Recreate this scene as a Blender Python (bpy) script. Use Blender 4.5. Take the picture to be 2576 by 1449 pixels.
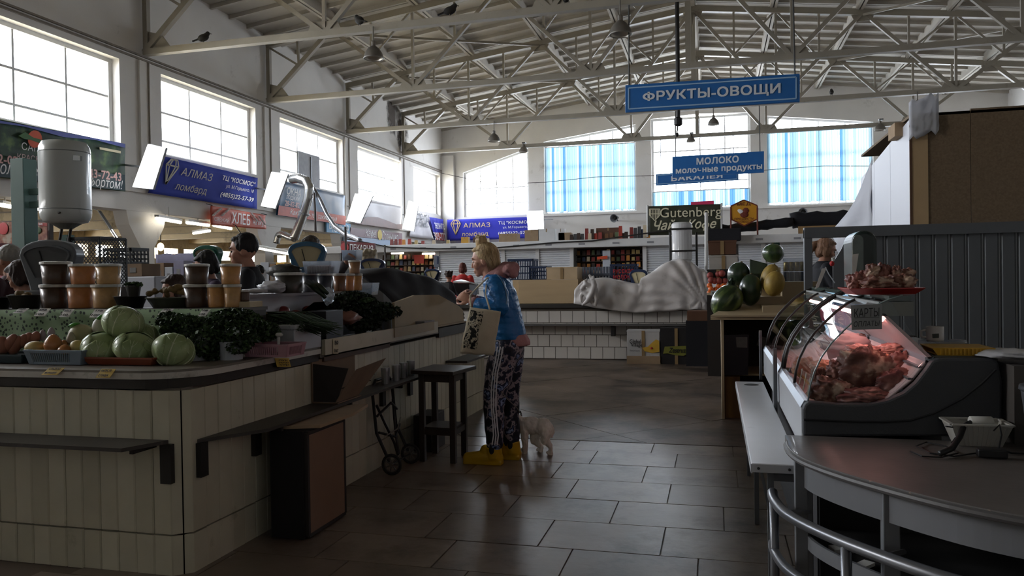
import bpy, bmesh, math, random
from mathutils import Vector, Matrix, Euler, noise
for o in list(bpy.data.objects): bpy.data.objects.remove(o)
SC = bpy.context.scene; COL = SC.collection
random.seed(7)
R_ = math.radians
# ---------------- camera, sky, exposure
F, CX, CY, HC = 1945., 1288., 724.5, 1.42          # focal length and centre in pixels of the 2576 x 1449 photograph, lens height
RM = Matrix(((0.96694288,-0.01176301,-0.25472161),(0.25453745,-0.01516288,0.96694404),(-0.01523649,-0.99981584,-0.01166751)))
cd = bpy.data.cameras.new('camera'); cam = bpy.data.objects.new('camera', cd); COL.objects.link(cam)
cd.sensor_width = 36; cd.lens = 36*F/2576; cd.clip_start = .05; cd.clip_end = 300
M = Matrix.Identity(4)
for i in range(3): M[i][0] = RM[i][0]; M[i][1] = -RM[i][1]; M[i][2] = -RM[i][2]
M[2][3] = HC; cam.matrix_world = M; SC.camera = cam
w = bpy.data.worlds.new('overcast_sky'); SC.world = w; w.use_nodes = True
wb = w.node_tree.nodes['Background']; wb.inputs[0].default_value = (.985,.985,1,1); wb.inputs[1].default_value = 14.0
SC.view_settings.view_transform = 'Standard'; SC.view_settings.look = 'None'
SC.view_settings.exposure = 0.95; SC.view_settings.gamma = 1; SC.view_settings.use_curve_mapping = False
cy = SC.cycles; cy.max_bounces = 9; cy.diffuse_bounces = 6; cy.glossy_bounces = 4; cy.transparent_max_bounces = 16; cy.transmission_bounces = 4
cy.sample_clamp_indirect = 6; cy.caustics_reflective = False; cy.caustics_refractive = False
def portal(name, c, sx, sy, rot):                   # marks a window opening for the sampler, gives no light of its own
    l = bpy.data.lights.new(name, 'AREA'); l.shape = 'RECTANGLE'; l.size = sx; l.size_y = sy; l.cycles.is_portal = True
    o = bpy.data.objects.new(name, l); COL.objects.link(o); o.location = c; o.rotation_euler = rot
WL_Y = [(.75,5.3),(6.8,11.4),(12.85,17.35),(18.95,23.65),(25.2,30.1),(31.55,36.7),(38.1,42.15)]
WB_X = [(-14.05,-10.15,7.6,8.8),(-9.25,-4.12,9.1,9.75),(-3.3,1.85,9.98,9.98),(2.67,7.8,9.75,9.1),(8.6,12.5,8.8,7.6)]
for a, b in WL_Y: portal('window_portal', (-15.9,(a+b)/2,6.3), 2.4, b-a, (0,-math.pi/2,0))
for a, b, c, d in WB_X: portal('window_portal', ((a+b)/2,43.1,(5.05+max(c,d))/2), b-a, max(c,d)-5.05, (-math.pi/2,0,0))
# ---------------- from the photograph's pixels to points of the hall
def ray(px, py): return RM @ Vector((px-CX, py-CY, F))
def pY(px, py, Y):
    d = ray(px, py); return Vector((0,0,HC)) + d*(Y/d.y)
def pX(px, py, X):
    d = ray(px, py); return Vector((0,0,HC)) + d*(X/d.x)
def pZ(px, py, z):
    d = ray(px, py); return Vector((0,0,HC)) + d*((z-HC)/d.z)
def mpp(px, Y): return Y/(.2545*(px-CX)/F+.967)/F   # metres in one pixel at that depth
# ---------------- materials
def lin(h):
    h = h.lstrip('#'); out = []
    for i in (0,2,4):
        c = int(h[i:i+2],16)/255; out.append(c/12.92 if c <= .04045 else ((c+.055)/1.055)**2.4)
    return (*out, 1)
MATS = {}
def mat(name, col, rough=.6, metal=0., var=.12, vs=6., bump=0., bs=40., spec=.4, dirt=None, ds=3., dl=.62, coat=0., emit=0., trans=0., stretch=None, alpha=1.):
    if name in MATS: return MATS[name]
    m = bpy.data.materials.new(name); m.use_nodes = True; MATS[name] = m
    nt = m.node_tree; N = nt.nodes; L = nt.links; b = N['Principled BSDF']
    c = lin(col); b.inputs['Base Color'].default_value = c; b.inputs['Roughness'].default_value = rough; b.inputs['Metallic'].default_value = metal
    b.inputs['Specular IOR Level'].default_value = spec; b.inputs['Coat Weight'].default_value = coat
    if trans: b.inputs['Transmission Weight'].default_value = trans
    if alpha < 1: b.inputs['Alpha'].default_value = alpha
    if emit:
        b.inputs['Emission Color'].default_value = c; b.inputs['Emission Strength'].default_value = emit
    tc = N.new('ShaderNodeTexCoord'); src = tc.outputs['Object']
    if stretch:
        mp = N.new('ShaderNodeMapping'); mp.inputs['Scale'].default_value = stretch; L.new(src, mp.inputs[0]); src = mp.outputs[0]
    last = None
    if var:
        n = N.new('ShaderNodeTexNoise'); n.inputs['Scale'].default_value = vs; n.inputs['Detail'].default_value = 5; L.new(src, n.inputs[0])
        mx = N.new('ShaderNodeMix'); mx.data_type = 'RGBA'
        mx.inputs[6].default_value = tuple(min(1,x*(1-var*1.6)) for x in c[:3])+(1,); mx.inputs[7].default_value = tuple(min(1,x*(1+var*1.6)) for x in c[:3])+(1,)
        L.new(n.outputs[0], mx.inputs[0]); last = mx.outputs[2]
    if dirt:
        n2 = N.new('ShaderNodeTexNoise'); n2.inputs['Scale'].default_value = ds; n2.inputs['Detail'].default_value = 8; n2.inputs['Roughness'].default_value = .7; L.new(src, n2.inputs[0])
        cr = N.new('ShaderNodeValToRGB'); cr.color_ramp.elements[0].position = dl-.08; cr.color_ramp.elements[1].position = dl+.12; L.new(n2.outputs[0], cr.inputs[0])
        m2 = N.new('ShaderNodeMix'); m2.data_type = 'RGBA'; m2.inputs[7].default_value = lin(dirt)
        if last: L.new(last, m2.inputs[6])
        else: m2.inputs[6].default_value = c
        L.new(cr.outputs[0], m2.inputs[0]); last = m2.outputs[2]
    if last: L.new(last, b.inputs['Base Color'])
    if bump:
        nb = N.new('ShaderNodeTexNoise'); nb.inputs['Scale'].default_value = bs; nb.inputs['Detail'].default_value = 6; L.new(src, nb.inputs[0])
        bp = N.new('ShaderNodeBump'); bp.inputs['Strength'].default_value = min(1,bump); bp.inputs['Distance'].default_value = .02; L.new(nb.outputs[0], bp.inputs['Height']); L.new(bp.outputs[0], b.inputs['Normal'])
    return m
def mat2(name, c1, c2, scale, lo, hi, rough=.6, kind='noise', bump=.0, stretch=None, detail=4, coat=0., c3=None):
    """two colours divided by a noise, voronoi or wave pattern"""
    if name in MATS: return MATS[name]
    m = mat(name, c1, rough, var=0, coat=coat); nt = m.node_tree; N = nt.nodes; L = nt.links; b = N['Principled BSDF']
    tc = N.new('ShaderNodeTexCoord'); src = tc.outputs['Object']
    if stretch:
        mp = N.new('ShaderNodeMapping'); mp.inputs['Scale'].default_value = stretch; L.new(src, mp.inputs[0]); src = mp.outputs[0]
    if kind == 'voronoi': t = N.new('ShaderNodeTexVoronoi'); out = t.outputs['Distance']
    elif kind == 'wave': t = N.new('ShaderNodeTexWave'); out = t.outputs['Fac']; t.inputs['Distortion'].default_value = detail
    else: t = N.new('ShaderNodeTexNoise'); out = t.outputs[0]; t.inputs['Detail'].default_value = detail
    t.inputs['Scale'].default_value = scale; L.new(src, t.inputs[0])
    cr = N.new('ShaderNodeValToRGB'); e = cr.color_ramp.elements
    e[0].position = lo; e[0].color = lin(c1); e[1].position = hi; e[1].color = lin(c2)
    if c3: k = e.new((lo+hi)/2); k.color = lin(c3)
    L.new(out, cr.inputs[0]); L.new(cr.outputs[0], b.inputs['Base Color'])
    if bump:
        bp = N.new('ShaderNodeBump'); bp.inputs['Strength'].default_value = bump; bp.inputs['Distance'].default_value = .01; L.new(out, bp.inputs['Height']); L.new(bp.outputs[0], b.inputs['Normal'])
    return m
def clear(name, col='ffffff', refl=.08, rough=.02, body=0., tint=1.):
    """thin clear sheet: lets light straight through, mirrors a little, a touch of milky body"""
    if name in MATS: return MATS[name]
    m = bpy.data.materials.new(name); m.use_nodes = True; MATS[name] = m; nt = m.node_tree; N = nt.nodes; L = nt.links
    N.remove(N['Principled BSDF']); out = N['Material Output']
    t = N.new('ShaderNodeBsdfTransparent'); t.inputs[0].default_value = lin(col)
    g = N.new('ShaderNodeBsdfGlossy'); g.inputs['Roughness'].default_value = rough
    lw = N.new('ShaderNodeLayerWeight'); lw.inputs[0].default_value = .25
    mp = N.new('ShaderNodeMapRange'); mp.inputs[3].default_value = refl; mp.inputs[4].default_value = min(1,refl+.5); L.new(lw.outputs['Fresnel'], mp.inputs[0])
    mx = N.new('ShaderNodeMixShader'); L.new(mp.outputs[0], mx.inputs[0]); L.new(t.outputs[0], mx.inputs[1]); L.new(g.outputs[0], mx.inputs[2]); last = mx
    if body:
        d = N.new('ShaderNodeBsdfDiffuse'); d.inputs[0].default_value = lin(col); tr = N.new('ShaderNodeBsdfTranslucent'); tr.inputs[0].default_value = lin(col)
        a = N.new('ShaderNodeMixShader'); a.inputs[0].default_value = .5; L.new(d.outputs[0], a.inputs[1]); L.new(tr.outputs[0], a.inputs[2])
        m3 = N.new('ShaderNodeMixShader'); m3.inputs[0].default_value = body; L.new(last.outputs[0], m3.inputs[1]); L.new(a.outputs[0], m3.inputs[2]); last = m3
    L.new(last.outputs[0], out.inputs[0]); return m
def sheer(name, col, tr=.5):
    """cloth or plastic that glows when lit from behind"""
    if name in MATS: return MATS[name]
    m = bpy.data.materials.new(name); m.use_nodes = True; MATS[name] = m; nt = m.node_tree; N = nt.nodes; L = nt.links
    N.remove(N['Principled BSDF']); out = N['Material Output']
    d = N.new('ShaderNodeBsdfDiffuse'); t = N.new('ShaderNodeBsdfTranslucent'); mx = N.new('ShaderNodeMixShader'); mx.inputs[0].default_value = tr
    for s in (d, t): s.inputs[0].default_value = lin(col)
    L.new(d.outputs[0], mx.inputs[1]); L.new(t.outputs[0], mx.inputs[2]); L.new(mx.outputs[0], out.inputs[0]); return m
def glow(name, col, s):
    if name in MATS: return MATS[name]
    m = bpy.data.materials.new(name); m.use_nodes = True; MATS[name] = m; nt = m.node_tree; N = nt.nodes
    N.remove(N['Principled BSDF']); e = N.new('ShaderNodeEmission'); e.inputs[0].default_value = lin(col); e.inputs[1].default_value = s
    nt.links.new(e.outputs[0], N['Material Output'].inputs[0]); return m
# ---------------- mesh builder
X_, Y_, Z_ = Vector((1,0,0)), Vector((0,1,0)), Vector((0,0,1))
class MB:
    def __init__(s): s.v = []; s.f = []; s.m = []; s.cur = 0
    def add(s, vs, fs):
        n = len(s.v); s.v += [Vector(p) for p in vs]; s.f += [tuple(n+i for i in f) for f in fs]; s.m += [s.cur]*len(fs); return s
    def hexa(s, p): return s.add(p, [(0,3,2,1),(4,5,6,7),(0,1,5,4),(1,2,6,5),(2,3,7,6),(3,0,4,7)])
    def box(s, x0, y0, z0, x1, y1, z1):
        return s.hexa([(x0,y0,z0),(x1,y0,z0),(x1,y1,z0),(x0,y1,z0),(x0,y0,z1),(x1,y0,z1),(x1,y1,z1),(x0,y1,z1)])
    def obox(s, c, d, rot=(0,0,0)):
        E = Euler(rot).to_matrix() if not isinstance(rot, Matrix) else rot; c = Vector(c); x, y, z = (k/2 for k in d)
        return s.hexa([c+E@Vector(q) for q in ((-x,-y,-z),(x,-y,-z),(x,y,-z),(-x,y,-z),(-x,-y,z),(x,-y,z),(x,y,z),(-x,y,z))])
    def bar(s, p, q, w, h, up=Z_):
        p = Vector(p); q = Vector(q); d = (q-p).normalized(); a = d.cross(Vector(up))
        if a.length < 1e-4: a = d.cross(X_)
        a.normalize(); b = a.cross(d); a = a*w/2; b = b*h/2
        return s.hexa([p-a-b,p+a-b,p+a+b,p-a+b,q-a-b,q+a-b,q+a+b,q-a+b])
    def tube(s, pts, r, seg=8, cap=True, closed=False):
        pts = [Vector(p) for p in pts]; n = len(pts); rs = r if isinstance(r, (list, tuple)) else [r]*n
        vs = []; prev = None
        for i, p in enumerate(pts):
            t = (pts[min(i+1,n-1)]-pts[max(i-1,0)]) if not closed else (pts[(i+1)%n]-pts[i-1]); t.normalize()
            if prev is None: a = t.orthogonal().normalized()
            else:
                a = prev - t*prev.dot(t)
                if a.length < 1e-5: a = t.orthogonal()
                a.normalize()
            prev = a; b = t.cross(a)
            vs += [p + (a*math.cos(2*math.pi*k/seg)+b*math.sin(2*math.pi*k/seg))*rs[i] for k in range(seg)]
        fs = []
        for i in range(n if closed else n-1):
            j = (i+1) % n
            fs += [(i*seg+k, i*seg+(k+1)%seg, j*seg+(k+1)%seg, j*seg+k) for k in range(seg)]
        if cap and not closed: fs += [tuple(range(seg))[::-1], tuple((n-1)*seg+k for k in range(seg))]
        return s.add(vs, fs)
    def lathe(s, prof, c=(0,0,0), seg=16, sx=1., sy=1., cap=True, rot=None):
        c = Vector(c); vs = []
        for r, z in prof:
            for k in range(seg):
                q = Vector((r*sx*math.cos(2*math.pi*k/seg), r*sy*math.sin(2*math.pi*k/seg), z)); vs.append(c+(rot@q if rot else q))
        n = len(prof); fs = [(i*seg+k, i*seg+(k+1)%seg, (i+1)*seg+(k+1)%seg, (i+1)*seg+k) for i in range(n-1) for k in range(seg)]
        if cap: fs += [tuple(range(seg))[::-1], tuple((n-1)*seg+k for k in range(seg))]
        return s.add(vs, fs)
    def ell(s, c, r, seg=14, ring=9, rot=None, fn=None):
        c = Vector(c); r = (r,r,r) if not hasattr(r, '__len__') else r
        if rot is not None and not isinstance(rot, Matrix): rot = Euler(rot).to_matrix()
        vs = []; pts = [(0,0,-1)]
        for i in range(1, ring):
            a = -math.pi/2+math.pi*i/ring
            pts += [(math.cos(a)*math.cos(2*math.pi*k/seg), math.cos(a)*math.sin(2*math.pi*k/seg), math.sin(a)) for k in range(seg)]
        pts.append((0,0,1))
        for p in pts:
            q = Vector(p)
            if fn: q = q*fn(q)
            q = Vector((q.x*r[0], q.y*r[1], q.z*r[2])); vs.append(c+(rot@q if rot else q))
        fs = [(0, 1+(k+1)%seg, 1+k) for k in range(seg)]
        for i in range(ring-2): fs += [(1+i*seg+k, 1+i*seg+(k+1)%seg, 1+(i+1)*seg+(k+1)%seg, 1+(i+1)*seg+k) for k in range(seg)]
        l = len(pts)-1; b = 1+(ring-2)*seg; fs += [(b+k, b+(k+1)%seg, l) for k in range(seg)]
        return s.add(vs, fs)
    def prism(s, poly, d):
        poly = [Vector(p) for p in poly]; d = Vector(d); n = len(poly)
        return s.add(poly+[p+d for p in poly], [tuple(range(n))[::-1], tuple(range(n,2*n))]+[(i,(i+1)%n,n+(i+1)%n,n+i) for i in range(n)])
    def grid(s, fn, nu, nv):
        vs = [fn(i/nu, j/nv) for j in range(nv+1) for i in range(nu+1)]
        return s.add(vs, [(j*(nu+1)+i, j*(nu+1)+i+1, (j+1)*(nu+1)+i+1, (j+1)*(nu+1)+i) for j in range(nv) for i in range(nu)])
    def quad(s, a, b, c, d): return s.add([a,b,c,d], [(0,1,2,3)])
    def mesh(s, name, off=None):
        me = bpy.data.meshes.new(name); me.from_pydata([p-off for p in s.v] if off else s.v, [], s.f)
        if any(s.m): me.polygons.foreach_set('material_index', s.m)
        return me
def fixn(me):
    bm = bmesh.new(); bm.from_mesh(me); bmesh.ops.recalc_face_normals(bm, faces=bm.faces); bm.to_mesh(me); bm.free()
TOPL = {}
def tag(o, label=None, cat=None, group=None, kind=None):
    if label: o['label'] = label
    if cat: o['category'] = cat
    if group: o['group'] = group
    if kind: o['kind'] = kind
    return o
def thing(name, label, cat, loc=(0,0,0), rz=0., group=None):
    o = bpy.data.objects.new(name, None); COL.objects.link(o); o.empty_display_size = .1
    o.location = loc; o.rotation_euler = (0,0,rz); TOPL[o.name] = Vector(loc)
    return tag(o, label, cat, group)
def top(o):
    while o.parent: o = o.parent
    return o
def part(name, mb, m, parent=None, smooth=False, local=False, bevel=0., kind=None, label=None, solid=0., fix=True):
    """one mesh object; given in world points unless local (its thing's own frame)"""
    me = mb if isinstance(mb, bpy.types.Mesh) else None
    off = None
    if parent is not None and not local: off = TOPL.get(top(parent).name)
    if me is None:
        me = mb.mesh(name, off)
        if fix: fixn(me)
    elif off: me.transform(Matrix.Translation(-off))
    for k in (m if isinstance(m, (list, tuple)) else [m]): me.materials.append(k)
    if smooth: me.polygons.foreach_set('use_smooth', [True]*len(me.polygons))
    o = bpy.data.objects.new(name, me); COL.objects.link(o); o.parent = parent
    if bevel:
        b = o.modifiers.new('bevel','BEVEL'); b.width = bevel; b.segments = 2; b.limit_method = 'ANGLE'
    if solid:
        b = o.modifiers.new('thickness','SOLIDIFY'); b.thickness = solid; b.offset = 0
    if kind: o['kind'] = kind
    if label: o['label'] = label
    return o
def solo(name, mb, m, label, cat, group=None, base=None, **k):
    """a thing that is one mesh, its origin at its base"""
    vs = mb.v; b = Vector(base) if base else Vector((sum(p.x for p in vs)/len(vs), sum(p.y for p in vs)/len(vs), min(p.z for p in vs)))
    for i in range(len(vs)): vs[i] = vs[i]-b
    o = part(name, mb, m, None, local=True, **k); o.location = b; TOPL[o.name] = b
    return tag(o, label, cat, group)
def dup(root, loc=None, rz=None, label=None, group=None, scale=None, rot=None):
    r = root.copy(); COL.objects.link(r)
    if loc is not None: r.location = loc
    if rz is not None: r.rotation_euler = (0,0,rz)
    if rot is not None: r.rotation_euler = rot
    if scale: r.scale = scale if hasattr(scale,'__len__') else (scale,)*3
    TOPL[r.name] = Vector(r.location)
    for ch in list(root.children):
        c = ch.copy(); COL.objects.link(c); c.parent = r
        for g in ch.children:
            d = g.copy(); COL.objects.link(d); d.parent = c
    return tag(r, label, None, group)
def piece(src, parent, loc=(0,0,0), rot=(0,0,0), scale=None):
    c = src.copy(); COL.objects.link(c); c.parent = parent; c.location = loc; c.rotation_euler = rot
    if scale: c.scale = scale
    return c
def remesh(mb, vox, sm=3, fac=.5):
    me = mb.mesh('t'); fixn(me); o = bpy.data.objects.new('t', me)
    r = o.modifiers.new('r','REMESH'); r.mode = 'VOXEL'; r.voxel_size = vox
    if sm: s = o.modifiers.new('s','SMOOTH'); s.iterations = sm; s.factor = fac
    out = evaluate(o)
    bpy.data.objects.remove(o); bpy.data.meshes.remove(me); return out
def evaluate(o):                                    # worked out in a side scene so the large one is not re-read each time
    TS.collection.objects.link(o); vl = TS.view_layers[0]; vl.update(); return bpy.data.meshes.new_from_object(o.evaluated_get(vl.depsgraph))
TS = bpy.data.scenes.new('workbench')
TXT = {}
def contours(body):
    c = bpy.data.curves.new('t','FONT'); c.body = body; c.size = 1; o = bpy.data.objects.new('t', c); TS.collection.objects.link(o); vl = TS.view_layers[0]; vl.update()
    cv = o.evaluated_get(vl.depsgraph).to_curve(vl.depsgraph); out = []
    for sp in cv.splines:
        bz = sp.bezier_points; n = len(bz); pl = []
        if n < 2: continue
        for i in range(n):
            p, q = bz[i], bz[(i+1)%n]; straight = (p.handle_right-p.co).length+(q.handle_left-q.co).length < 1e-4 or abs((q.co-p.co).cross(p.handle_right-p.co).z)+abs((q.co-p.co).cross(q.handle_left-p.co).z) < 1e-5
            for k in range(1 if straight else 4):
                t = k/4; u = 1-t; pl.append(p.co*u**3+p.handle_right*3*u*u*t+q.handle_left*3*u*t*t+q.co*t**3)
        out.append([Vector((v.x,v.y,0)) for v in pl])
    bpy.data.objects.remove(o); return out
def untangle(p):
    """cuts a contour that crosses itself into simple loops"""
    n = len(p)
    for i in range(n):
        a, b = p[i], p[(i+1)%n]
        for j in range(i+2,n):
            if i == 0 and j == n-1: continue
            c, d = p[j], p[(j+1)%n]; den = (b.x-a.x)*(d.y-c.y)-(b.y-a.y)*(d.x-c.x)
            if abs(den) < 1e-12: continue
            t = ((c.x-a.x)*(d.y-c.y)-(c.y-a.y)*(d.x-c.x))/den; s = ((c.x-a.x)*(b.y-a.y)-(c.y-a.y)*(b.x-a.x))/den
            if 1e-6 < t < 1-1e-6 and 1e-6 < s < 1-1e-6:
                X = a+(b-a)*t; return untangle([X]+p[i+1:j+1])+untangle(p[:i+1]+[X.copy()]+p[j+1:])
    return [p]
def inside(pt, pl):
    r = False
    for i in range(len(pl)):
        a, b = pl[i-1], pl[i]
        if (a.y > pt.y) != (b.y > pt.y) and pt.x < (b.x-a.x)*(pt.y-a.y)/(b.y-a.y)+a.x: r = not r
    return r
from mathutils.geometry import tessellate_polygon
GLY = {}
def ext(body):
    xs = [p.x for pl in contours(body) for p in pl]; return (max(xs)-min(xs)) if xs else 0
def glyph(ch):
    """outline of one character cut into faces, outer shapes kept apart so that overlapping strokes fill properly"""
    if ch in GLY: return GLY[ch]
    if ch in 'Фф':
        vs, fs, ad = glyph('O' if ch == 'Ф' else 'o'); h = max(p.y for p in vs); w_ = max(p.x for p in vs); sx = 1.02 if ch == 'Ф' else 1.3
        v2 = [Vector((p.x*sx,(p.y-h/2)*(.74 if ch == 'Ф' else 1)+h/2,0)) for p in vs]; cx = w_*sx/2+.02; t = .055; y0, y1 = (0,h) if ch == 'Ф' else (-.2,h*1.38)
        f2 = list(fs)+[(len(v2),len(v2)+1,len(v2)+2,len(v2)+3)]; v2 += [Vector((cx-t,y0,0)),Vector((cx+t,y0,0)),Vector((cx+t,y1,0)),Vector((cx-t,y1,0))]
        GLY[ch] = (v2,f2,ad*sx); return GLY[ch]
    if ch == ' ': GLY[ch] = ([],[],.28); return GLY[ch]
    pls = [l for c in contours(ch) for l in untangle(c) if len(l) > 2]; ar = [sum(p[i-1].x*p[i].y-p[i].x*p[i-1].y for i in range(len(p)))/2 for p in pls]; vs, fs = [], []
    if pls:
        big = max(range(len(pls)), key=lambda i: abs(ar[i])); sg = 1 if ar[big] > 0 else -1; outs = [i for i in range(len(pls)) if ar[i]*sg > 0]; hol = {i: [] for i in outs}
        for i in range(len(pls)):
            if ar[i]*sg < 0:
                own = [k for k in outs if inside(pls[i][0],pls[k])]
                if own: hol[min(own,key=lambda k: abs(ar[k]))].append(pls[i])
        mid = lambda l: sum(l,Vector())/len(l)
        for k in outs:
            d = sum(inside(mid(pls[k]),pls[q]) for q in outs if q != k and abs(ar[q]) > abs(ar[k]))-sum(inside(mid(pls[k]),pls[q]) for q in range(len(pls)) if ar[q]*sg < 0 and abs(ar[q]) > abs(ar[k]))
            if d > 0: continue
            loops = [pls[k]]+hol[k]; base = len(vs)
            for l in loops: vs += l
            fs += [tuple(base+x for x in f) for f in tessellate_polygon(loops)]
    GLY[ch] = (vs,fs,ext('H'+ch+'H')-ext('HH')); return GLY[ch]
def text_mesh(body, bold=0., sl=0.):
    key = (body, bold, sl)
    if key not in TXT:
        V, Fc, x = [], [], 0.
        for ch in body:
            vs, fs, ad = glyph(ch)
            for zi, (ox, oy) in enumerate(((0,0),) if bold < .012 else ((-.7*bold,-.7*bold),(.7*bold,-.7*bold),(.7*bold,.7*bold),(-.7*bold,.7*bold))):
                n = len(V); V += [Vector((p.x+x+ox+sl*p.y,p.y+oy,zi)) for p in vs]; Fc += [tuple(n+i for i in f) for f in fs]
            x += ad+bold*.6
        TXT[key] = (V, Fc)
    return TXT[key]
def write(body, m, parent, c, u, v, w=None, h=None, bold=0., sl=0., name='lettering', local=False, fn=None):
    """raised lettering centred on c, running along u with v up, w wide and h tall"""
    vs, fs = text_mesh(body, bold, sl); x0 = min(p.x for p in vs); x1 = max(p.x for p in vs); y0 = min(p.y for p in vs); y1 = max(p.y for p in vs)
    sy = (h/(y1-y0)) if h else w/(x1-x0); sx = (w/(x1-x0)) if w else sy
    c = Vector(c); u = Vector(u).normalized(); v = Vector(v).normalized(); n = u.cross(v); mb = MB()
    pts = [c+u*((p.x-(x0+x1)/2)*sx)+v*((p.y-(y0+y1)/2)*sy)+n*(.0035+.0006*p.z) for p in vs]
    if fn: pts = [fn(p) for p in pts]
    mb.add(pts, fs)
    return part(name, mb, m, parent, local=local, fix=False)
def clip_poly(poly, a, b, c):                       # keeps a*x+b*y >= c
    out = []
    for i, p in enumerate(poly):
        q = poly[(i+1)%len(poly)]; dp = a*p[0]+b*p[1]-c; dq = a*q[0]+b*q[1]-c
        if dp >= 0: out.append(p)
        if dp*dq < 0:
            t = dp/(dp-dq); out.append((p[0]+(q[0]-p[0])*t, p[1]+(q[1]-p[1])*t))
    return out
def nz(x, y, z=0, s=1.): return noise.noise(Vector((x*s, y*s, z*s)))
# ================= STRUCTURE =================
XL, XR, YB, YF, RX = -15.3, 13.85, 42.6, -9.0, -.73      # inner wall faces, ridge line
def roofz(x): return 11.95-.125*abs(x-RX)
plaster = mat('white_plaster','d2cfca',.85,var=.05,vs=1.2,bump=.15,bs=25,dirt='8f877c',ds=.9,dl=.7)
ceilm = mat('limewashed_concrete','aaa499',.9,var=.07,vs=.7,bump=.2,bs=12,dirt='8d857a',ds=.6,dl=.62)
steel = mat('cream_painted_steel','8f887b',.55,var=.1,vs=2.,dirt='6d6152',ds=2.5,dl=.66)
framew = mat('white_window_frame','d8d8d6',.5,var=.05)
pane = clear('window_glass','f6faff',.03)
gritty = mat('floor_screed','6a5d52',.55,var=.2,vs=1.3,dirt='3f372f',ds=2.,dl=.6)
fb = part('floor', MB().box(-26,YF,-.12,XR+.4,YB+.3,-.008), gritty, kind='structure')
tilem = [mat('floor_tile_%d'%i, c, .34, var=.16, vs=5., dirt='45392f', ds=1.7, dl=.57, bump=.06, bs=18, spec=.5) for i, c in enumerate(('7b6d60','73665a','827466'))]
slabm = [mat('worn_slab_%d'%i, c, .42, var=.2, vs=2.5, dirt='352c25', ds=1.3, dl=.5, bump=.1, bs=14) for i, c in enumerate(('6b5c50','65574b'))]
rows = [(6.29,6.655,-1.16),(5.84,6.29,-.95),(5.37,5.84,-1.15),(4.90,5.37,-.95),(4.44,4.90,-1.25),(3.98,4.44,-.93),(3.57,3.98,-1.38),(3.11,3.57,-1.18),(2.65,3.11,-1.35),(2.19,2.65,-1.1)]
for y0, y1, xo in rows:
    k0 = math.ceil((-3.4-xo)/.64)
    for k in range(k0, k0+8):
        x = xo+k*.64; g = .004; h = random.uniform(-.0012,.0008)
        part('floor_tile', MB().box(x+g,y0+g,-.02,x+.64-g,y1-g,h), random.choice(tilem), fb)
for i in range(-6,5):
    for j in range(-1,5):
        for q in (0,1):
            cx = -.89+(i+q*.5)*1.66; cyy = 6.97+(j+q*.5)*1.65+.825; r = .822
            p = clip_poly([(cx-r,cyy),(cx,cyy-r),(cx+r,cyy),(cx,cyy+r)],0,1,6.668)
            p = clip_poly(p,0,-1,-13.4) if len(p) > 2 else p
            if len(p) > 2: part('floor_slab', MB().prism([(a,b,-.02) for a,b in p],(0,0,.02+random.uniform(-.0015,.001))), random.choice(slabm), fb)
# ---- left wall with its high windows
SILL, HEAD, LZ0, LZ1 = 5.15, 7.45, 3.43, 4.0
m = MB(); ys = [YF]+[v for ab in WL_Y for v in ab]+[YB]
for i in range(0,len(ys)-1,2): m.box(XL-.45,ys[i],LZ1,XL,ys[i+1],HEAD)
m.box(XL-.45,YF,HEAD,XL,YB,10.2)
for a, b in WL_Y: m.box(XL-.45,a,LZ1,XL,b,SILL)
wl = part('wall_left', m, plaster, kind='structure')
m = MB(); m.box(XL-.5,YF,LZ0,XL+.04,YB,LZ1-.06); m.box(XL-.5,YF,LZ1-.06,XL+.12,YB,LZ1+.03)
part('edge_beam', m, plaster, wl)
m = MB()
for y in (7.72,7.62): m.box(XL,YF,y,XL+.05,YB,y+.05)
part('cornice_strip', m, mat('grimy_cornice','7d756a',.9,var=.3,vs=4.), wl)
for k in range(-2,4):
    y = 18.25+6.09*k
    part('pilaster', MB().box(XL,y-.22,LZ1+.03,XL+.07,y+.22,7.6), plaster, wl)
    part('pipe_conduit', MB().tube([(XL+.09,y+.1,4.1),(XL+.09,y+.1,7.6)],.025,6), mat('conduit','8a8278',.6), wl)
    c = MB(); a = .52
    c.prism([(XL-.42,y-a*1.5,LZ0),(XL-.42,y+a*1.5,LZ0),(XL-.42,y+a*1.3,3.05),(XL-.42,y+.27,2.45),(XL-.42,y+.27,0),(XL-.42,y-.27,0),(XL-.42,y-.27,2.45),(XL-.42,y-a*1.3,3.05)],(.44,0,0))
    part('column', c, plaster, wl)
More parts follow.
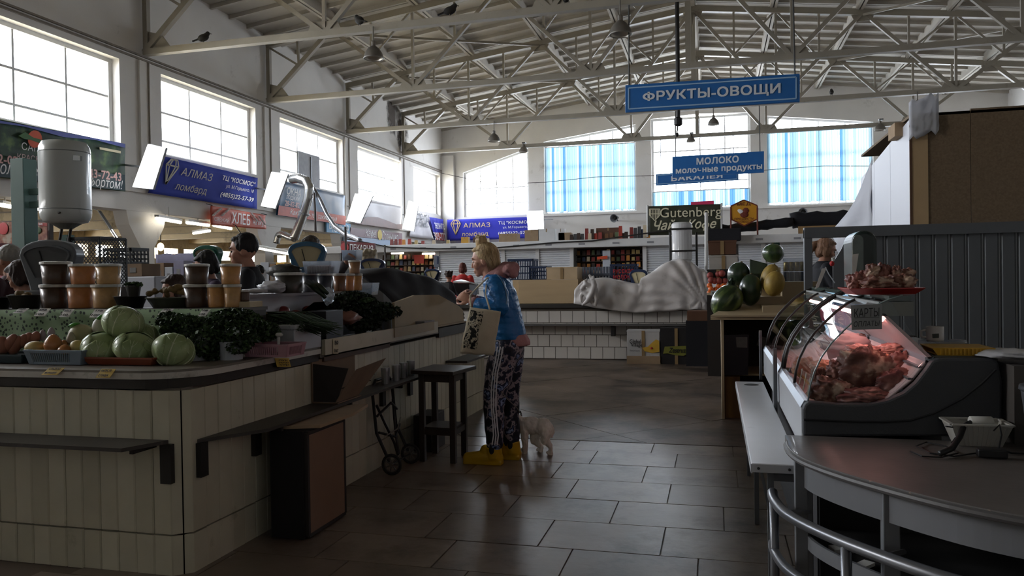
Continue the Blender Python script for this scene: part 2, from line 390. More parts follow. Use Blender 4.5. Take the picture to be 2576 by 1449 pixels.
def window(n, a, b, top_a, top_b, x=None, y=None, mull=(1/3,2/3), bars=(.52,), z0=SILL):
    """frame, glazing bars and panes of one opening: along Y on the left wall (x given) or along X on the back wall (y given)"""
    def P(t, z, d): return Vector((x+d, t, z)) if x is not None else Vector((t, y+d, z))
    up = X_ if x is not None else Y_
    f = MB()
    f.bar(P(a,z0+.04,0),P(b,z0+.04,0),.14,.1,Z_); f.bar(P(a,top_a-.05,0),P(b,top_b-.05,0),.14,.12,Z_)
    f.bar(P(a+.06,z0,0),P(a+.06,top_a,0),.14,.12,up); f.bar(P(b-.06,z0,0),P(b-.06,top_b,0),.14,.12,up)
    o = part('window_%d'%n, f, framew, kind='structure')
    tz = lambda t: top_a+(top_b-top_a)*(t-a)/(b-a)
    for q in mull:
        t = a+(b-a)*q; part('mullion', MB().bar(P(t,z0,0),P(t,tz(t),0),.06,.075,up), framew, o)
    for q in bars:
        z = z0+(min(top_a,top_b)-z0)*q; part('glazing_bar', MB().bar(P(a,z,0),P(b,z,0),.06,.06,Z_), framew, o)
    ts = [0]+list(mull)+[1]
    for i in range(len(ts)-1):
        t0 = a+(b-a)*ts[i]+.03; t1 = a+(b-a)*ts[i+1]-.03
        part('pane', MB().prism([P(t0,z0+.06,-.01),P(t1,z0+.06,-.01),P(t1,tz(t1)-.08,-.01),P(t0,tz(t0)-.08,-.01)], P(0,0,.012)-P(0,0,0)), pane, o)
    return o
for i, (a, b) in enumerate(WL_Y[1:]): window(i+1, a, b, HEAD, HEAD, x=XL-.3, bars=(.2,.56))
ob = part('shutter_board', MB().box(XL-.27,26.85,SILL+.08,XL-.22,28.5,6.5), mat('grey_board','9a9ca0',.7), bpy.data.objects['window_4'])
part('latch', MB().box(XL-.22,27.75,5.3,XL-.19,27.82,6.4), mat('latch_steel','6d6f72',.5,.6), bpy.data.objects['window_4'])
# ---- back wall, tops of the openings follow the roof
m = MB(); Z0 = 5.0; y0, y1 = YB, YB+.45
m.box(XL-.5,y0,-.1,XR+.5,y1,Z0)
xs = [XL-.5]+[v for w_ in WB_X for v in w_[:2]]+[XR+.5]
for i in range(0,len(xs)-1,2): m.prism([(xs[i],y0,Z0),(xs[i+1],y0,Z0),(xs[i+1],y0,roofz(xs[i+1])+.1),(xs[i],y0,roofz(xs[i])+.1)],(0,.45,0))
for a, b, c, d in WB_X:
    if a < RX < b: m.prism([(a,y0,c),(RX,y0,c+.12),(b,y0,d),(b,y0,roofz(b)+.1),(RX,y0,12.1),(a,y0,roofz(a)+.1)],(0,.45,0))
    else: m.prism([(a,y0,c),(b,y0,d),(b,y0,roofz(b)+.1),(a,y0,roofz(a)+.1)],(0,.45,0))
wbk = part('wall_back', m, plaster, kind='structure')
m = MB(); m.box(XL,YB-.25,0,XL+.75,YB,8.6); part('corner_pier', m, plaster, wbk)
part('sill_ledge', MB().box(XL+.8,YB-.12,4.9,XR,YB,5.02), plaster, wbk)
for i, (a, b, c, d) in enumerate(WB_X): window(7+i, a, b, c, d, y=YB+.25, z0=5.02, mull=(.25,.5,.75), bars=(.3,.64))
# pale blue strip blinds hung inside three of the windows
blm = [sheer('blind_pale','52676f',.6), sheer('blind_blue','2e4a68',.6), sheer('blind_white','5c6c74',.7)]
for (a, b, z0, z1), lb in zip(((-9.2,-4.2,5.1,8.75),(-3.25,1.8,5.1,6.0),(2.7,7.75,5.15,9.0)),
        ('pale blue strip blinds in the back window left of the middle one','short blue strip blinds along the bottom of the middle back window','pale blue strip blinds with a dark blue strip in the right back window')):
    t = thing('strip_blind', lb, 'blinds', ((a+b)/2,YB+.1,z0)); n = int((b-a)/.125)
    part('head_rail', MB().box(a,YB+.06,z1,b,YB+.12,z1+.05), framew, t)
    for ci in range(3):
        mb = MB()
        for k in range(n):
            if random.Random(k*7+int(a*10)).choice((0,0,1,2,2,0,2)) != ci: continue
            x = a+.06+k*(b-a)/n; an = random.uniform(.05,.35); dx, dy = .068*math.cos(an), .068*math.sin(an); e = random.uniform(0,.06)
            mb.add([(x-dx,YB+.09-dy,z0+e),(x+dx,YB+.09+dy,z0+e),(x+dx,YB+.09+dy,z1),(x-dx,YB+.09-dy,z1)],[(0,1,2,3)])
        part('blind_strips', mb, blm[ci], t, kind='stuff', fix=False)
# ---- right wall, front wall, left aisle
m = MB(); m.box(XR,YF,-.1,XR+.4,YB,10.3); part('wall_right', m, plaster, kind='structure')
m = MB(); m.prism([(-26,YF,-.1),(XR+.4,YF,-.1),(XR+.4,YF,10.4),(RX,YF,12.2),(XL-.5,YF,10.4),(XL-.5,YF,4),(-26,YF,4)],(0,-.3,0)); part('wall_front', m, plaster, kind='structure')
aisle = mat('cream_aisle_plaster','c9bb9c',.9,var=.08,dirt='6b5c46',ds=1.1,dl=.6)
m = MB(); AX = -23.5
m.box(AX-.3,YF,-.1,AX,YB,2.55); m.box(AX-.3,YF,3.02,AX,YB,3.9)
yy = YF
while yy < YB: m.box(AX-.3,yy,2.55,AX,yy+.4,3.02); yy += 1.3
part('wall_aisle', m, aisle, kind='structure')
m = MB(); m.box(-26,YF,3.62,XL-.45,YB,3.9)
for k in range(0,15): m.box(AX,YF+.1+3.05*k,3.3,XL-.5,YF+.4+3.05*k,3.65)
part('ceiling_aisle', m, aisle, kind='structure')
m = MB(); m.box(-26,YB,-.1,XL-.4,YB+.3,4); part('wall_aisle_end', m, aisle, kind='structure')
for k in range(3): portal('window_portal', (AX-.5,8+12*k,2.78), .5, 11, (0,-math.pi/2,0))
# ---- roof of ribbed slabs on steel trusses
cl = part('ceiling', MB().prism([(XL-.5,YF,roofz(XL-.5)+.12),(RX,YF,12.07),(XR+.5,YF,roofz(XR+.5)+.12),(XR+.5,YF,roofz(XR+.5)+.3),(RX,YF,12.3),(XL-.5,YF,roofz(XL-.5)+.3)],(0,YB-YF+.5,0)), ceilm, kind='structure')
BAY = 6.09; TY = [18.25+BAY*k for k in range(-1,4)]
s = MB(); W3 = 2.93; n = 7
s.box(-W3/2,0,.06,W3/2,BAY-.03,.1)
for sx in (-1,1): s.prism([(sx*W3/2,0,-.26),(sx*(W3/2-.09),0,-.26),(sx*(W3/2-.14),0,.08),(sx*W3/2,0,.08)],(0,BAY-.03,0))
for k in range(n):
    y = .0+k*(BAY-.15)/(n-1); s.box(-W3/2+.1,y,-.07,W3/2-.1,y+.1,.08)
slab0 = None; an = math.atan(.125)
for k in range(-4,5):
    for i in range(10):
        y = 18.25-BAY+BAY*k; 
        if y < YF-.5 or y > 40: continue
        xc = RX+(-13.5+3*i)*.985; sg = 1 if xc < RX else -1
        if slab0 is None: slab0 = part('roof_slab', s, ceilm, cl, local=True); o = slab0
        else: o = piece(slab0, cl)
        o.location = (xc,y+.02,roofz(xc)); o.rotation_euler = (0,-sg*an,0)
def truss(Y, label, first=None):
    t = thing('roof_truss', label, 'truss', (RX,Y,7.85), group='roof trusses across the hall')
    zb, zt = 7.85, lambda x: 11.62-.125*abs(x-RX)
    P = lambda dx, z: Vector((RX+dx, Y, z)); T = lambda dx: P(dx, zt(RX+dx)); B = lambda dx: P(dx, zb)
    E = 14.5
    part('bottom_chord', MB().bar(B(-E),B(E),.2,.17), steel, t)
    for sg in (-1,1):
        part('top_chord', MB().bar(T(sg*E),T(0),.2,.22), steel, t)
        part('bearing_post', MB().bar(B(sg*(E-.06)),T(sg*(E-.06)),.14,.14,X_), steel, t)
    def brace(p, q, w_=.1): part('brace', MB().bar(p,q,w_,w_,Y_), steel, t)
    def post(p, q, w_=.085): part('post', MB().bar(p,q,w_,w_,Y_), steel, t)
    post(B(0),T(0),.16); 
    for dx in (-3,3,-9,9):
        post(B(dx),T(dx)); part('gusset', MB().prism([B(dx)+Vector((-.55,-.012,-.05)),B(dx)+Vector((.55,-.012,-.05)),B(dx)+Vector((.36,-.012,.32)),B(dx)+Vector((-.36,-.012,.32))],(0,.024,0)), steel, t)
        for sg in (-1,1):
            brace(B(dx), T(dx+sg*3), .12); h = (B(dx)+T(dx+sg*3))/2
            post(h, T(dx+sg*1.5), .075); brace(h, T(dx), .07)
    for sg in (-1,1):
        brace(B(sg*E), T(sg*12), .15); h = (B(sg*E)+T(sg*12))/2; post(h, T(sg*13.3), .075); brace(h, P(sg*(E-.1),zt(RX+sg*E)-.1), .07)
        part('gusset', MB().prism([B(sg*(E-.02)),B(sg*(E-.9)),B(sg*(E-.55))+Z_*.45,B(sg*(E-.02))+Z_*.6],(0,.024,0)), steel, t)
    for dx in (-12,-6,0,6,12):
        c = T(dx); part('gusset', MB().prism([c+Vector((-.45,-.012,.05)),c+Vector((.45,-.012,.05)),c+Vector((.28,-.012,-.32)),c+Vector((-.28,-.012,-.32))],(0,.024,0)), steel, t)
    return t
TL = {0:'nearest steel roof truss, its bottom chord carrying four pigeons', 1:'second steel roof truss from the camera, passing above the hanging fruit sign', 2:'third steel roof truss from the camera, crossing behind the big blue sign', 3:'farthest steel roof truss, just in front of the back windows'}
for k in range(4): truss(18.25+BAY*k, TL[k])
for k, lb in enumerate(('slanting ridge bracing between the first and second roof trusses','slanting ridge bracing between the second and third roof trusses','slanting ridge bracing between the third and farthest roof trusses')):
    y = 18.25+BAY*k; t = thing('ridge_bracing', lb, 'bracing', (RX,y,11)); z0, z1 = 8.1, 11.4
    part('brace', MB().bar((RX,y+.1,z1),(RX,y+BAY/2,z0+1.6),.09,.09,X_), steel, t); part('brace', MB().bar((RX,y+BAY-.1,z1),(RX,y+BAY/2,z0+1.6),.09,.09,X_), steel, t)
    part('strut', MB().bar((RX-12,y+.1,10.0),(RX-6,y+BAY-.1,10.75),.08,.08), steel, t); part('strut', MB().bar((RX+12,y+.1,10.0),(RX+6,y+BAY-.1,10.75),.08,.08), steel, t)
# tension cable along the walls
solo('wall_cable', MB().tube([(XL+.3,YB-1.0,7.5)]+[(XL+.3+(XR-XL)*i/10,YB-.5,7.0-.25*math.sin(math.pi*(i*3%10)/10)) for i in range(1,10)]+[(XR,YB-.5,7.0)],.015,5), mat('dark_cable','2a2724',.7), 'thin cable sagging across the back windows from wall to wall', 'cable')

# mould stain on the plaster near the far corner
mm = mat('wall_mould','453c33',.9,var=.2); nt = mm.node_tree; tx = nt.nodes.new('ShaderNodeTexNoise'); tx.inputs['Scale'].default_value = 2.2; tx.inputs['Detail'].default_value = 9; tx.inputs['Roughness'].default_value = .75
gr = nt.nodes.new('ShaderNodeTexGradient'); gr.gradient_type = 'SPHERICAL'; tcn = nt.nodes.new('ShaderNodeTexCoord'); mpn = nt.nodes.new('ShaderNodeMapping'); mpn.inputs['Scale'].default_value = (.5,.75,.5)
ad = nt.nodes.new('ShaderNodeMath'); ad.operation = 'MULTIPLY'; rp = nt.nodes.new('ShaderNodeValToRGB'); rp.color_ramp.elements[0].position = .2; rp.color_ramp.elements[1].position = .34
L = nt.links; L.new(tcn.outputs['Object'],tx.inputs[0]); L.new(tcn.outputs['Object'],mpn.inputs[0]); L.new(mpn.outputs[0],gr.inputs[0]); L.new(tx.outputs[0],ad.inputs[0]); L.new(gr.outputs[0],ad.inputs[1]); L.new(ad.outputs[0],rp.inputs[0]); L.new(rp.outputs[0],nt.nodes['Principled BSDF'].inputs['Alpha'])
for px, py, r in ((988,285,2.0),(1012,330,1.3)):
    c = pX(px,py,XL+.012); o = part('mould_stain', MB().quad((0,-r*.7,-r),(0,r*.7,-r),(0,r*.7,r),(0,-r*.7,r)), mm, wl, local=True, fix=False); o.location = c; o.scale = (1,1,1)
# ================= HUNG THINGS: banners, lamps, signs, ducts =================
ink = mat('white_ink','e9e9e9',.6,var=0); gold = mat('gold_ink','dcc08a',.6,var=0); black = mat('black_ink','161616',.7,var=0); redink = mat('red_ink','b3262a',.6,var=0)
def cloth_banner(name, label, m, a, b, c, d, amp=.03, nu=24, nv=8, cat='banner', seed=0, solid=.01, parts=()):
    """hanging cloth between four corners a b c d (top left, top right, bottom right, bottom left), gently rippled"""
    a, b, c, d = map(Vector, (a,b,c,d)); n = (b-a).cross(d-a).normalized()
    t = thing(name, label, cat, (a+b+c+d)/4)
    def fn(u, v):
        p = a.lerp(b,u).lerp(d.lerp(c,u),v); return p+n*amp*(nz(u*5+seed,v*1.5,seed)+.5*nz(u*14,v*3+seed,2))
    part('cloth', MB().grid(fn,nu,nv), m, t, smooth=True, solid=solid, fix=False)
    return t, (b-a).normalized(), (a-d).normalized(), lambda u, v: a.lerp(b,u).lerp(d.lerp(c,u),v)-n*(amp*1.3+.01)
WX = XL+.2
def wq(*ps): return [pX(x,y,WX) for x,y in ps]
blue = mat('royal_blue_vinyl','37449a',.8,var=.12,vs=1.5,spec=.15)
# leafy estate banner behind the boiler
leaf = mat2('garden_print','17301d','56713a',3.5,.38,.7,.6,detail=8,c3='26452a')
t, u, v, P = cloth_banner('estate_banner','dark green garden banner with a rising sun emblem behind the grey boiler', leaf, *wq((-150,272),(315,362),(314,482),(-150,430)))
A = lambda px, py: pX(px,py,WX+.06)
part('sky_band', MB().prism([A(-150,275),A(315,362),A(314,372),A(240,352),A(160,345),A(60,318),A(-150,290)], (.006,0,0)), mat('banner_sky','5a66b0',.6), t)
part('water_band', MB().prism([A(-150,395),A(314,440),A(314,480),A(-150,428)], (.001,0,0)), mat('banner_dark_teal','17333a',.6,var=.2,vs=2), t)
part('emblem_sun', MB().prism([A(87+18*math.cos(k*.35),350+22*math.sin(k*.35)) for k in range(18)], (.012,0,0)), mat('emblem_orange','d2562f',.6,var=0), t)
part('emblem_hill', MB().prism([A(46,342),A(62,332),A(82,346),A(104,352),A(98,360),A(76,352),A(60,350)], (.016,0,0)), mat('emblem_green','3c6a34',.6,var=0), t)
write('САПФ', ink, t, A(86,372), u, v, h=.17, bold=.01); write('КРАСНЫЙ', mat('banner_pink','c9b0ac',.6,var=0), t, A(86,397), u, v, h=.17, bold=.01)
write('2-02', mat('banner_red','d0a4a0',.6,var=0), t, A(20,402), u, v, h=.2, bold=.03); write('тел. 43-72-43', mat('banner_red','d0a4a0',.6,var=0), t, A(240,437), u, v, w=1.75, h=.22, bold=.03)
write('удовольствием,', ink, t, A(44,434), u, v, w=2.3, h=.3, sl=.25); write('с комфортом!', ink, t, A(238,460), u, v, w=1.9, h=.3, sl=.25)
part('web_strip', MB().prism([A(250,370),A(303,380),A(303,386),A(250,376)], (.012,0,0)), mat('banner_cream','d8cfae',.6,var=0), t)
def pawn_banner(label, pts, Afun, u_, v_, scale, m, goldm):
    t, u, v, P = cloth_banner('pawnshop_banner', label, m, *pts, amp=.03, seed=3); n = (pts[1]-pts[0]).cross(pts[3]-pts[0]).normalized()
    w_ = (pts[1]-pts[0]).length; h_ = (pts[3]-pts[0]).length; S = P
    c = S(.1,.38); ex, ey = u*.055*w_*.5, v*.17*h_
    for cc in (pts[0],pts[1]): part('tie_cord', MB().tube([cc,cc+n*.42+Z_*.1],.012,5), mat('lamp_dark','3d3c3a',.5), t)
    d = MB()
    for p, q in (((-1,.5),(-.5,1)),((-.5,1),(.5,1)),((.5,1),(1,.5)),((1,.5),(0,-1)),((0,-1),(-1,.5)),((-1,.5),(1,.5)),((-.5,.5),(0,-1)),((.5,.5),(0,-1)),((-.5,.5),(-.2,1)),((.5,.5),(.2,1))):
        d.bar(c+ex*p[0]*2+ey*p[1]*2, c+ex*q[0]*2+ey*q[1]*2, .04, .012, n)
    part('gem_emblem', d, goldm, t)
    write('АЛМАЗ', goldm, t, S(.34,.3), u, v, w=.3*w_, h=.22*h_); write('ломбард', goldm, t, S(.32,.74), u, v, w=.3*w_, h=.25*h_)
    write('ТЦ "КОСМОС"', ink, t, S(.77,.25), u, v, w=.38*w_, h=.17*h_, bold=.02); write('ул. М.Горького, 10', ink, t, S(.79,.47), u, v, w=.32*w_, h=.13*h_, bold=.01)
    write('(4855)22-57-39', ink, t, S(.77,.75), u, v, w=.38*w_, h=.17*h_, bold=.02)
    return t
pawn_banner('blue pawnshop banner on the left wall with its far corner near a bread banner', wq((408,392),(648,448),(645,526),(372,485)), A, 0, 0, 1, blue, mat('dull_gold_ink','a9a291',.6,var=0))
B_ = lambda px, py: pY(px,py,YB-.5)
pawn_banner('blue pawnshop banner on the far end wall under the window', [B_(1125,553),B_(1350,545),B_(1350,598),B_(1125,606)], B_, 0, 0, 1, mat('bright_blue_vinyl','3b3fb0',.75,var=.1,vs=1,spec=.15), gold)
# bread banner on the edge beam
t, u, v, P = cloth_banner('bread_banner','orange bread banner with white wheat ears hung under the blue banner', mat('orange_vinyl','b9543f',.55,var=.15,vs=3), *wq((530,517),(668,541),(668,577),(529,566)), amp=.04, seed=9)
n = u.cross(v); S = lambda a, b: P(a,b)
for a in (0,1): part('tie_cord', MB().tube([P(a,0),P(a,0)-n*.3+Z_*.08],.012,5), mat('lamp_dark','3d3c3a',.5), t)
write('ХЛЕБ', ink, t, S(.5,.5), u, v, w=1.0, h=.36, bold=.015); write('СВЕЖИЙ', ink, t, S(.16,.66), u, v, w=.75, h=.16); write('на вкус', ink, t, S(.84,.68), u, v, w=.7, h=.18)
for k, (a, b) in enumerate(((.08,.3),(.22,.25),(.75,.3),(.9,.42))):
    e = MB()
    for j in range(7):
        p = S(a,b)+u*(j-3)*.06+v*(j-3)*.04*(1 if k < 2 else -1); e.ell(p,(.05,.05,.025),6,4,(0,0,0))
    part('wheat_ear', e, ink, t)
# three more banners further along
t, u, v, P = cloth_banner('window_firm_banner','creased blue and orange window-firm banner behind the silver duct', mat2('faded_print','2d5d84','8f98a6',.7,.42,.6,.5,detail=2), *wq((705,455),(868,492),(866,566),(695,541)), amp=.04, seed=5); n = u.cross(v); S = lambda a, b: P(a,b)
part('red_band', MB().prism([S(0,.72),S(1,.7),S(1,1),S(0,1)], n*.001), mat('red_vinyl','b04a38',.55,var=.2), t)
write('ОКНА', ink, t, S(.18,.25), u, v, w=1.0, h=.28, bold=.02); write('лоджии', ink, t, S(.17,.45), u, v, w=.9, h=.2); write('28-82-82', mat('pink_ink','e0b9b4',.6,var=0), t, S(.17,.62), u, v, w=1.0, h=.2, bold=.02); write('Какие мечты, такие окна', ink, t, S(.5,.86), u, v, w=3.6, h=.24, sl=.2)
t, u, v, P = cloth_banner('white_banner','white sagging banner with a chocolate brown wave along its lower edge', mat('white_vinyl','c8c6cc',.5,var=.08,vs=1), *wq((912,503),(1012,520),(1008,578),(890,562)), amp=.04, seed=8); n = u.cross(v); S = lambda a, b: P(a,b)
part('brown_wave', MB().prism([S(0,1),S(.02,.92),S(.2,.66),S(.4,.62),S(.62,.7),S(.85,.8),S(1,.76),S(1,1)], n*.006), mat('chocolate','6d4038',.5,var=.2), t)
t, u, v, P = cloth_banner('rent_banner','white rental notice banner leaning beside a blue and red one', mat('white_vinyl','c8c6cc',.5), *wq((1042,530),(1072,537),(1090,602),(1030,595)), amp=.04); n = u.cross(v); S = lambda a, b: P(a,b)
write('АРЕНДА', mat('grey_ink','55575c',.6,var=0), t, S(.5,.3), u, v, w=2.0, h=.75, bold=.02); write('торговых площадей', mat('grey_ink','55575c',.6,var=0), t, S(.5,.52), u, v, w=1.9, h=.22)
t, u, v, P = cloth_banner('phone_banner','blue and red phone advert banner in the far left corner', mat('bright_blue_vinyl','3b3fb0',.5), *wq((1080,546),(1115,552),(1116,606),(1094,603)), amp=.04); n = u.cross(v); S = lambda a, b: P(a,b)
part('red_band', MB().prism([S(0,.68),S(1,.62),S(1,1),S(0,1)], n*.001), mat('red_vinyl','b04a38',.55), t); write('303-777', ink, t, S(.55,.82), u, v, w=2.0, h=.5, bold=.02); write('звоните', ink, t, S(.6,.35), u, v, w=1.6, h=.4)
# cafe, ladder, bakery and sky blue signs below the beam
def board(name, label, m, pts, depth, cat='sign'):
    t = thing(name, label, cat, sum(pts,Vector())/4); n = (pts[1]-pts[0]).cross(pts[3]-pts[0]).normalized()
    part('board', MB().prism(pts, n*depth), m, t); u = (pts[1]-pts[0]).normalized(); v = (pts[0]-pts[3]).normalized()
    return t, u, v, lambda a, b: pts[0].lerp(pts[1],a).lerp(pts[3].lerp(pts[2],a),b)-n*.006
t, u, v, S = board('cafe_sign','brown cafe fascia sign with a cream emblem below the white banner', mat('cocoa_board','7d6168',.5,var=.08), wq((880,572),(1012,587),(1012,606),(880,594)), .08)
write('Кафе', ink, t, S(.36,.5), u, v, w=1.1, h=.4, sl=.3); write('Солнышко', ink, t, S(.74,.55), u, v, w=1.9, h=.42, sl=.3)
part('sun_emblem', MB().prism([S(.53,.5)+u*.25*math.cos(k*.7)+v*.25*math.sin(k*.7) for k in range(9)], u.cross(v)*.01), mat('emblem_yellow','d9c25a',.6,var=0), t)
t, u, v, S = board('blue_board','small sky blue notice board under the edge beam by the thin hose', mat('sky_board','6d9fc4',.6,var=.15,vs=3), wq((822,556),(882,563),(882,590),(822,584)), .05)
write('Выпечка', ink, t, S(.5,.35), u, v, w=1.7, h=.3); write('на заказ', ink, t, S(.55,.65), u, v, w=1.4, h=.25)
t, u, v, S = board('pale_fascia','pale blue fascia strip above the bakery sign', mat('pale_blue_board','a5bbd6',.5,var=.06), [pX(x,y,-15.12) for x,y in ((868,594),(985,604),(985,622),(868,614))], .08)
BK = [pY(858,636,14.05),pY(942,640,14.05)]
t, u, v, S = board('bakery_sign','dark red bakery sign with white letters behind a dangling hand', mat('maroon_board','6f2f33',.5,var=.1), [pY(x,y,14) for x,y in ((858,606),(942,612),(942,640),(858,636))], .06)
for p_ in BK: part('sign_post', MB().tube([p_,Vector((p_.x,p_.y,0))],.025,6), mat('lamp_dark','3d3c3a',.5), t)
write('ПЕКАРНЯ', ink, t, S(.62,.5), u, v, w=.5, h=.13, bold=.02)
part('round_badge', MB().prism([S(.12,.5)+u*.09*math.cos(k*.63)+v*.09*math.sin(k*.63) for k in range(10)], u.cross(v)*.01), mat('badge_red','b8484a',.6,var=0), t)
# bright hanging panels near the wall columns
pg = glow('panel_light','fbfdff',2.6)
for pts, Y, lb in ((((372,362),(413,372),(381,475),(333,470)),17.1,'leftmost glaring white light panel by the first wall column'),(((683,432),(722,438),(690,524),(656,518)),23.1,'glaring white light panel beside the window-firm banner'),
                   (((893,487),(937,492),(905,561),(872,555)),30.1,'glaring white light panel left of the white banner'),(((1028,505),(1052,512),(1040,582),(1012,575)),36.2,'glaring white light panel left of the rental notice'),(((1325,531),(1366,530),(1368,576),(1328,578)),40,'glaring white light panel at the right end of the far blue banner')):
    q = [pY(x,y,Y) for x,y in pts]; t = thing('light_panel', lb, 'lamp', sum(q,Vector())/4, group='bright light panels along the walls')
    part('diffuser', MB().prism(q,(0,.05,0)), pg, t)
    part('housing', MB().prism([p+(p-t.location)*.02+Y_*.051 for p in q],(0,.08,0)), mat('lamp_grey','8b8d90',.5), t)
    part('bracket', MB().bar((q[1]+q[2])/2+Y_*.1,(q[1]+q[2])/2+(Vector((XL+.01-(q[1].x+q[2].x)/2,.2,.2)) if Y < 39 else Vector((0,YB-.14-Y,.2))),.05,.05), mat('lamp_grey','8b8d90',.5), t)
# fluorescent fittings under the aisle ceiling
tg = glow('tube_light','fff6e2',5.); tube_l = ['first','second','third','fourth','fifth','sixth','seventh']
for i, (x0,y0,x1,y1) in enumerate(((394,549,456,560),(470,560,525,567),(538,567,590,577),(487,587,551,577),(0,515,26,520),(57,518,96,525),(366,551,378,553))):
    a = pZ(x0,y0,3.25); b = pZ(x1,y1,3.25)
    if (b-a).length > 1.6: b = a+(b-a).normalized()*1.6
    t = thing('tube_lamp', ('glowing tube lamp under the aisle ceiling beside the bread banner','middle glowing tube lamp in the row left of the bread banner','glowing tube lamp under the aisle ceiling ending below the bread banner','lower crosswise glowing tube lamp above the dark-haired man','glowing tube lamp left of the green post','glowing tube lamp between the green post and the boiler','tube lamp end peeping out right of the wall column')[i], 'lamp', (a+b)/2, group='tube lamps in the side aisle')
    part('hanger', MB().tube([(a+b)/2,Vector(((a.x+b.x)/2,(a.y+b.y)/2,3.64))],.015,5), mat('lamp_white','c9c7c2',.5), t); part('lamp_tube', MB().tube([a,b],.045,8), tg, t); part('lamp_body', MB().bar(a+Z_*.07,b+Z_*.07,.12,.06), mat('lamp_white','c9c7c2',.5), t)
def tilted(a, b, lit, lb):
    t = thing('hanging_lamp', lb, 'lamp', (a+b)/2); m_ = a.lerp(b,lit)
    part('lamp_rail', MB().bar(a,b,.07,.03), mat('lamp_dark','3d3c3a',.5), t)
    part('lamp_tube', MB().tube([m_-Z_*.02+(b-a)*.02,b-Z_*.02],.035,8), tg, t); part('unlit_tube', MB().tube([a-Z_*.02,m_-Z_*.02],.018,8), mat('lamp_white','c9c7c2',.5), t)
    part('hanger', MB().tube([a,a+Vector((-.35,.1,.1))],.01,5), mat('lamp_dark','3d3c3a',.5), t)
tilted(pX(250,531,-14.95), pX(310,622,-13.9), .5, 'steeply tilted strip lamp in front of the wall column, its lower half lit')
tilted(pX(592,566,-15.0), pX(612,596,-14.8), .95, 'short tilted strip lamp above the man in black')
t = thing('strip_lamp','long glowing strip lamp low behind the man in black','lamp',pY(720,640,16)); part('lamp_tube', MB().tube([pY(640,620,16),pY(726,636,16)],.05,8), tg, t); part('lamp_body', MB().bar(pY(640,617,16),pY(726,633,16),.12,.05), mat('lamp_white','c9c7c2',.5), t); part('hanger', MB().tube([pY(727,636,16),Vector((pY(727,690,16).x,16,0))],.012,5), mat('lamp_white','c9c7c2',.5), t)
c = pX(404,621,-15.65); t = thing('bulb_lamp','bare warm bulb on a long cord over the aisle','lamp',c); part('cord', MB().tube([Vector((c.x,c.y,3.44)),c+Vector((0,.03,.5)),c+Z_*.1],.015,5), mat('dark_cable','2a2724',.7), t); part('bulb', MB().ell(c,(.095,.095,.12),12,8), glow('bulb_light','ffe2b0',5.), t, smooth=True)
# dome lamps hung from the trusses
dome = mat('dome_lamp_grey','6f6a62',.45,.3,var=.15); inner = mat('dome_inside','b9b4a8',.3,.5)
for px, py, w_, Y, lb, k in ((940,148,50,18.1,'grey dome lamp on the nearest truss left of centre',1),(1561,88,56,18.1,'grey dome lamp on the nearest truss right of centre',1),(1243,356,31,30.3,'grey dome lamp above the far blue banner',1),(1795,314,28,30.3,'small dome lamp below the right end of the big blue sign',1),(2308,285,37,30.3,'dome lamp above the top edge of the chipboard booth',1),
                       (1317,384,24,36.4,'small floodlight lamp on the farthest truss left of the blinds',0),(1738,357,22,36.4,'small floodlight lamp in front of the middle back window',0),(2214,328,27,36.4,'small floodlight lamp at the right end of the farthest truss',0)):
    s_ = mpp(px,Y); c = pY(px,py,Y); r = w_*s_/2; t = thing('dome_lamp', lb, 'lamp', c, group='dome lamps under the roof trusses')
    part('shade', MB().lathe([(r,0),(r*.98,r*.12),(r*.86,r*.55),(r*.6,r*.95),(r*.3,r*1.2),(r*.22,r*1.25)],c,18,cap=False), dome, t, smooth=True, solid=.012)
    part('reflector', MB().lathe([(r*.9,.0),(r*.8,r*.4),(.02,r*.5)],c+Z_*.01,16,cap=False), inner, t, smooth=True)
    part('socket', MB().lathe([(r*.24,r*1.22),(r*.24,r*1.7),(r*.12,r*1.8)],c,10), dome, t)
    zt_ = 7.85; part('stem', MB().tube([c+Z_*r*1.75, Vector((c.x,c.y,max(zt_,c.z+r*2.2)))],.02,6), dome, t)
    if not k: part('clamp', MB().box(c.x-.05,c.y-.1,c.z+r*1.9,c.x+.12,c.y+.12,c.z+r*2.1), mat('lamp_dark','3d3c3a',.5), t)
# pigeons on the bottom chord of the nearest truss
pig = mat('pigeon_grey','26231f',.8,var=.2)
for px, py, s_, a, lb in ((512,118,1,.3,'pigeon perched at the left on the nearest truss by the wall'),(905,76,1.05,2.6,'dark pigeon perched left of the first dome lamp'),(1132,50,1.05,.2,'plump pigeon perched on the truss at the top middle'),(1424,16,.9,1.8,'pigeon perched on the truss near the top edge of the view'),(2092,246,.9,1.5,'lone pigeon perched on the truss right of the big blue sign')):
    Y = 18.25 if px < 2000 else 30.43; c = pY(px,py,Y); c.z = 7.95+.0; t = thing('pigeon', lb, 'bird', c, group='pigeons on the roof trusses')
    c = Vector((0,0,0)); t.rotation_euler = (0,0,a); t.scale = (s_,)*3
    part('body', remesh(MB().ell((0,0,.14),(.16,.09,.1),12,8,(0,-.3,0)).ell((.12,0,.25),(.06,.06,.06)).ell((.08,0,.2),(.07,.06,.08)).bar((-.08,0,.12),(-.3,0,.04),.09,.03),.016,2), pig, t, smooth=True, local=True)
    part('beak', MB().lathe([(.015,0),(.001,.05)],(0,0,0),6,rot=Euler((0,1.7,0)).to_matrix()).__class__().bar((.17,0,.25),(.22,0,.24),.015,.015), mat('beak','5a5148',.6), t, local=True)
    for sy in (-.03,.03): part('leg', MB().tube([(0,sy,0),(0,sy,.08)],.01,5), mat('beak','5a5148',.6), t, local=True)
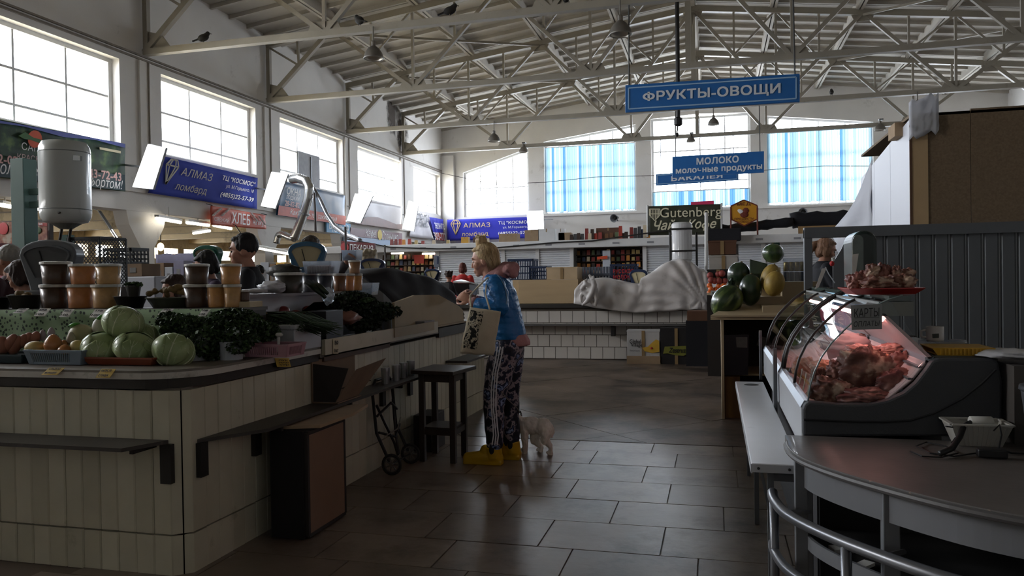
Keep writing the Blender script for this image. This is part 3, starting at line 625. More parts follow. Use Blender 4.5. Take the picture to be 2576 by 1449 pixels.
# hanging direction signs
sb = mat('sign_blue','1d5f9f',.45,var=.05,coat=.2); sline = mat('sign_line','8fb0cc',.5,var=0); slet = mat('sign_silver','cfd3d6',.5,var=0)
def sign(lines, label, tl, tr, br, bl, Y, hang=(), border=True, name='hanging_sign'):
    q = [pY(x,y,Y) for x,y in (tl,tr,br,bl)]; t = thing(name, label, 'sign', sum(q,Vector())/4); part('board', MB().prism(q,(0,.08,0)), sb, t, bevel=.01)
    u = (q[1]-q[0]).normalized(); v = (q[0]-q[3]).normalized(); w_ = (q[1]-q[0]).length; h_ = (q[0]-q[3]).length
    S = lambda a, b: q[0].lerp(q[1],a).lerp(q[3].lerp(q[2],a),b)
    if border:
        k = .12*h_; r = [S(k/w_,.12)-Y_*.01,S(1-k/w_,.12)-Y_*.01,S(1-k/w_,.88)-Y_*.01,S(k/w_,.88)-Y_*.01]; mb = MB()
        for i in range(4): mb.bar(r[i],r[(i+1)%4],.03,.01,Y_)
        part('border_line', mb, sline, t)
    for body, a, b, ww, hh in lines: write(body, slet, t, S(a,b)-Y_*.012, u, v, w=ww*w_, h=hh*h_, bold=.035)
    for px, py, topx, topy in hang:
        p_ = pY(px,py,Y)+Y_*.04; part('hanger', MB().tube([p_,Vector((p_.x,min(TY,key=lambda y: abs(y-Y)),7.8))],.018,5), mat('lamp_dark','3d3c3a',.5), t)
    return t
sign([('ФРУКТЫ-ОВОЩИ',.5,.5,.79,.42)],'big blue hanging sign over the aisle reading fruit and vegetables',(1573,214),(2012,185),(2012,256),(1573,283),18.0,((1582,214,1574,10),(2000,186,2008,-30)))
sign([('МОЛОКО',.5,.3,.46,.33),('молочные продукты',.51,.76,.94,.3)],'blue hanging sign for milk and dairy products, in front of another blue sign',(1691,394),(1922,380),(1922,434),(1691,446),30.2,((1700,393,1700,285),(1912,381,1912,268)),border=False)
sign([('БАКАЛЕЯ',.5,.5,.62,.42)],'blue groceries sign half hidden behind the dairy sign',(1650,438),(1858,424),(1858,453),(1650,467),36.4,((1662,437,1662,345),(1846,425,1846,333)))
t = thing('hoist_pole','long dark hoist pole hanging from the roof behind the blue sign','pole',pY(1705,320,21)); mdk = mat('dark_iron','2c2a28',.5,.4)
part('pole', MB().tube([pY(1703,-20,21),pY(1706,300,21)],.055,8), mdk, t); part('block', MB().lathe([(.06,-.12),(.11,-.08),(.11,.08),(.06,.12)],pY(1706,306,21),10), mdk, t); part('rod', MB().tube([pY(1705,312,21),pY(1703,334,21)],.02,6), mdk, t); part('hook', MB().ell(pY(1703,339,21),(.05,.05,.06)), mdk, t)
# boiler on its green post frame, left
grn = mat('teal_painted_steel','56706a',.55,var=.15,vs=3); enam = mat('white_enamel','b9bfbc',.28,var=.05,vs=2,coat=.4,dirt='8c9088',ds=2,dl=.72)
Y = 6.2; s_ = mpp(150,Y); c0 = pY(152,562,Y); r = 59*s_; h = 208*s_
t = thing('water_heater','grey-white storage water heater tank on a green post above the left stall','water heater',c0); c0.y += r*.3
part('tank', MB().lathe([(r*.55,0),(r*.85,.015),(r*.97,.06),(r,.11),(r,h-.12),(r*.97,h-.06),(r*.85,h-.012),(r*.5,h)],c0,28), enam, t, smooth=True)
for k in (.13,h-.12): part('seam_ring', MB().lathe([(r*1.003,k),(r*1.01,k+.005),(r*1.003,k+.01)],c0,28,cap=False), mat('seam_grey','7f8583',.5), t)
part('energy_label', MB().prism([pY(x,y,Y-.5*r) for x,y in ((184,390),(201,392),(201,404),(184,403))],(0,.03,0)), mat('label_grey','8a8f8e',.6), t)
part('bottom_cap', MB().lathe([(r*.25,-.05),(r*.6,0),(r*.6,.02)],c0,16), mat('cap_grey','6e726e',.5), t)
part('badge', MB().ell(c0+Vector((r*.5,-r*.86,.09)),(.02,.008,.01)), mat('dark_iron','2c2a28',.5,.4), t)
for dx in (-.05,.06): part('water_pipe', MB().tube([c0+Vector((dx,0,-.03)),c0+Vector((dx-.05,.02,-.15)),c0+Vector((dx-.04,.05,-.45))],.014,6), mat('dark_iron','2c2a28',.5,.4), t)
t = thing('green_post','teal painted square post frame holding the water heater','post',(pY(44,500,6.35).x,6.35,0)); x0 = pY(27,500,6.3).x; x1 = pY(60,500,6.3).x
part('post', MB().box(x0,6.3,0,x1,6.3+x1-x0,pY(40,398,6.3).z), grn, t, bevel=.006)
x2 = pY(152,590,6.6).x; part('post', MB().box(x2,6.6,0,x2+.09,6.69,1.95), grn, t)
for py in (480,513): z = pY(70,py,6.3).z; part('cross_bar', MB().box(x1,6.36,z-.03,c0.x-r*.5,6.42,z+.03), grn, t)
# silver ducts
duct = mat('silver_duct','b9b9b6',.25,.9,var=.1,vs=8); Y = 24.0
pts = [pY(x,y,Y+d) for x,y,d in ((735,450,0),(752,448,-.2),(770,455,-.4),(778,472,-.5),(775,500,-.5),(765,535,-.5),(752,570,-.5),(740,600,-.5))]
def ribbed(pts, r, seg=14, step=.06):
    out = []; rs = []
    for i in range(len(pts)-1):
        n = max(2,int((pts[i+1]-pts[i]).length/step))
        for k in range(n): out.append(pts[i].lerp(pts[i+1],k/n)); rs.append(r*(1 if len(out)%2 else .9))
    out.append(pts[-1]); rs.append(r); return MB().tube(out,rs,seg)
t = thing('silver_duct','thick crinkled silver air duct bending down from the wall','duct',pts[4]); part('hose', ribbed(pts,.165), duct, t, smooth=True); part('clamp_ring', MB().tube([pts[5],pts[5]+(pts[6]-pts[5]).normalized()*.06],.19,14), mat('lamp_grey','8b8d90',.5), t)
part('elbow', ribbed([pY(740,600,Y-.5),pY(728,596,Y-.3),pY(710,588,Y-.1),pY(700,592,Y),pY(695,612,Y)],.12,12), duct, t, smooth=True)
pts = [pY(x,y,Y+d) for x,y,d in ((782,468,0),(792,480,-.2),(806,505,-.5),(822,540,-.8),(842,570,-1.2),(868,590,-1.6),(890,598,-2),(906,606,-2.4))]
t = thing('thin_hose','thin grey ventilation hose drooping right of the silver duct','hose',pts[3]); part('hose', ribbed(pts,.075,10,.1), mat('grey_duct','8f9094',.35,.7), t, smooth=True)
solo('hanging_pole', MB().tube([pY(790,485,Y-1),pY(793,540,Y-1),pY(794,583,Y-1)],.04,6), mat('brown_cable','4e4642',.6), 'brown pipe hanging between the two ducts', 'pipe')
# loudspeakers on the end wall
for px, py, lb in ((1549,548,'grey horn loudspeaker on the end wall under the left blinds'),(2022,533,'grey horn loudspeaker on the end wall right of the honey sign')):
    c = pY(px,py,YB-.85); t = thing('horn_speaker', lb, 'loudspeaker', c, group='horn loudspeakers on the end wall'); E = Euler((math.pi/2+.15,0,-.3)).to_matrix()
    part('horn', MB().lathe([(.22,.26),(.2,.22),(.1,0),(.06,-.1)],c,18,rot=E,cap=False), mat('speaker_grey','77787a',.5), t, smooth=True, solid=.015)
    part('driver', MB().lathe([(.02,.15),(.09,.1),(.09,-.18),(.03,-.22)],c,12,rot=E), mat('dark_iron','2c2a28',.5,.4), t); part('bracket', MB().bar(c+Y_*.1,c+Y_*.82-Z_*.1,.05,.05), mat('dark_iron','2c2a28',.5,.4), t)
# ================= KIOSK ROW, BACK COUNTER, MELON STAND, PARTITION =================
alu = mat('white_shutter','d2d4d8',.45,.1,var=.04); kw = mat('kiosk_white','d3d3d2',.5,var=.05,dirt='a39f98',ds=3,dl=.7); card = mat('cardboard','9a8368',.85,var=.12,vs=8,bump=.05); cardl = mat('pale_cardboard','bdab90',.85,var=.08,vs=6)
KY = 24.0; kz = lambda px, py: pY(px,py,KY).z; kx = lambda px: pY(px,640,KY).x
k = thing('market_kiosk','long white kiosk row with roller shutters and goods on its roof','kiosk',(-3,KY,0))
zt0, zt1 = 2.36, 2.6
part('fascia', MB().box(kx(700),KY-.35,zt0,kx(2230),KY+.02,zt1), kw, k, bevel=.02)
part('roof_sheet', MB().box(kx(700),KY-.3,zt1-.05,kx(2230),KY+3,zt1), kw, k)
part('back_wall', MB().box(kx(700),KY+2.9,0,kx(2230),KY+3,zt1), kw, k)
part('base_wall', MB().box(kx(700),KY-.05,0,kx(2230),KY+.05,1.05), kw, k)
SH = [(1103,1266),(1268,1352),(1354,1438),(1624,1710),(1712,1796),(1855,1918),(1922,2030),(2034,2140),(2142,2228)]
sh0 = {}
for a, b in SH:
    x0, x1 = kx(a)+.03, kx(b)-.03; mb = MB(); z = 1.05; y = KY-.02
    prof = []
    while z < zt0: prof += [(y,z),(y-.03,z+.015),(y-.03,z+.05),(y,z+.062)]; z += .07
    mb.add([(x,yy,zz) for yy,zz in prof for x in (x0,x1)], [(2*i,2*i+1,2*i+3,2*i+2) for i in range(len(prof)-1)])
    part('roller_shutter', mb, alu, k, fix=False)
for px in (945,1102,1267,1353,1439,1622,1711,1797,1920,2032,2141): part('post', MB().box(kx(px)-.06,KY-.09,0,kx(px)+.06,KY+.03,zt0), kw, k)
for i in range(14):
    x = kx(1000)+i*(kx(2100)-kx(1000))/13; part('number_mark', MB().box(x-.1,KY-.358,2.44,x+.1,KY-.35,2.5), mat('mark_grey','8d8d90',.6), k)
# stocked openings: shelves with packets
pk = [mat('packet_%d'%i,c,.45,var=.2,vs=14) for i,c in enumerate(('7c2f28','8f6a3a','3a2a20','b9a26a','5b6a4a','a33b2b','2f3c58','c7b79a','6d4a2e','d08a3a','94403a','454545'))]
def packet(nm, w_, d_, h_): return MB().hexa([(-w_/2,-d_/2,0),(w_/2,-d_/2,0),(w_/2,d_/2,0),(-w_/2,d_/2,0),(-w_/2*.9,-d_/6,h_),(w_/2*.9,-d_/6,h_),(w_/2*.9,d_/6,h_),(-w_/2*.9,d_/6,h_)])
pp = []
ORD = ['first','second','third','fourth','fifth','sixth','seventh','eighth','ninth','tenth','eleventh','twelfth','thirteenth','fourteenth','fifteenth','sixteenth','seventeenth']
PKN = ['dark red','tan','dark brown','straw-coloured','green-grey','red','navy','cream','brown','orange','crimson','charcoal']
RK = {}
def put_packet(loc, w_, h_, m, label, group, kind='packet'):
    key = (m.name,kind); src = next((o for n_, o in pp if n_ == key), None)
    if src is None:
        o = part('food_packet' if kind == 'packet' else 'carton', packet('p',1,1,1) if kind == 'packet' else MB().box(-.5,-.5,0,.5,.5,1), m, local=True); pp.append((key,o)); TOPL[o.name] = Vector(loc); tag(o,label,'packet' if kind == 'packet' else 'box',group)
    else: o = src.copy(); COL.objects.link(o); o['label'] = label; o['group'] = group
    o.location = loc; o.scale = (w_,.08,h_) if kind == 'packet' else (w_,w_*.6,h_); return o
for a, b, nm in ((947,1101,'left'),(1441,1621,'right')):
    x0, x1 = kx(a)+.05, kx(b)-.05
    t = thing('shop_shelf','wooden shelf wall stocked with packets inside the %s kiosk opening'%nm,'shelf',((x0+x1)/2,KY+.45,0)); wd = mat('shelf_dark','3a2b22',.7)
    part('back_board', MB().box(x0,KY+.5,0,x1,KY+.54,zt0), wd, t); n_ = int((x1-x0)/.155)
    for zi in range(6):
        z = 1.12+zi*.205; part('shelf_board', MB().box(x0,KY+.28,z-.02,x1,KY+.5,z), wd, t)
        for i in range(n_):
            x = x0+.08+i*(x1-x0-.1)/n_+random.uniform(-.008,.008)
            ci = random.randrange(12); put_packet((x,KY+.36,z),random.uniform(.095,.13),random.uniform(.11,.17),pk[ci],'%s packet on the %s shelf of the %s kiosk opening, %s from left'%(PKN[ci],ORD[zi],nm,ORD[i]),'packets inside the %s kiosk opening'%nm)
part('inner_post', MB().box(kx(1526)-.12,KY-.05,1.1,kx(1526)+.12,KY,zt0-.1), mat('pale_post','b9c0c9',.5), k)
for px, py, lb in ((1000,637,'left'),(1078,638,'right')):
    c = pY(px,py,KY+.2); t = thing('kiosk_lamp','short glowing strip lamp on the %s side of the left kiosk opening'%lb,'lamp',c); part('lamp_tube', MB().tube([c-X_*.22,c+X_*.22],.03,8), tg, t); part('hanger', MB().tube([c,(c.x,c.y,zt1-.05)],.012,5), mat('lamp_dark','3d3c3a',.5), t)
t = solo('price_board', MB().prism([pY(x,y,KY+.1) for x,y in ((1042,641),(1066,641),(1066,663),(1042,663))],(0,.02,0)), mat('poster_red','c4412f',.5,var=.05), 'red price board hanging in the left kiosk opening', 'sign')
solo('orange_board', MB().prism([pY(x,y,KY-.12) for x,y in ((1502,646),(1528,643),(1528,651),(1502,653))],(0,.02,0)), mat('poster_orange','d0512c',.5,var=.05), 'small orange strip sign in the right kiosk opening', 'sign')
# goods on the kiosk roof
def roofbox(x0,x1,y0,y1,m,label,Y=KY+.1,nm='carton',cat='box',group='boxes on the kiosk roof'):
    a = pY(x0,y1,Y); b = pY(x1,y0,Y); d = min(.5,max(.12,(b.x-a.x)*.7))
    t = thing(nm,label,cat,((a.x+b.x)/2,Y+d/2,zt1),group=group)
    h = b.z-zt1; part('box_body', MB().box(a.x,Y,zt1,b.x,Y+d,zt1+h), m, t); part('lid_seam', MB().box(a.x+(b.x-a.x)*.47,Y-.004,zt1+h*.75,a.x+(b.x-a.x)*.53,Y,zt1+h+.003), mat('tape','8f7650',.5), t); return t
for x0,x1,y0,y1,m,lb in ((1320,1355,578,600,card,'brown carton on the kiosk roof under the right light panel'),(1354,1395,575,600,kw,'white printed carton on the kiosk roof, left of the house-shaped one'),(1400,1420,575,600,kw,'white house-shaped carton with a red mark on the kiosk roof'),(1405,1436,585,600,card,'low open brown carton in front of the house-shaped one'),
        (1255,1300,587,603,card,'torn brown paper sack lump on the kiosk roof'),(1160,1178,596,606,mat('yellow_pack','c99a3e',.6),'small yellow box on the kiosk roof near the woman'),(1190,1212,596,606,mat('dark_brown_pack','5a4030',.7),'dark open box on the kiosk roof behind the woman'),(1500,1560,572,598,mat('dark_brown_pack','5a4030',.7),'long dark brown box with a slanting lid among coffee packs')):
    roofbox(x0,x1,y0,y1,m,lb)
for i,(px,h_,m) in enumerate(((990,.2,0),(1000,.2,0),(1010,.2,5),(1020,.18,9),(1034,.2,5),(1050,.15,3),(1068,.12,10),(1095,.14,7),(1130,.13,3),(1230,.14,7),(1440,.18,2),(1449,.2,11),(1458,.22,2),(1467,.2,11),(1478,.36,0),(1486,.2,7),(1492,.33,2),(1500,.2,5),(1512,.22,10),(1540,.2,8),(1553,.22,4),(1563,.4,5),(1577,.22,2),(1590,.35,0),(1600,.33,11),(1610,.37,11),(1618,.28,6),(1624,.4,7),(1632,.25,9),(1480,.2,5),(1528,.18,8),(1570,.18,2))):
    q_ = PKN[m]; RK[q_] = RK.get(q_,0)+1; put_packet((kx(px),KY-.12+.02*(i%3),zt1),.115,h_,pk[m],'%s pack in the row on the kiosk roof, number %s of its colour from where the row starts'%(q_,ORD[RK[q_]-1]) if False else '%s %s pack in the row along the kiosk roof edge'%(ORD[RK[q_]-1],q_),'packs on the kiosk roof')
# tea and coffee banner and honey sign on the kiosk roof
olive = mat('olive_vinyl','37392a',.5,var=.1); Y = KY-.3
t, u, v, P = cloth_banner('tea_banner','olive tea and coffee banner with cream lettering standing on the kiosk roof', olive, *[pY(x,y,Y) for x,y in ((1630,519),(1816,513),(1812,590),(1630,592))], amp=.02); cream = mat('cream_ink','d9d2b4',.6,var=0)
L_ = lambda px, py: pY(px,py,Y-.06)
write('Gutenberg', cream, t, L_(1737,537), u, v, w=1.78, h=.38, bold=.008); write('Чай', cream, t, L_(1672,566), u, v, w=.62, h=.3, sl=.35, bold=.02); write('Кофе', cream, t, L_(1765,566), u, v, w=.85, h=.34, sl=.35, bold=.02)
sh_ = MB(); 
for x in range(6): sh_.bar(L_(1637+x*4,528),L_(1637+x*4,551-abs(x-2.5)*1.5),.022,.01,Y_)
for a, b in (((1634,526),(1660,526)),((1660,526),(1660,541)),((1660,541),(1647,555)),((1647,555),(1634,541)),((1634,541),(1634,526)),((1634,538),(1660,538))): sh_.bar(L_(*a),L_(*b),.025,.01,Y_)
part('shield_emblem', sh_, cream, t); part('pole', MB().tube([pY(1629,516,Y),pY(1629,596,Y)],.03,6), mat('pole_white','c9c9c6',.5), t)
part('pole', MB().tube([pY(1815,511,Y),pY(1815,596,Y)],.03,6), mat('pole_white','c9c9c6',.5), t)
solo('open_sign', MB().prism([pY(x,y,KY-.28) for x,y in ((1738,508),(1796,505),(1796,517),(1738,520))],(0,.06,0)), mat('led_board_red','8b2340',.5,emit=.25), 'small glowing red display board on top of the tea banner', 'sign')
q = [pY(x,y,KY-.2) for x,y in ((1838,519),(1871,503),(1905,517),(1905,551),(1872,568),(1840,552))]
t = thing('honey_sign','yellow hexagonal honey sign with a little bee above the kiosk','sign',q[4]); hy = mat('honey_yellow','cf9324',.5,var=.06); hr = mat('honey_brown','6d2d1c',.6,var=0)
part('panel', MB().prism(q,(0,.05,0)), hy, t); mb = MB()
for i in range(6): mb.bar(q[i]-Y_*.01,q[(i+1)%6]-Y_*.01,.035,.01,Y_)
part('border', mb, hr, t); u = X_; v = Z_; Q = lambda px, py: pY(px,py,KY-.21)
write('МЁД', hr, t, Q(1871,513), u, v, w=.38, h=.12, bold=.02); write('ПРОДУКТЫ', hr, t, Q(1872,551), u, v, w=.55, h=.08, bold=.02); write('ПЧЕЛОВОДСТВА', hr, t, Q(1872,558), u, v, w=.55, h=.07, bold=.02)
part('bee_body', MB().ell(Q(1872,540),(.12,.03,.09),10,6).ell(Q(1876,530),(.09,.03,.09),10,6), hr, t); part('bee_wing', MB().ell(Q(1863,532),(.1,.02,.06),10,6,(0,.6,0)), ink, t)
for px, y0, y1 in ((1838,522,580),(1905,522,585)): p_ = pY(px,y0,KY-.2); part('post', MB().tube([p_,Vector((p_.x,p_.y,2.6))],.025,6), hr, t)
blk = mat('black_cloth','17161a',.85,var=.3,vs=2)
def tarp(name, label, m, f, nu, nv, cat='tarpaulin', solid=.012, smooth=True, base=None):
    mb = MB().grid(f,nu,nv); return solo(name, mb, m, label, cat, base=base, smooth=smooth, solid=solid, fix=False)
def roll(px0,py0,px1,py1,r,Y,lb):
    a = pY(px0,py0,Y); b = pY(px1,py1,Y); pts = [a.lerp(b,i/12)+Vector((0,.1*nz(i,3),.08*nz(i*.7,1))) for i in range(13)]
    return solo('black_tarpaulin', MB().tube(pts,[r*(1+.25*nz(i*1.3,9)) for i in range(13)],10), blk, lb, 'tarpaulin', smooth=True)
roll(1990,556,2190,548,.24,KY+.3,'rolled black tarpaulin lying along the right end of the kiosk roof'); roll(1800,580,1995,558,.14,KY+.1,'thin sagging black tarpaulin roll below the honey sign')
t = solo('black_awning', MB().box(pY(1775,575,KY-.8).x,KY-.8,pY(1775,607,KY-.8).z,pY(1864,575,KY-.8).x,KY-.36,pY(1775,576,KY-.8).z), blk, 'black awning block above the stacked fruit cartons', 'awning', bevel=.03)
solo('roof_lamp', MB().prism([pY(x,y,KY+1) for x,y in ((1900,558),(1965,553),(1965,561),(1900,565))],(0,.1,0)), glow('roof_lamp_light','fff4dc',2.2), 'glowing strip light half hidden behind the black tarpaulin roll', 'lamp')
t = solo('tan_board', MB().box(pY(2008,570,KY).x,KY+.02,2.6,pY(2110,570,KY).x,KY+.06,pY(2050,568,KY).z), mat('tan_board','9a7b52',.7), 'tan board leaning on the kiosk roof above the girl', 'board')
# cable swag in front of the kiosks
solo('black_cable', MB().tube([pY(x,y,KY-.4) for x,y in ((868,600),(980,622),(1100,626),(1170,625),(1250,623),(1400,610),(1490,606),(1560,596),(1640,585),(1682,580),(1690,600),(1692,660))],.022,6), mat('dark_cable','2a2724',.7), 'black cable looping along the kiosk front behind the woman', 'cable')
# ---------------- white tiled counter across the aisle
CYB = 13.3; wt = [mat('white_wall_tile_%d'%i,c,.3,var=.05,vs=3,coat=.2,dirt='8f877b',ds=2,dl=.72) for i,c in enumerate(('c3beb7','bbb6af','c9c4bd'))]
t = thing('tiled_counter','long white tiled counter across the end of the aisle','counter',(-2,CYB+.4,0)); x0, x1 = -4.6, .3
part('core', MB().box(x0,CYB+.02,0,x1,CYB+.75,.9), mat('grout','6d665e',.9), t)
part('worktop', MB().box(x0,CYB-.05,.9,x1,CYB+.8,.97), mat('dark_worktop','33302c',.5,var=.2), t, bevel=.008)
tile0 = part('wall_tile', MB().box(-.1,0,-.1,.1,.025,.1), wt[0], t, local=True, bevel=.004); first = True
for r in range(4):
    for c in range(24):
        x = x0+.1+c*.208+(.104 if r%2 else 0); 
        if x > x1-.1: continue
        o = tile0 if first else piece(tile0,t); first = False
        o.location = (x+2,-.4+random.uniform(-.002,.002),.115+r*.21)
        if random.random() < .6:
            o.data = tile0.data
part('bag_shelf', MB().box(x0,CYB-.25,.6,x1,CYB,.625), mat('grey_shelf_board','4f4c49',.6,var=.2), t)
for px in (1545,1180): x = pY(px,840,CYB).x; part('bracket', MB().box(x-.03,CYB-.2,.42,x+.03,CYB-.01,.6), mat('dark_iron','2c2a28',.5,.4), t)
ply = mat('plywood','b8a07c',.65,var=.1,vs=2.5,stretch=(.6,1,4))
solo('plywood_board', MB().box(pY(1300,740,CYB).x,CYB+.1,.975,pY(1452,740,CYB).x,CYB+.16,1.4), ply, 'tan plywood board standing upright on the tiled counter', 'board', bevel=.004)
def cart(label, x0,x1,y0,y1,Y,m,z0=None,d=None,nm='carton',group=None,flap=False):
    a = pY(x0,y1,Y); b = pY(x1,y0,Y); z = a.z if z0 is None else z0; d = d or (b.x-a.x)*.8
    t = thing(nm,label,'box',((a.x+b.x)/2,Y+d/2,z),group=group)
    part('box_body', MB().box(a.x,Y,z,b.x,Y+d,b.z), m, t, bevel=.003)
    part('lid', MB().box(a.x-.006,Y-.006,b.z-.02,b.x+.006,Y+d,b.z+.006), m, t); part('packing_tape', MB().box((a.x+b.x)/2-.025,Y-.009,z+.0,(a.x+b.x)/2+.025,Y-.003,b.z), mat('tape','8f7650',.5), t); return t
def shelfz(h): return h
cart('pale tan carton with a lid on top of the plywood display',1375,1452,672,706,CYB+.2,mat('tan_carton','bba687',.8),z0=1.403,d=.5)
solo('counter_deck', MB().box(pY(1290,706,CYB+.17).x,CYB+.165,.975,pY(1450,706,CYB).x,CYB+.75,1.4), ply, 'raised plywood deck behind the upright board holding blue crates', 'board')
crate_m = mat('navy_crate','23324f',.5,var=.15); 
def crate(label, c, w_, d_, h_, m, rz=0, tilt=0, nbar=5, group=None):
    t = thing('plastic_crate',label,'crate',c,group=group); t.rotation_euler = (tilt,0,rz)
    for sx in (-1,1): part('side_grid', gridpanel((sx*w_/2,-d_/2,0),(0,d_,0),(0,0,h_),nbar,3,.018), m, t, local=True)
    for sy in (-1,1): part('end_grid', gridpanel((-w_/2,sy*d_/2,0),(w_,0,0),(0,0,h_),nbar+2,3,.018), m, t, local=True)
    part('crate_floor', gridpanel((-w_/2,-d_/2,.01),(w_,0,0),(0,d_,0),6,4,.02), m, t, local=True)
    mb = MB(); q = [(-w_/2,-d_/2,h_),(w_/2,-d_/2,h_),(w_/2,d_/2,h_),(-w_/2,d_/2,h_)]
    for i in range(4): mb.bar(q[i],q[(i+1)%4],.035,.035)
    part('rim', mb, m, t, local=True); return t
def gridpanel(o, u, v, nu, nv, w_, diag=False):
    o, u, v = Vector(o), Vector(u), Vector(v); mb = MB(); n = u.cross(v).normalized()
    if diag:
        k = u.length/nu; kv = v.length/k; ud = u.normalized(); vd = v.normalized(); L_ = v.length; W_ = u.length
        x = -L_
        while x < W_:
            for s in (0,1):
                t0 = max(0,-x); t1 = min(L_,W_-x)
                if t1 > t0:
                    p = o+ud*(x+t0)+vd*(t0 if not s else L_-t0); q = o+ud*(x+t1)+vd*(t1 if not s else L_-t1); mb.bar(p,q,w_*.6,w_*.4,n)
            x += k
        for a, b in ((o,o+u),(o+v,o+u+v),(o,o+v),(o+u,o+u+v)): mb.bar(a,b,w_*1.6,w_,n)
        return mb
    for i in range(nu+1): mb.bar(o+u*(i/nu),o+u*(i/nu)+v,w_,w_*.6,n)
    for j in range(nv+1): mb.bar(o+v*(j/nv),o+v*(j/nv)+u,w_,w_*.6,n)
    return mb
zc = 1.403
crate('tall navy blue crate on the tiled counter just behind the hood of the woman',(pY(1315,700,CYB+.4).x,CYB+.45,zc),.45,.4,.36,crate_m)
crate('lower navy crate tipped beside the tall one on the tiled counter',(pY(1356,700,CYB+.4).x+.02,CYB+.45,zc),.3,.4,.22,crate_m)
t = crate('navy blue crate with red lettering standing at the back of the tiled counter',(pY(1568,690,CYB+.6).x,CYB+.8,.98),.45,.35,.66,crate_m); part('paper_label', MB().box(-.08,-.2,.1,.08,-.19,.17), mat('paper','c9c9c4',.8), t, local=True)
write('РУССКОЕ', mat('crate_red','b8323a',.5,var=0), t, (0,-.2,.55), X_, Z_, w=.36, h=.07, bold=.02, local=True); write('МОЛОКО', mat('crate_red','b8323a',.5,var=0), t, (0,-.2,.45), X_, Z_, w=.36, h=.07, bold=.02, local=True)
t = thing('slatted_screen','low grey slatted screen standing behind the white tarpaulin','screen',(pY(1495,690,14.2).x,14.2,0)); x0 = pY(1450,690,14.2).x; x1 = pY(1540,690,14.2).x; gsl = mat('grey_slats','585e69',.6)
for i in range(12): x = x0+i*(x1-x0)/12; part('slat', MB().box(x,14.2,.0,x+(x1-x0)/12-.012,14.22,1.62), gsl, t)
part('rail', MB().box(x0,14.17,1.45,x1,14.2,1.5), gsl, t)
def dial_scale(label, c, w_, h_, m, rz=0., face='c9bf9c', plate=True, name='dial_scale'):
    """shop scale with a fan-shaped dial; c is the base point, dial face towards -Y"""
    t = thing(name,label,'scale',c,rz); d_ = w_*.3
    pr = [(-w_*.3,0),(w_*.3,0),(w_*.34,h_*.2),(w_*.5,h_*.72),(w_*.47,h_*.82)]
    pr += [(w_*.47*math.cos(a),h_*.8+h_*.2*math.sin(a)) for a in [math.pi*k/10 for k in range(1,10)]]
    pr += [(-w_*.47,h_*.82),(-w_*.5,h_*.72),(-w_*.34,h_*.2)]
    part('housing', MB().prism([(x,-d_/2,z) for x,z in pr],(0,d_,0)), m, t, local=True, bevel=w_*.03)
    fp = [(-w_*.2,h_*.3),(w_*.2,h_*.3),(w_*.4,h_*.72)]+[(w_*.4*math.cos(a),h_*.72+h_*.17*math.sin(a)) for a in [math.pi*k/10 for k in range(1,10)]]+[(-w_*.4,h_*.72)]
    part('dial_face', MB().prism([(x,-d_/2-.006,z) for x,z in fp],(0,.008,0)), mat('dial_'+face,face,.5,var=.08,vs=10), t, local=True)
    mb = MB()
    for i in range(len(fp)): a, b = fp[i], fp[(i+1)%len(fp)]; mb.bar((a[0],-d_/2-.01,a[1]),(b[0],-d_/2-.01,b[1]),w_*.03,.02,Y_)
    part('dial_rim', mb, m, t, local=True); part('needle', MB().bar((0,-d_/2-.012,h_*.32),(-w_*.12,-d_/2-.012,h_*.8),.006,.004,Y_), black, t, local=True)
    part('base', MB().box(-w_*.45,-d_*.9,0,w_*.45,d_*1.3,h_*.09), m, t, local=True, bevel=.01)
    if plate:
        part('weighing_pan', MB().lathe([(w_*.38,0),(w_*.42,.015),(w_*.4,.012)],(0,d_*1.6,h_*.25),18), mat('scale_steel','a4a6a6',.3,.8), t, local=True); part('pan_post', MB().lathe([(.03,h_*.05),(.03,h_*.25)],(0,d_*1.2,0),8), m, t, local=True)
    return t
navy = mat('navy_enamel','1f2f52',.35,coat=.3); navyp = (pY(1607,700,13.9)); dial_scale('navy dial scale right of the crate with red lettering',(navyp.x,13.9,1.2),.33,.36,navy)
solo('scale_stand', MB().box(navyp.x-.2,13.72,.972,navyp.x+.25,14.1,1.2), mat('pale_stand','8b8f93',.6), 'pale grey stand under the navy scale beside the white tarpaulin', 'stand')
# white tarpaulin heaped over goods on the counter
wtp = mat('white_tarp','b9b4b0',.5,var=.08,vs=3,dirt='857d75',ds=4,dl=.66,bump=.25,bs=6)
xa, xb = pY(1447,740,CYB).x, pY(1778,740,CYB).x
def ftarp(u, v):
    x = xa+(xb-xa)*u; hgt = 1.33+.06*math.sin(u*9)*(u<.6)
    if u > .5: hgt = 1.36+.32*min(1,(u-.5)/.24)-.22*max(0,(u-.85)/.15)
    if u < .06: hgt -= .12*(1-u/.06)
    lowz = .98-.1*math.sin(math.pi*min(1,u*1.1)) - .12*u
    fold = .035*nz(u*14,v*3,2)+.05*abs(nz(u*7,v*2.2,5))
    if v < .62: t_ = v/.62; z = lowz+(hgt-lowz)*t_; y = CYB-.12-.1*(1-t_)*0+.12*t_*t_
    else: t_ = (v-.62)/.38; z = hgt+.02*math.sin(t_*3); y = CYB+.0+t_*.65
    # creases fanning out of the tie at the right foot
    if u > .45: fold += .03*math.sin(30*math.atan2(v*.62,(1.0-u)+.02))*min(1,(u-.45)*6)
    return Vector((x,y-fold*.9-.03,z+fold*.35))
tarp('white_tarpaulin','crumpled white tarpaulin tied down over goods on the tiled counter',wtp,ftarp,72,30,base=((xa+xb)/2,CYB+.3,.97))
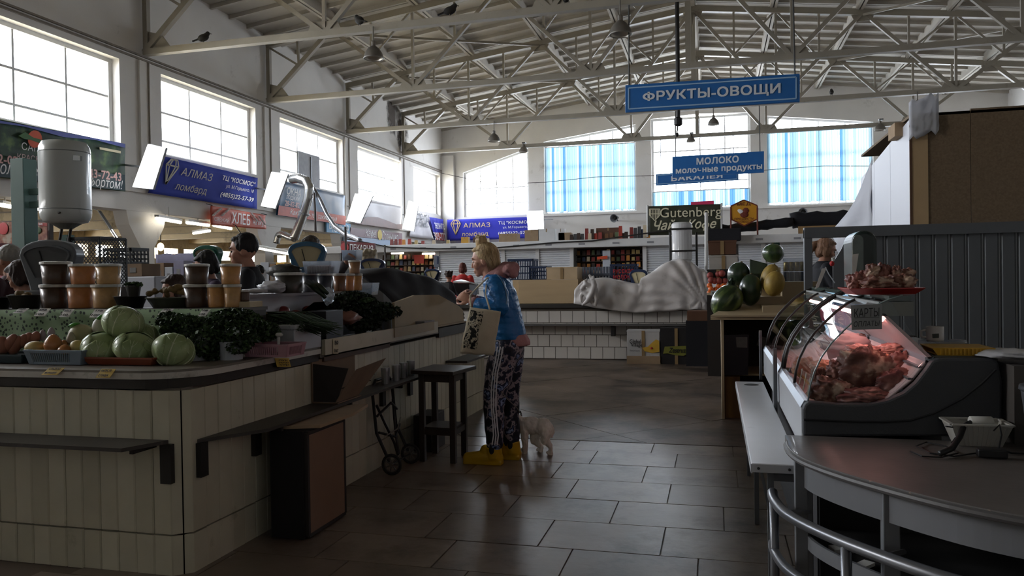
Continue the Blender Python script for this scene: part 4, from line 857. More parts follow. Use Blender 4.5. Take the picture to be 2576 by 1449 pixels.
def knotf():
    mb = MB(); c = pY(1482,730,CYB-.25)
    for i in range(5):
        pts = [c+Vector((.14*math.sin(i*1.7+k*.7)*(.6+.1*k),-.02*i+.02*math.sin(k*2+i),.22-.09*k+.05*math.cos(i+k*1.3))) for k in range(6)]
        mb.tube(pts,[.02,.04,.05,.05,.04,.02],8)
    return mb
part('tarp_knot', remesh(knotf(),.015,4), wtp, bpy.data.objects['white_tarpaulin'], smooth=True)
# electric boiler on a black frame behind the tarpaulin
Y = 14.6; c = pY(1716,658,Y); s_ = mpp(1716,Y); r = 25*s_
t = thing('electric_boiler','white upright electric boiler strapped to a black frame behind the tarpaulin','water heater',(c.x,Y,0))
part('tank', MB().lathe([(r*.8,c.z),(r,c.z+.04),(r,c.z+94*s_),(r*.85,c.z+98*s_)],(c.x,Y,0),24), mat('boiler_white','c4c4c4',.35,coat=.3,var=.04), t, smooth=False)
for px in (1686,1752): p = pY(px,600,Y); part('frame_post', MB().tube([(p.x,Y,0),(p.x,Y,pY(px,585,Y).z)],.022,6), mdk, t)
for py in (577,632): part('strap', MB().lathe([(r*1.02,-.015),(r*1.05,0),(r*1.02,.015)],(c.x,Y,pY(1716,py,Y).z),20,cap=False), mdk, t); z = pY(1716,py,Y).z; part('cross_bar', MB().bar((pY(1686,py,Y).x,Y-r,z),(pY(1752,py,Y).x,Y-r,z),.03,.03), mdk, t)
for dx in (-.06,.0,.06): part('pipe_stub', MB().lathe([(.015,0),(.015,-.08)],(c.x+dx,Y,c.z),6), mdk, t)
solo('tall_pole', MB().tube([pY(1777,535,14.0),Vector((pY(1774,760,14).x,14.0,.98-.98))],.03,8), mat('pole_white','c9c9c6',.5), 'thin pale pole standing at the right end of the white tarpaulin', 'pole')
solo('leaning_planks', MB().box(pY(1757,700,13.9).x,13.85,.0,pY(1771,700,13.9).x,13.9,1.44), mat('plank_cream','bfae93',.7,var=.15,stretch=(9,9,1)), 'pale board standing behind the right edge of the white tarpaulin', 'board')
# stacked fruit cartons and oranges
Y = 11.6; z = pY(1800,740,Y).z
kb = mat('kraft_dark','5b3d2a',.75,var=.15,vs=4); sx0, sx1 = pY(1778,650,Y).x, pY(1856,650,Y).x
solo('fruit_rack', MB().box(sx0,Y-.3,0,sx1,Y+.5,pY(1778,742,Y-.2).z-.001), mat('rack_dark','29231f',.7), 'dark crate base under the stacked fruit cartons', 'stand')
cart('upper brown fruit carton of the stack beside the pole',1782,1852,605,641,Y,kb,d=.4); cart('white fruit carton with yellow and black print under the brown one',1784,1856,642,679,Y,mat('print_carton','a9a49c',.7,var=.15),d=.4)
t = bpy.data.objects['carton.%03d'%(len([o for o in bpy.data.objects if o.name.startswith('carton')])-1)] if False else None
solo('print_patch', MB().prism([pY(x,y,Y-.012) for x,y in ((1832,643),(1855,642),(1855,664),(1838,664))],(0,.004,0)), mat('yellow_pack','c99a3e',.6), 'yellow sun print on the white fruit carton', 'print') if False else None
cart('black fruit tray carton holding dark peaches',1780,1834,678,704,Y-.05,mat('black_carton','1d1a1a',.6),d=.4)
orange = mat('orange_peel','d0672a',.4,var=.08,vs=20,bump=.1,bs=150); peach = mat('dark_peach','8e4038',.6,var=.2,vs=6)
def balls(n, x0,x1,y0,y1,Y,r,m,name,label,cat,group,rows=2):
    src = None; i = 0; RW = ['lowest','middle','upper']
    for rr in range(rows):
        k = (n+rows-1)//rows
        for j in range(k):
            if i >= n: break
            px = x0+(x1-x0)*(j+.5+.5*(rr%2)*.6)/k; py = y1+(y0-y1)*(rr/(max(1,rows-1)))
            c = pY(px,py,Y+.05*rr); 
            if src is None: src = part(name, MB().ell((0,0,r),(r,r,r*.95),12,8), m, local=True, smooth=True); o = src; tag(o,label,cat,group)
            else: o = src.copy(); COL.objects.link(o)
            o['label'] = '%s, %s from left in the %s row'%(label,ORD[j],RW[rr]); o['group'] = group; o.location = (c.x,c.y,c.z-r); TOPL[o.name] = Vector(o.location); o.rotation_euler = (random.random(),random.random(),random.random()*6); i += 1
balls(12,1780,1838,718,734,Y-.2,.042,orange,'orange','orange in the tilted tray','fruit','oranges in the tilted tray',3)
balls(7,1784,1830,688,704,Y-.12,.05,peach,'peach','peach in the tray above the oranges','fruit','peaches in the tray above the oranges',2)
solo('orange_tray', MB().box(pY(1778,740,Y-.2).x,Y-.3,pY(1778,742,Y-.2).z,pY(1842,740,Y-.2).x,Y-.02,pY(1778,736,Y-.2).z), cardl, 'pale carton tray under the oranges', 'tray')
t = thing('price_tag','white price tag under the oranges','price tag',pY(1795,738,Y-.303)); part('card', MB().prism([pY(x,y,Y-.305) for x,y in ((1788,731),(1804,731),(1804,743),(1788,743))],(0,.004,0)), mat('paper','c9c9c4',.8), t); write('300', black, t, pY(1796,737,Y-.307), X_, Z_, w=.07, h=.04, bold=.02)
# ---------------- boxes on the floor by the tiled counter
t = cart('white banana carton with a yellow fruit print on the floor by the counter',1578,1659,832,909,12.75,mat('banana_carton','b8b6b4',.6,var=.06,dirt='8d857c'),z0=0,d=.35); x0 = pY(1578,860,12.75).x; x1 = pY(1659,860,12.75).x
part('kraft_base', MB().box(x0-.01,12.735,0,x1+.01,13.1,.13), card, t); gl = lambda px, py: pY(px,py,12.735)
write('Global', black, t, gl(1598,859), X_, Z_, w=.18, h=.07, bold=.02); write('Village', black, t, gl(1601,869), X_, Z_, w=.18, h=.07, bold=.02); write('Premium bananas', black, t, gl(1597,882), X_, Z_, w=.16, h=.03)
part('banana_print', MB().prism([gl(x,y) for x,y in ((1616,875),(1630,872),(1640,862),(1650,854),(1658,857),(1659,885),(1640,888),(1622,884))],(0,.006,0)), mat('banana_yellow','c9a036',.6,var=.12), t); part('print_dot', MB().ell(gl(1639,876)-Y_*.004,(.018,.006,.018)), redink, t)
t = cart('black and green fruit carton on the floor, middle of the row of three',1662,1741,826,909,12.75,mat('black_carton','1d1a1a',.6),z0=0,d=.35)
part('green_print', MB().prism([gl(x,y) for x,y in ((1668,890),(1680,889),(1700,894),(1720,895),(1734,888),(1733,870),(1672,872))],(0,.006,0)), mat('zest_green','77772c',.6), t); write('Zestruz', black, t, gl(1704,881)-Y_*.006, X_, Z_, w=.27, h=.08, sl=.3, bold=.03)
t = cart('black carton with grey lettering on the floor, rightmost of three',1744,1812,838,909,12.75,mat('black_carton','1d1a1a',.6),z0=0,d=.35)
for py in (847,863): write('ФРУКТЫ ЮГА', mat('dull_ink','77747a',.6,var=0), t, gl(1778,py), X_, Z_, w=.36, h=.035)
part('oval_badge', MB().ell(gl(1790,880),(.09,.005,.04),12,6), mat('badge_dull','6f3f46',.6), t); part('pale_base', MB().box(pY(1744,890,12.75).x,12.738,0,pY(1812,890,12.75).x,12.75,.12), mat('pale_base','8d7a66',.8,var=.3,vs=10), t)
solo('black_bin_bag', remesh(MB().ell(pY(1703,836,12.9),(.3,.2,.1),14,8).ell(pY(1690,830,12.85),(.15,.15,.08),10,6).ell(pY(1720,832,12.85),(.16,.15,.09),10,6),.02,2).__class__ and MB().ell(pY(1703,836,12.95),(.27,.18,.09),16,9,fn=lambda q: 1+.18*nz(q.x*4,q.y*4,q.z*4)), mat('black_plastic','141417',.25,var=.3,bump=.3,bs=8), 'crumpled black plastic sack on top of the green printed carton', 'bag', smooth=True)
solo('red_print_carton', MB().box(pY(1728,800,12.5).x,12.55,pY(1728,808,12.5).z,pY(1785,800,12.5).x,12.95,pY(1728,783,12.5).z), mat('kraft_dark','5b3d2a',.75), 'brown carton with red print on the shelf behind the melon table', 'box', bevel=.004)
solo('carton_shelf', MB().box(pY(1725,808,12.5).x,12.5,0,pY(1790,808,12.5).x,13.0,pY(1728,808.5,12.5).z), mat('black_cloth','17161a',.85), 'dark covered stand behind the melon table', 'stand')
# ---------------- melon stand
MY = 7.9; mtan = mat('tan_laminate','ab9a7c',.5,var=.07,vs=2)
t = thing('melon_table','tan laminate table with an open black underside holding melons','table',(.4,MY+.4,0)); L0 = pY(1815,900,MY).x; zt = .985
dep = 1.0; part('table_top', MB().prism([(L0-.1,MY,zt),(.95,MY,zt),(.95,MY+dep,zt),(L0+.05,MY+dep,zt),(L0-.1,MY+.4,zt)],(0,0,.025)), mtan, t)
part('tilted_board', MB().prism([(L0-.1,MY-.02,zt+.03),(.95,MY-.02,zt+.03),(.95,MY+.42,zt+.125),(L0+.1,MY+.42,zt+.125)],(0,0,.015)), mtan, t); part('riser', MB().box(L0+.12,MY+.43,zt+.025,pY(1968,700,MY+.7).x-.01,MY+.98,1.2), mtan, t); part('riser', MB().box(pY(1915,690,MY+.7).x,MY+.78,1.2,pY(1968,700,MY+.7).x-.01,MY+.98,1.5), mtan, t)
part('side_panel', MB().box(L0,MY+.02,0,L0+.025,MY+dep,zt), mtan, t); part('side_panel', MB().box(.9,MY+.02,0,.925,MY+dep,zt), mtan, t); part('back_panel', MB().box(L0,MY+dep-.03,0,.925,MY+dep,zt), mat('rack_dark','29231f',.7), t); part('shelf_board', MB().box(L0+.03,MY+.3,.4,.9,MY+dep-.03,.42), mtan, t)
solo('melon_box', MB().box(pY(1918,760,MY+.1).x,MY+.08,zt+.026,.93,MY+.5,pY(1940,769,MY+.1).z), mtan, 'tan boxed step on the melon table under the yellow melons', 'box', bevel=.004)
solo('can_box', MB().box(pY(1968,740,MY+.5).x,MY+.52,zt+.026,1.02,MY+.95,pY(1990,709,MY+.5).z), mtan, 'tall tan box on the melon table under the black drink pack', 'box', bevel=.004)
t = thing('dark_fridge_door','dark cabinet panel with a pale sticker under the melon table','cabinet',(.2,MY+.2,.42)); q = [pY(x,y,MY+.15) for x,y in ((1818,843),(1884,842),(1882,943),(1818,944))]
part('panel', MB().prism(q,(0,.04,0)), mat('purple_black','1a1720',.5,var=.3,vs=5), t); part('sticker', MB().prism([pY(x,y,MY+.145) for x,y in ((1851,848),(1880,848),(1880,875),(1853,874))],(0,.004,0)), mat('sticker_grey','6d6b69',.7,var=.15,vs=30), t)
solo('wooden_crate_end', MB().box(L0+.03,MY+.1,0.0,pY(1862,1000,MY+.1).x,MY+.3,pY(1840,948,MY+.1).z), mat2('knotty_plank','7a5a2c','4a2e14',3,.35,.75,.7,kind='noise',stretch=(4,4,.8)), 'knotty pine board standing under the melon table', 'board')
solo('wall_notice', MB().prism([pY(x,y,MY+.6) for x,y in ((1912,846),(1930,850),(1928,878),(1903,868))],(0,.01,0)), mat('sticker_grey','6d6b69',.7), 'tilted pale leaflet in the dark beside the cabinet panel', 'paper')
wm = [mat2('watermelon_rind','24351f','4d6238',9,.42,.62,.3,bump=.0,stretch=(1,1,.25),coat=.3,detail=6), mat2('watermelon_dark','19261a','35482f',8,.4,.65,.3,stretch=(1,1,.25),coat=.3,detail=6), mat2('watermelon_striped','26361c','6a7a40',13,.44,.62,.3,detail=5,coat=.3,stretch=(1,1,.1))]
def melon(label, px, py, w_, h_, Y, m, tilt=(0,0,0), name='watermelon', cat='watermelon', tip=True):
    s_ = mpp(px,Y); rx, rz = w_*s_/2, h_*s_/2; c = pY(px,py,Y); t = thing(name,label,cat,(c.x,Y,c.z)); t.rotation_euler = tilt
    part('rind', MB().ell((0,0,0),(rx,rx*.97,rz),22,14,fn=lambda q: 1+.02*math.cos(8*math.atan2(q.y,q.x))*(1-abs(q.z))-.05*max(0,q.z)**3), m, t, smooth=True, local=True)
    if tip: part('stem_scar', MB().ell((0,0,rz*.97),(rx*.1,rx*.1,rz*.05),8,5), mat('scar','6d6240',.7), t, local=True)
    return t
melon('big striped watermelon lying lowest at the left front of the table',1829,757,72,92,MY+.25,wm[2],(0,.65,0)); melon('dark watermelon standing at the front beside the yellow melons',1888,728,54,82,MY+.35,wm[1],(0,.06,0)); melon('dark watermelon behind the striped one',1858,690,54,66,MY+.62,wm[1],(0,.25,0)); melon('round watermelon on top at the back with a green card behind it',1945,637,52,50,MY+.9,wm[0],(0,0,0))
melon('shadowed watermelon wedged under the cut wedge',1912,690,40,50,MY+.65,wm[1],(0,.5,0))
ym = mat2('yellow_melon_skin','8d7335','b39a4e',14,.35,.7,.5,bump=.15,stretch=(1,1,.4))
melon('upper yellow melon leaning back on the other one',1938,698,46,72,MY+.4,ym,(0,.3,0),'yellow_melon','melon'); melon('front yellow melon with smooth rounded tip',1948,713,50,66,MY+.26,ym,(0,.25,0),'yellow_melon','melon')
t = thing('watermelon_wedge','cut watermelon wedge with a pointed green rind','watermelon',pY(1905,672,MY+.55)); q = [pY(x,y,MY+.5) for x,y in ((1886,652),(1932,664),(1918,690),(1888,690))]; part('rind', MB().prism(q,(0,.12,0)), wm[1], t, bevel=.01)
solo('green_card', MB().prism([pY(x,y,MY+.95) for x,y in ((1940,611),(1962,610),(1962,628),(1940,628))],(0,.02,0)), mat('green_plastic','16352a',.4,coat=.3), 'small dark green card standing on the top watermelon', 'card', bevel=.006)
solo('pineapple_leaves', MB().tube([pY(1836,718,MY+.35),pY(1842,700,MY+.3)],[.04,.012],6).tube([pY(1840,718,MY+.35),pY(1850,704,MY+.3)],[.03,.004],6).tube([pY(1838,718,MY+.35),pY(1832,706,MY+.3)],[.03,.004],6), mat('dark_leaf','20301f',.6), 'tuft of dark withered leaves between the left watermelons', 'leaves')
# drink cans pack
t = thing('drink_pack','shrink-wrapped block of black and yellow drink cans on the tan box','drinks',(pY(2000,708,MY+.6).x,MY+.7,pY(2000,708,MY+.5).z)); s_ = mpp(2000,MY+.6); c = Vector(t.location)
for i in range(4):
    for j in range(2):
        x = c.x+(i-1.5)*.052; y = c.y+(j-.5)*.056; 
        for lv in range(2):
            z = c.z+lv*.105; part('can', MB().lathe([(.022,0),(.026,.006),(.026,.09),(.021,.1),(.02,.1)],(x,y,z),10), mat('can_black','1b1d2a',.3,.4,var=.1) if not lv else mat('can_gold','7d6a33',.3,.4,var=.5,vs=40), t, smooth=True)
part('shrink_wrap', MB().box(c.x-.106,c.y-.058,c.z,c.x+.106,c.y+.058,c.z+.24), clear('film','e9edf2',.12), t)
# ---------------- grey sheet partition with a window opening
PY = 7.25; gm = mat('grey_sheet','5f6367',.45,.2,var=.06,vs=2); t = thing('sheet_partition','blue-grey ribbed sheet partition with an open window frame at its left end','partition',(2.2,PY,0))
X0 = pY(2022,600,PY).x; X1 = pY(2042,600,PY).x; X2 = pY(2146,600,PY).x; zt = 1.83
part('frame_post', MB().box(X0,PY-.04,0,X1,PY+.04,zt-.02), gm, t); part('head_rail', MB().box(X0,PY-.05,zt-.09,4.6,PY+.05,zt), gm, t)
part('frame_rail', MB().box(X1,PY-.03,zt-.09,X2,PY+.03,zt-.04), gm, t); part('sill_panel', MB().box(X0,PY-.02,0,X2,PY+.02,pY(2080,742,PY).z), gm, t)
part('gusset_sheet', MB().prism([pY(x,y,PY-.015) for x,y in ((2127,604),(2148,600),(2148,760),(2096,760),(2096,660),(2116,628))],(0,.03,0)), gm, t)
x = X2
while x < 4.6:
    b = .125; part('ribbed_sheet', MB().prism([(x+.004,PY,0),(x+.02,PY-.02,0),(x+b-.02,PY-.02,0),(x+b-.004,PY,0),(x+b-.004,PY+.01,0),(x+.004,PY+.01,0)],(0,0,zt-.08)), gm, t)
    part('seam_strip', MB().box(x-.006,PY-.002,0,x+.006,PY+.005,zt-.08), mat('seam_light','8b8f92',.4,.3), t); x += b
# ---------------- chipboard booth above the partition
BX, BYf, bt = 2.12, 9.5, 3.19; t = thing('storage_booth','tall booth clad in raw brown chipboard with white panelled side','booth',(4,11,0))
chip = mat2('chipboard','6d5d4a','7b6a55',55,.35,.65,.85,detail=8); px_ = pY(2335,400,BYf).x
part('chipboard_panel', MB().box(px_,BYf,0,px_+.42,BYf+.03,bt-.0), chip, t); part('chipboard_panel', MB().box(px_+.425,BYf,0,6.5,BYf+.03,bt+.02), chip, t)
part('corner_board', MB().box(BX,BYf-.01,0,px_-.004,BYf+.03,bt), mat('raw_fibreboard','b39a76',.8,var=.06), t)
wp = mat('white_panel','c3c5cb',.5,var=.04,vs=.8)
for i in range(3):
    y = BYf+.04+i*1.0; part('white_panel', MB().prism([(BX,y,0),(BX,y+.99,0),(BX,y+.99,bt-.05-.1*(i+1)),(BX,y,bt-.05-.1*i)],(.03,0,0)), wp, t)
part('roof_panel', MB().box(BX,BYf,bt-.03,6.5,BYf+3,bt), chip, t); part('edge_trim', MB().box(BX-.012,BYf-.015,0,BX+.012,BYf-.0,bt), mat('trim_brown','5a3f2c',.6), t)
def fsheet(u, v):
    y = BYf+2.2+u*1.3; z = 1.5+(1.0+.5*(1-u))*v; return Vector((BX+.02-.02*v-.26*math.sin(math.pi*min(1,v+.12))*abs(nz(u*3,v*2.5,1))-.3*u*math.sin(math.pi*(.08+v*.9)),y,z))
solo('plastic_sheet', MB().grid(fsheet,14,18), sheer('sheet_white','d6d8de',.3), 'white plastic sheet bulging off the far edge of the booth side', 'sheet', smooth=True, fix=False, solid=.006)
def ftear(u, v): return Vector((BX-.02+.3*u,BYf-.03-.05*abs(nz(u*4,v*4)),bt-.3+.42*v+.1*u+(.1*nz(u*5,0,3))))
solo('torn_film', MB().grid(ftear,8,8), sheer('sheet_white','d6d8de',.3), 'torn white film hanging at the top corner of the booth', 'sheet', smooth=True, fix=False, solid=.004)
solo('corner_box', MB().box(pY(2253,320,BYf+.3).x,BYf+.35,pY(2253,341,BYf+.3).z,pY(2298,310,BYf+.3).x,BYf+.7,pY(2253,306,BYf+.3).z), card, 'small open brown box perched on the top corner of the booth', 'box', bevel=.004)
# ================= VEGETABLE STALL ON THE LEFT =================
cp_ = [mat('cream_panel_%d'%i,c,.5,var=.1,vs=5,dirt='6d6450',ds=4,dl=.7,bump=.05,bs=20) for i,c in enumerate(('b8b39e','b2ad98','bdb8a3'))]
dkw = mat('dark_edge_board','2e2a25',.6,var=.25); wlam = mat('white_laminate_edge','b9b6ae',.45,var=.08,dirt='6f675c',ds=6,dl=.62); ltop = mat('worn_worktop','6d675e',.5,var=.2,vs=4)
CX0, CY0, CT = -2.5, 3.2, 1.0
t = thing('vegetable_counter','long L-shaped stall counter clad in cream ribbed panels','counter',(CX0,CY0,0)); vc = t
part('core', MB().box(-6.2,CY0+.03,0,CX0-.03,4.1,CT-.09).box(-3.3,CY0+.03,0,CX0-.03,8.2,.9), mat('grout','6d665e',.9), t)
def strips(n, fn, wd, nm='ribbed_panel'):
    for i in range(n):
        for z0, z1 in ((-.005,.192),(.2,.9)):
            m = MB(); a, b = i*wd, (i+1)*wd-.0018; fn(m,a,b,z0,z1+random.uniform(-.002,.002) if z1 < .5 else z1,random.uniform(0,.003)); part(nm, m, random.choice(cp_), t)
strips(34, lambda m,a,b,z0,z1,e: m.prism([(CX0-.07-a,CY0+.03,z0),(CX0-.07-a,CY0-e+.004,z0),(CX0-.074-a-.004,CY0-e,z0),(CX0-.07-b+.004,CY0-e,z0),(CX0-.07-b,CY0-e+.004,z0),(CX0-.07-b,CY0+.03,z0)],(0,0,z1-z0)), .105)
strips(46, lambda m,a,b,z0,z1,e: m.prism([(CX0-.03,CY0+.06+a,z0),(CX0+e-.004,CY0+.06+a,z0),(CX0+e,CY0+.064+a,z0),(CX0+e,CY0+.056+b,z0),(CX0+e-.004,CY0+.06+b,z0),(CX0-.03,CY0+.06+b,z0)],(0,0,z1-z0)), .108)
for z0, z1 in ((-.005,.192),(.2,.9)): part('corner_panel', MB().prism([(CX0-.07,CY0,z0),(CX0,CY0+.06,z0),(CX0-.03,CY0+.08,z0),(CX0-.08,CY0+.03,z0)],(0,0,z1-z0)), cp_[2], t)
def rounded(z0, z1, ov, r=.3, y1=4.5):
    p = [(-6.3,CY0-ov,z0)]; cx, cyy = CX0+ov-r, CY0-ov+r
    p += [(cx+r*math.cos(a),cyy+r*math.sin(a),z0) for a in [-math.pi/2+math.pi/2*k/8 for k in range(9)]]
    p += [(CX0+ov,y1,z0),(-3.05,y1,z0),(-3.05,4.12,z0),(-6.3,4.12,z0)]; return MB().prism(p,(0,0,z1-z0))
part('worktop', rounded(CT-.012,CT,.03), ltop, t); part('edge_strip', rounded(CT-.042,CT-.012,.035), wlam, t); part('edge_skirt', rounded(.91,CT-.042,.018,.27), dkw, t)
part('side_worktop', MB().box(-3.3,4.5,.93,CX0+.03,8.22,.975), ltop, t); part('edge_skirt', MB().box(CX0-.02,6.7,.89,CX0+.035,8.24,.975), dkw, t)
part('price_rail', MB().box(CX0+.03,4.52,.945,CX0+.055,6.62,1.045), mat('cream_board','b3ab96',.6,var=.08,dirt='7c7263',ds=5,dl=.66), t)
part('price_rail', MB().box(CX0+.05,5.62,.975,CX0+.065,6.5,1.05), mat('tan_rail','9c8c72',.7,var=.1), t)
part('under_board', MB().box(CX0,4.55,.9,CX0+.03,5.6,.945), mat('brown_board','4c3a2e',.7), t)
shm = mat('dark_shelf_board','38342f',.45,var=.25,dirt='8d8478',ds=9,dl=.7)
part('bag_shelf', MB().prism([(-6.3,CY0-.005,.645),(CX0-.08,CY0-.005,.645),(CX0-.17,CY0-.21,.645),(-6.3,CY0-.21,.645)],(0,0,.018)), shm, t)
part('bag_shelf', MB().prism([(CX0+.005,CY0+.1,.63),(CX0+.005,6.1,.63),(CX0+.2,6.1,.63),(CX0+.2,CY0+.42,.63)],(0,0,.018)), shm, t)
part('bag_shelf', MB().box(CX0+.005,6.95,.63,CX0+.22,8.25,.65), shm, t); bk = mat('bracket_black','25231f',.5,.3)
for x in (CX0-.11,-3.9): part('bracket', MB().box(x,CY0-.03,.455,x+.06,CY0-.0,.645), bk, t); part('bracket', MB().box(x-.06,CY0-.16,.625,x-.04,CY0,.645), bk, t)
for y in (CY0+.09,3.76,4.6,5.45,6.0): part('bracket', MB().box(CX0,y,.46,CX0+.03,y+.06,.63), bk, t); part('bracket', MB().box(CX0,y+.02,.6,CX0+(.18 if y > 3.4 else .02),y+.04,.63), bk, t)
write('54', mat('grey_ink','55575c',.6,var=0), t, (CX0+.012,5.3,.76), (0,1,0), Z_, w=.1, h=.09)
# raised steps behind the front goods
t = thing('display_step','raised display step skirted in green cloth with dark polka dots','display',(-4.4,4.1,CT)); ST = 1.272
part('step_top', MB().box(-6.3,4.0,ST-.02,-2.72,4.3,ST), mat('step_grey','4f4c47',.6,var=.2), t)
dots = mat2('polka_cloth','1d2a1c','7d9472',36,.3,.36,.8,kind='voronoi')
part('cloth_skirt', MB().grid(lambda u,v: Vector((-6.3+3.6*u,4.0-.012*math.sin(u*70)*(1-v)-.004,CT+.002+(ST-CT-.004)*v)),90,4), dots, t, smooth=True, fix=False, solid=.003)
part('side_leg', MB().box(-6.3,4.02,CT,-6.26,4.28,ST-.02), dkw, t); part('side_leg', MB().box(-2.76,4.02,CT,-2.72,4.28,ST-.02), dkw, t)
t = thing('white_step','long white boxed step along the back of the side counter','display',(-3.0,5.2,.98)); part('front_board', MB().box(-2.97,4.3,.98,-2.95,6.2,1.325), mat('white_board','a6a7ab',.5,var=.06), t); part('top_board', MB().box(-3.35,4.3,1.325,-2.93,6.2,1.345), mat('white_board','a6a7ab',.5,var=.06), t); part('back_board', MB().box(-3.35,4.3,.98,-3.33,6.2,1.325), mat('white_board','a6a7ab',.5), t)
def tagc(px0,py0,px1,py1,Y,m,lines,label,tilt=.0,group=None,X=None,skew=6):
    f = (lambda x,y: pX(x,y,X)) if X is not None else (lambda x,y: pY(x,y,Y))
    q = [f(px0+skew,py0),f(px1+skew,py0),f(px1,py1),f(px0,py1)]
    if X is None: q[2] = q[2]-Y_*tilt; q[3] = q[3]-Y_*tilt
    t = thing('price_tag',label,'price tag',sum(q,Vector())/4,group=group); u = (q[1]-q[0]).normalized(); v = (q[0]-q[3]).normalized(); n = u.cross(v)
    part('card', MB().prism([p+n*.001 for p in q],n*-.002), m, t); w_ = (q[1]-q[0]).length; h_ = (q[0]-q[3]).length
    for i, s_ in enumerate(lines): write(s_, black, t, q[0].lerp(q[2],.5)+v*h_*(.27-.54*i/max(1,len(lines)-1) if len(lines) > 1 else 0)+n*.002, u, v, w=w_*.7, h=h_*(.26 if len(lines) < 3 else .19), bold=.02)
    return t
yt = mat('yellow_card','b99a2e',.6,var=.06); wtg = mat('paper','c9c9c4',.8)
tagc(112,925,152,942,3.162,yt,('СЛАДКАЯ','МОЛОДАЯ'),'yellow price card folded over the counter edge below the grey basket',.02,skew=12)
tagc(248,928,284,949,3.162,yt,('КАПУСТА','СЛАВА'),'yellow price card below the orange tray of cabbages',.02,skew=8)
tagc(697,901,732,923,0,yt,('ЛУК','УКРОП','50р'),'yellow price card below the pink basket',X=-2.46,skew=-6)
for a, b, c, d, s_, lb in ((42,776,68,787,'ИМБИРЬ','first white tag from the left on the display step edge'),(95,776,122,795,'МОРКОВЬ','white tag below the dark sauerkraut tubs on the left'),(158,778,182,797,'КАПУСТА','narrow white tag below the middle of the left tubs'),(234,778,262,798,'ОГУРЦЫ','white tag at the right end of the left tubs'),(405,777,432,792,'ХРЕН','white tag below the ginger basin'),(505,778,525,795,'ЧЕРЕМША','white tag just right of the top cabbage near the parsley')):
    tagc(a,b,c,d,3.985,wtg,(s_,'100'),lb,.03)
t = tagc(838,853,851,890,0,mat('tan_card','b8ab8d',.7),('50','1кг'),'tan hand-written card hanging on the rail of the side counter',X=-2.44,skew=0)
# ---- goods at the front
def blob(name,label,cat,c,r,m,rot=(0,0,0),fn=None,group=None,seg=14,ring=10):
    t = solo(name, MB().ell(c,r,seg,ring,rot,fn), m, label, cat, group, base=c, smooth=True); return t
def basket(name,label,l,r_,top_,bot,Y,m,dep=.2,slots=True,solid=True,taper=.88):
    a = pY(l,top_,Y); b = pY(r_,top_,Y); zb = CT+.001; h = a.z-zb; w_ = b.x-a.x; c = Vector(((a.x+b.x)/2,Y+dep/2,zb)); t = thing(name,label,'basket' if slots else 'tray',c)
    def ring(z, k): return [Vector((c.x+sx*w_/2*k,c.y+sy*dep/2*k,z)) for sx,sy in ((-1,-1),(1,-1),(1,1),(-1,1))]
    lo, hi = ring(zb+.004,taper), ring(zb+h,1)
    part('bottom', MB().prism(lo,(0,0,.004)), m, t)
    for i in range(4):
        j = (i+1)%4; A_, B2, C_, D_ = lo[i],lo[j],hi[j],hi[i]; n = (B2-A_).cross(D_-A_).normalized()
        if slots and i in (0,1):
            mb = MB(); k = max(8,int((B2-A_).length/.012)); Lp = lambda u,v: A_.lerp(B2,u).lerp(D_.lerp(C_,u),v)
            for s_ in range(k+1):
                if .12 < s_/k < .8 or True: mb.bar(Lp(s_/k,.15),Lp(s_/k,.85),.0045,.004,n)
            mb.bar(Lp(0,.07),Lp(1,.07),.005,h*.18,Z_); mb.bar(Lp(0,.92),Lp(1,.92),.005,h*.18,Z_); mb.prism([Lp(.8,0),Lp(1,0),Lp(1,1),Lp(.8,1)],n*.004); mb.prism([Lp(0,0),Lp(.1,0),Lp(.1,1),Lp(0,1)],n*.004)
            part('slotted_side', mb, m, t)
        else: part('side', MB().prism([A_,B2,C_,D_],n*.004), m, t)
    mb = MB()
    for i in range(4): mb.bar(hi[i],hi[(i+1)%4],.014,.008)
    part('rim', mb, m, t); return t
gb = mat('grey_blue_plastic','75838f',.4,var=.08); basket('slotted_basket','grey-blue slotted plastic basket of onions and potatoes at the counter edge',60,206,882,922,3.33,gb,.22)
basket('teal_tray','dark teal plastic tray of reddish roots at the left edge',-60,56,893,925,3.36,mat('dark_teal_plastic','1f3136',.4),.22,slots=False)
basket('orange_tray','low orange-brown tray under the pile of cabbages',207,384,900,926,3.36,mat('terracotta_plastic','7d3f28',.45,var=.1),.3,slots=False)
on = mat2('onion_skin','8d5530','b57a48',9,.35,.7,.35,stretch=(1,1,.15),coat=.2); pot = mat2('pale_potato','a99258','c4ae70',12,.35,.7,.5,coat=.05)
def at_(px,py,Y): return pY(px,py,Y)
def px_blob(name,label,cat,l,r_,t_,b_,Y,m,rot=(0,0,0),fn=None,group=None,dep=1.):
    s_ = mpp((l+r_)/2,Y); return blob(name,label,cat,pY((l+r_)/2,(t_+b_)/2,Y),((r_-l)/2*s_,(r_-l)/2*s_*dep,(b_-t_)/2*s_),m,rot,fn,group)
oni = lambda q: 1+.28*max(0,q.z)**8-.03*math.cos(8*math.atan2(q.y,q.x))*.3
px_blob('potato','long pale yellow potato at the left in the grey-blue basket','vegetable',65,113,858,892,3.42,pot,fn=lambda q:1+.06*nz(q.x*2,q.y*2,q.z)); px_blob('onion','large golden onion in the middle of the grey-blue basket','vegetable',112,156,846,890,3.42,on,fn=oni)
px_blob('onion','small flat golden onion at the front of the grey-blue basket','vegetable',146,180,869,892,3.4,on,fn=oni); px_blob('pear_squash','yellow pear-shaped squash at the right in the grey-blue basket','vegetable',178,216,852,888,3.44,pot,(0,.5,0),fn=lambda q:1-.25*max(0,q.z))
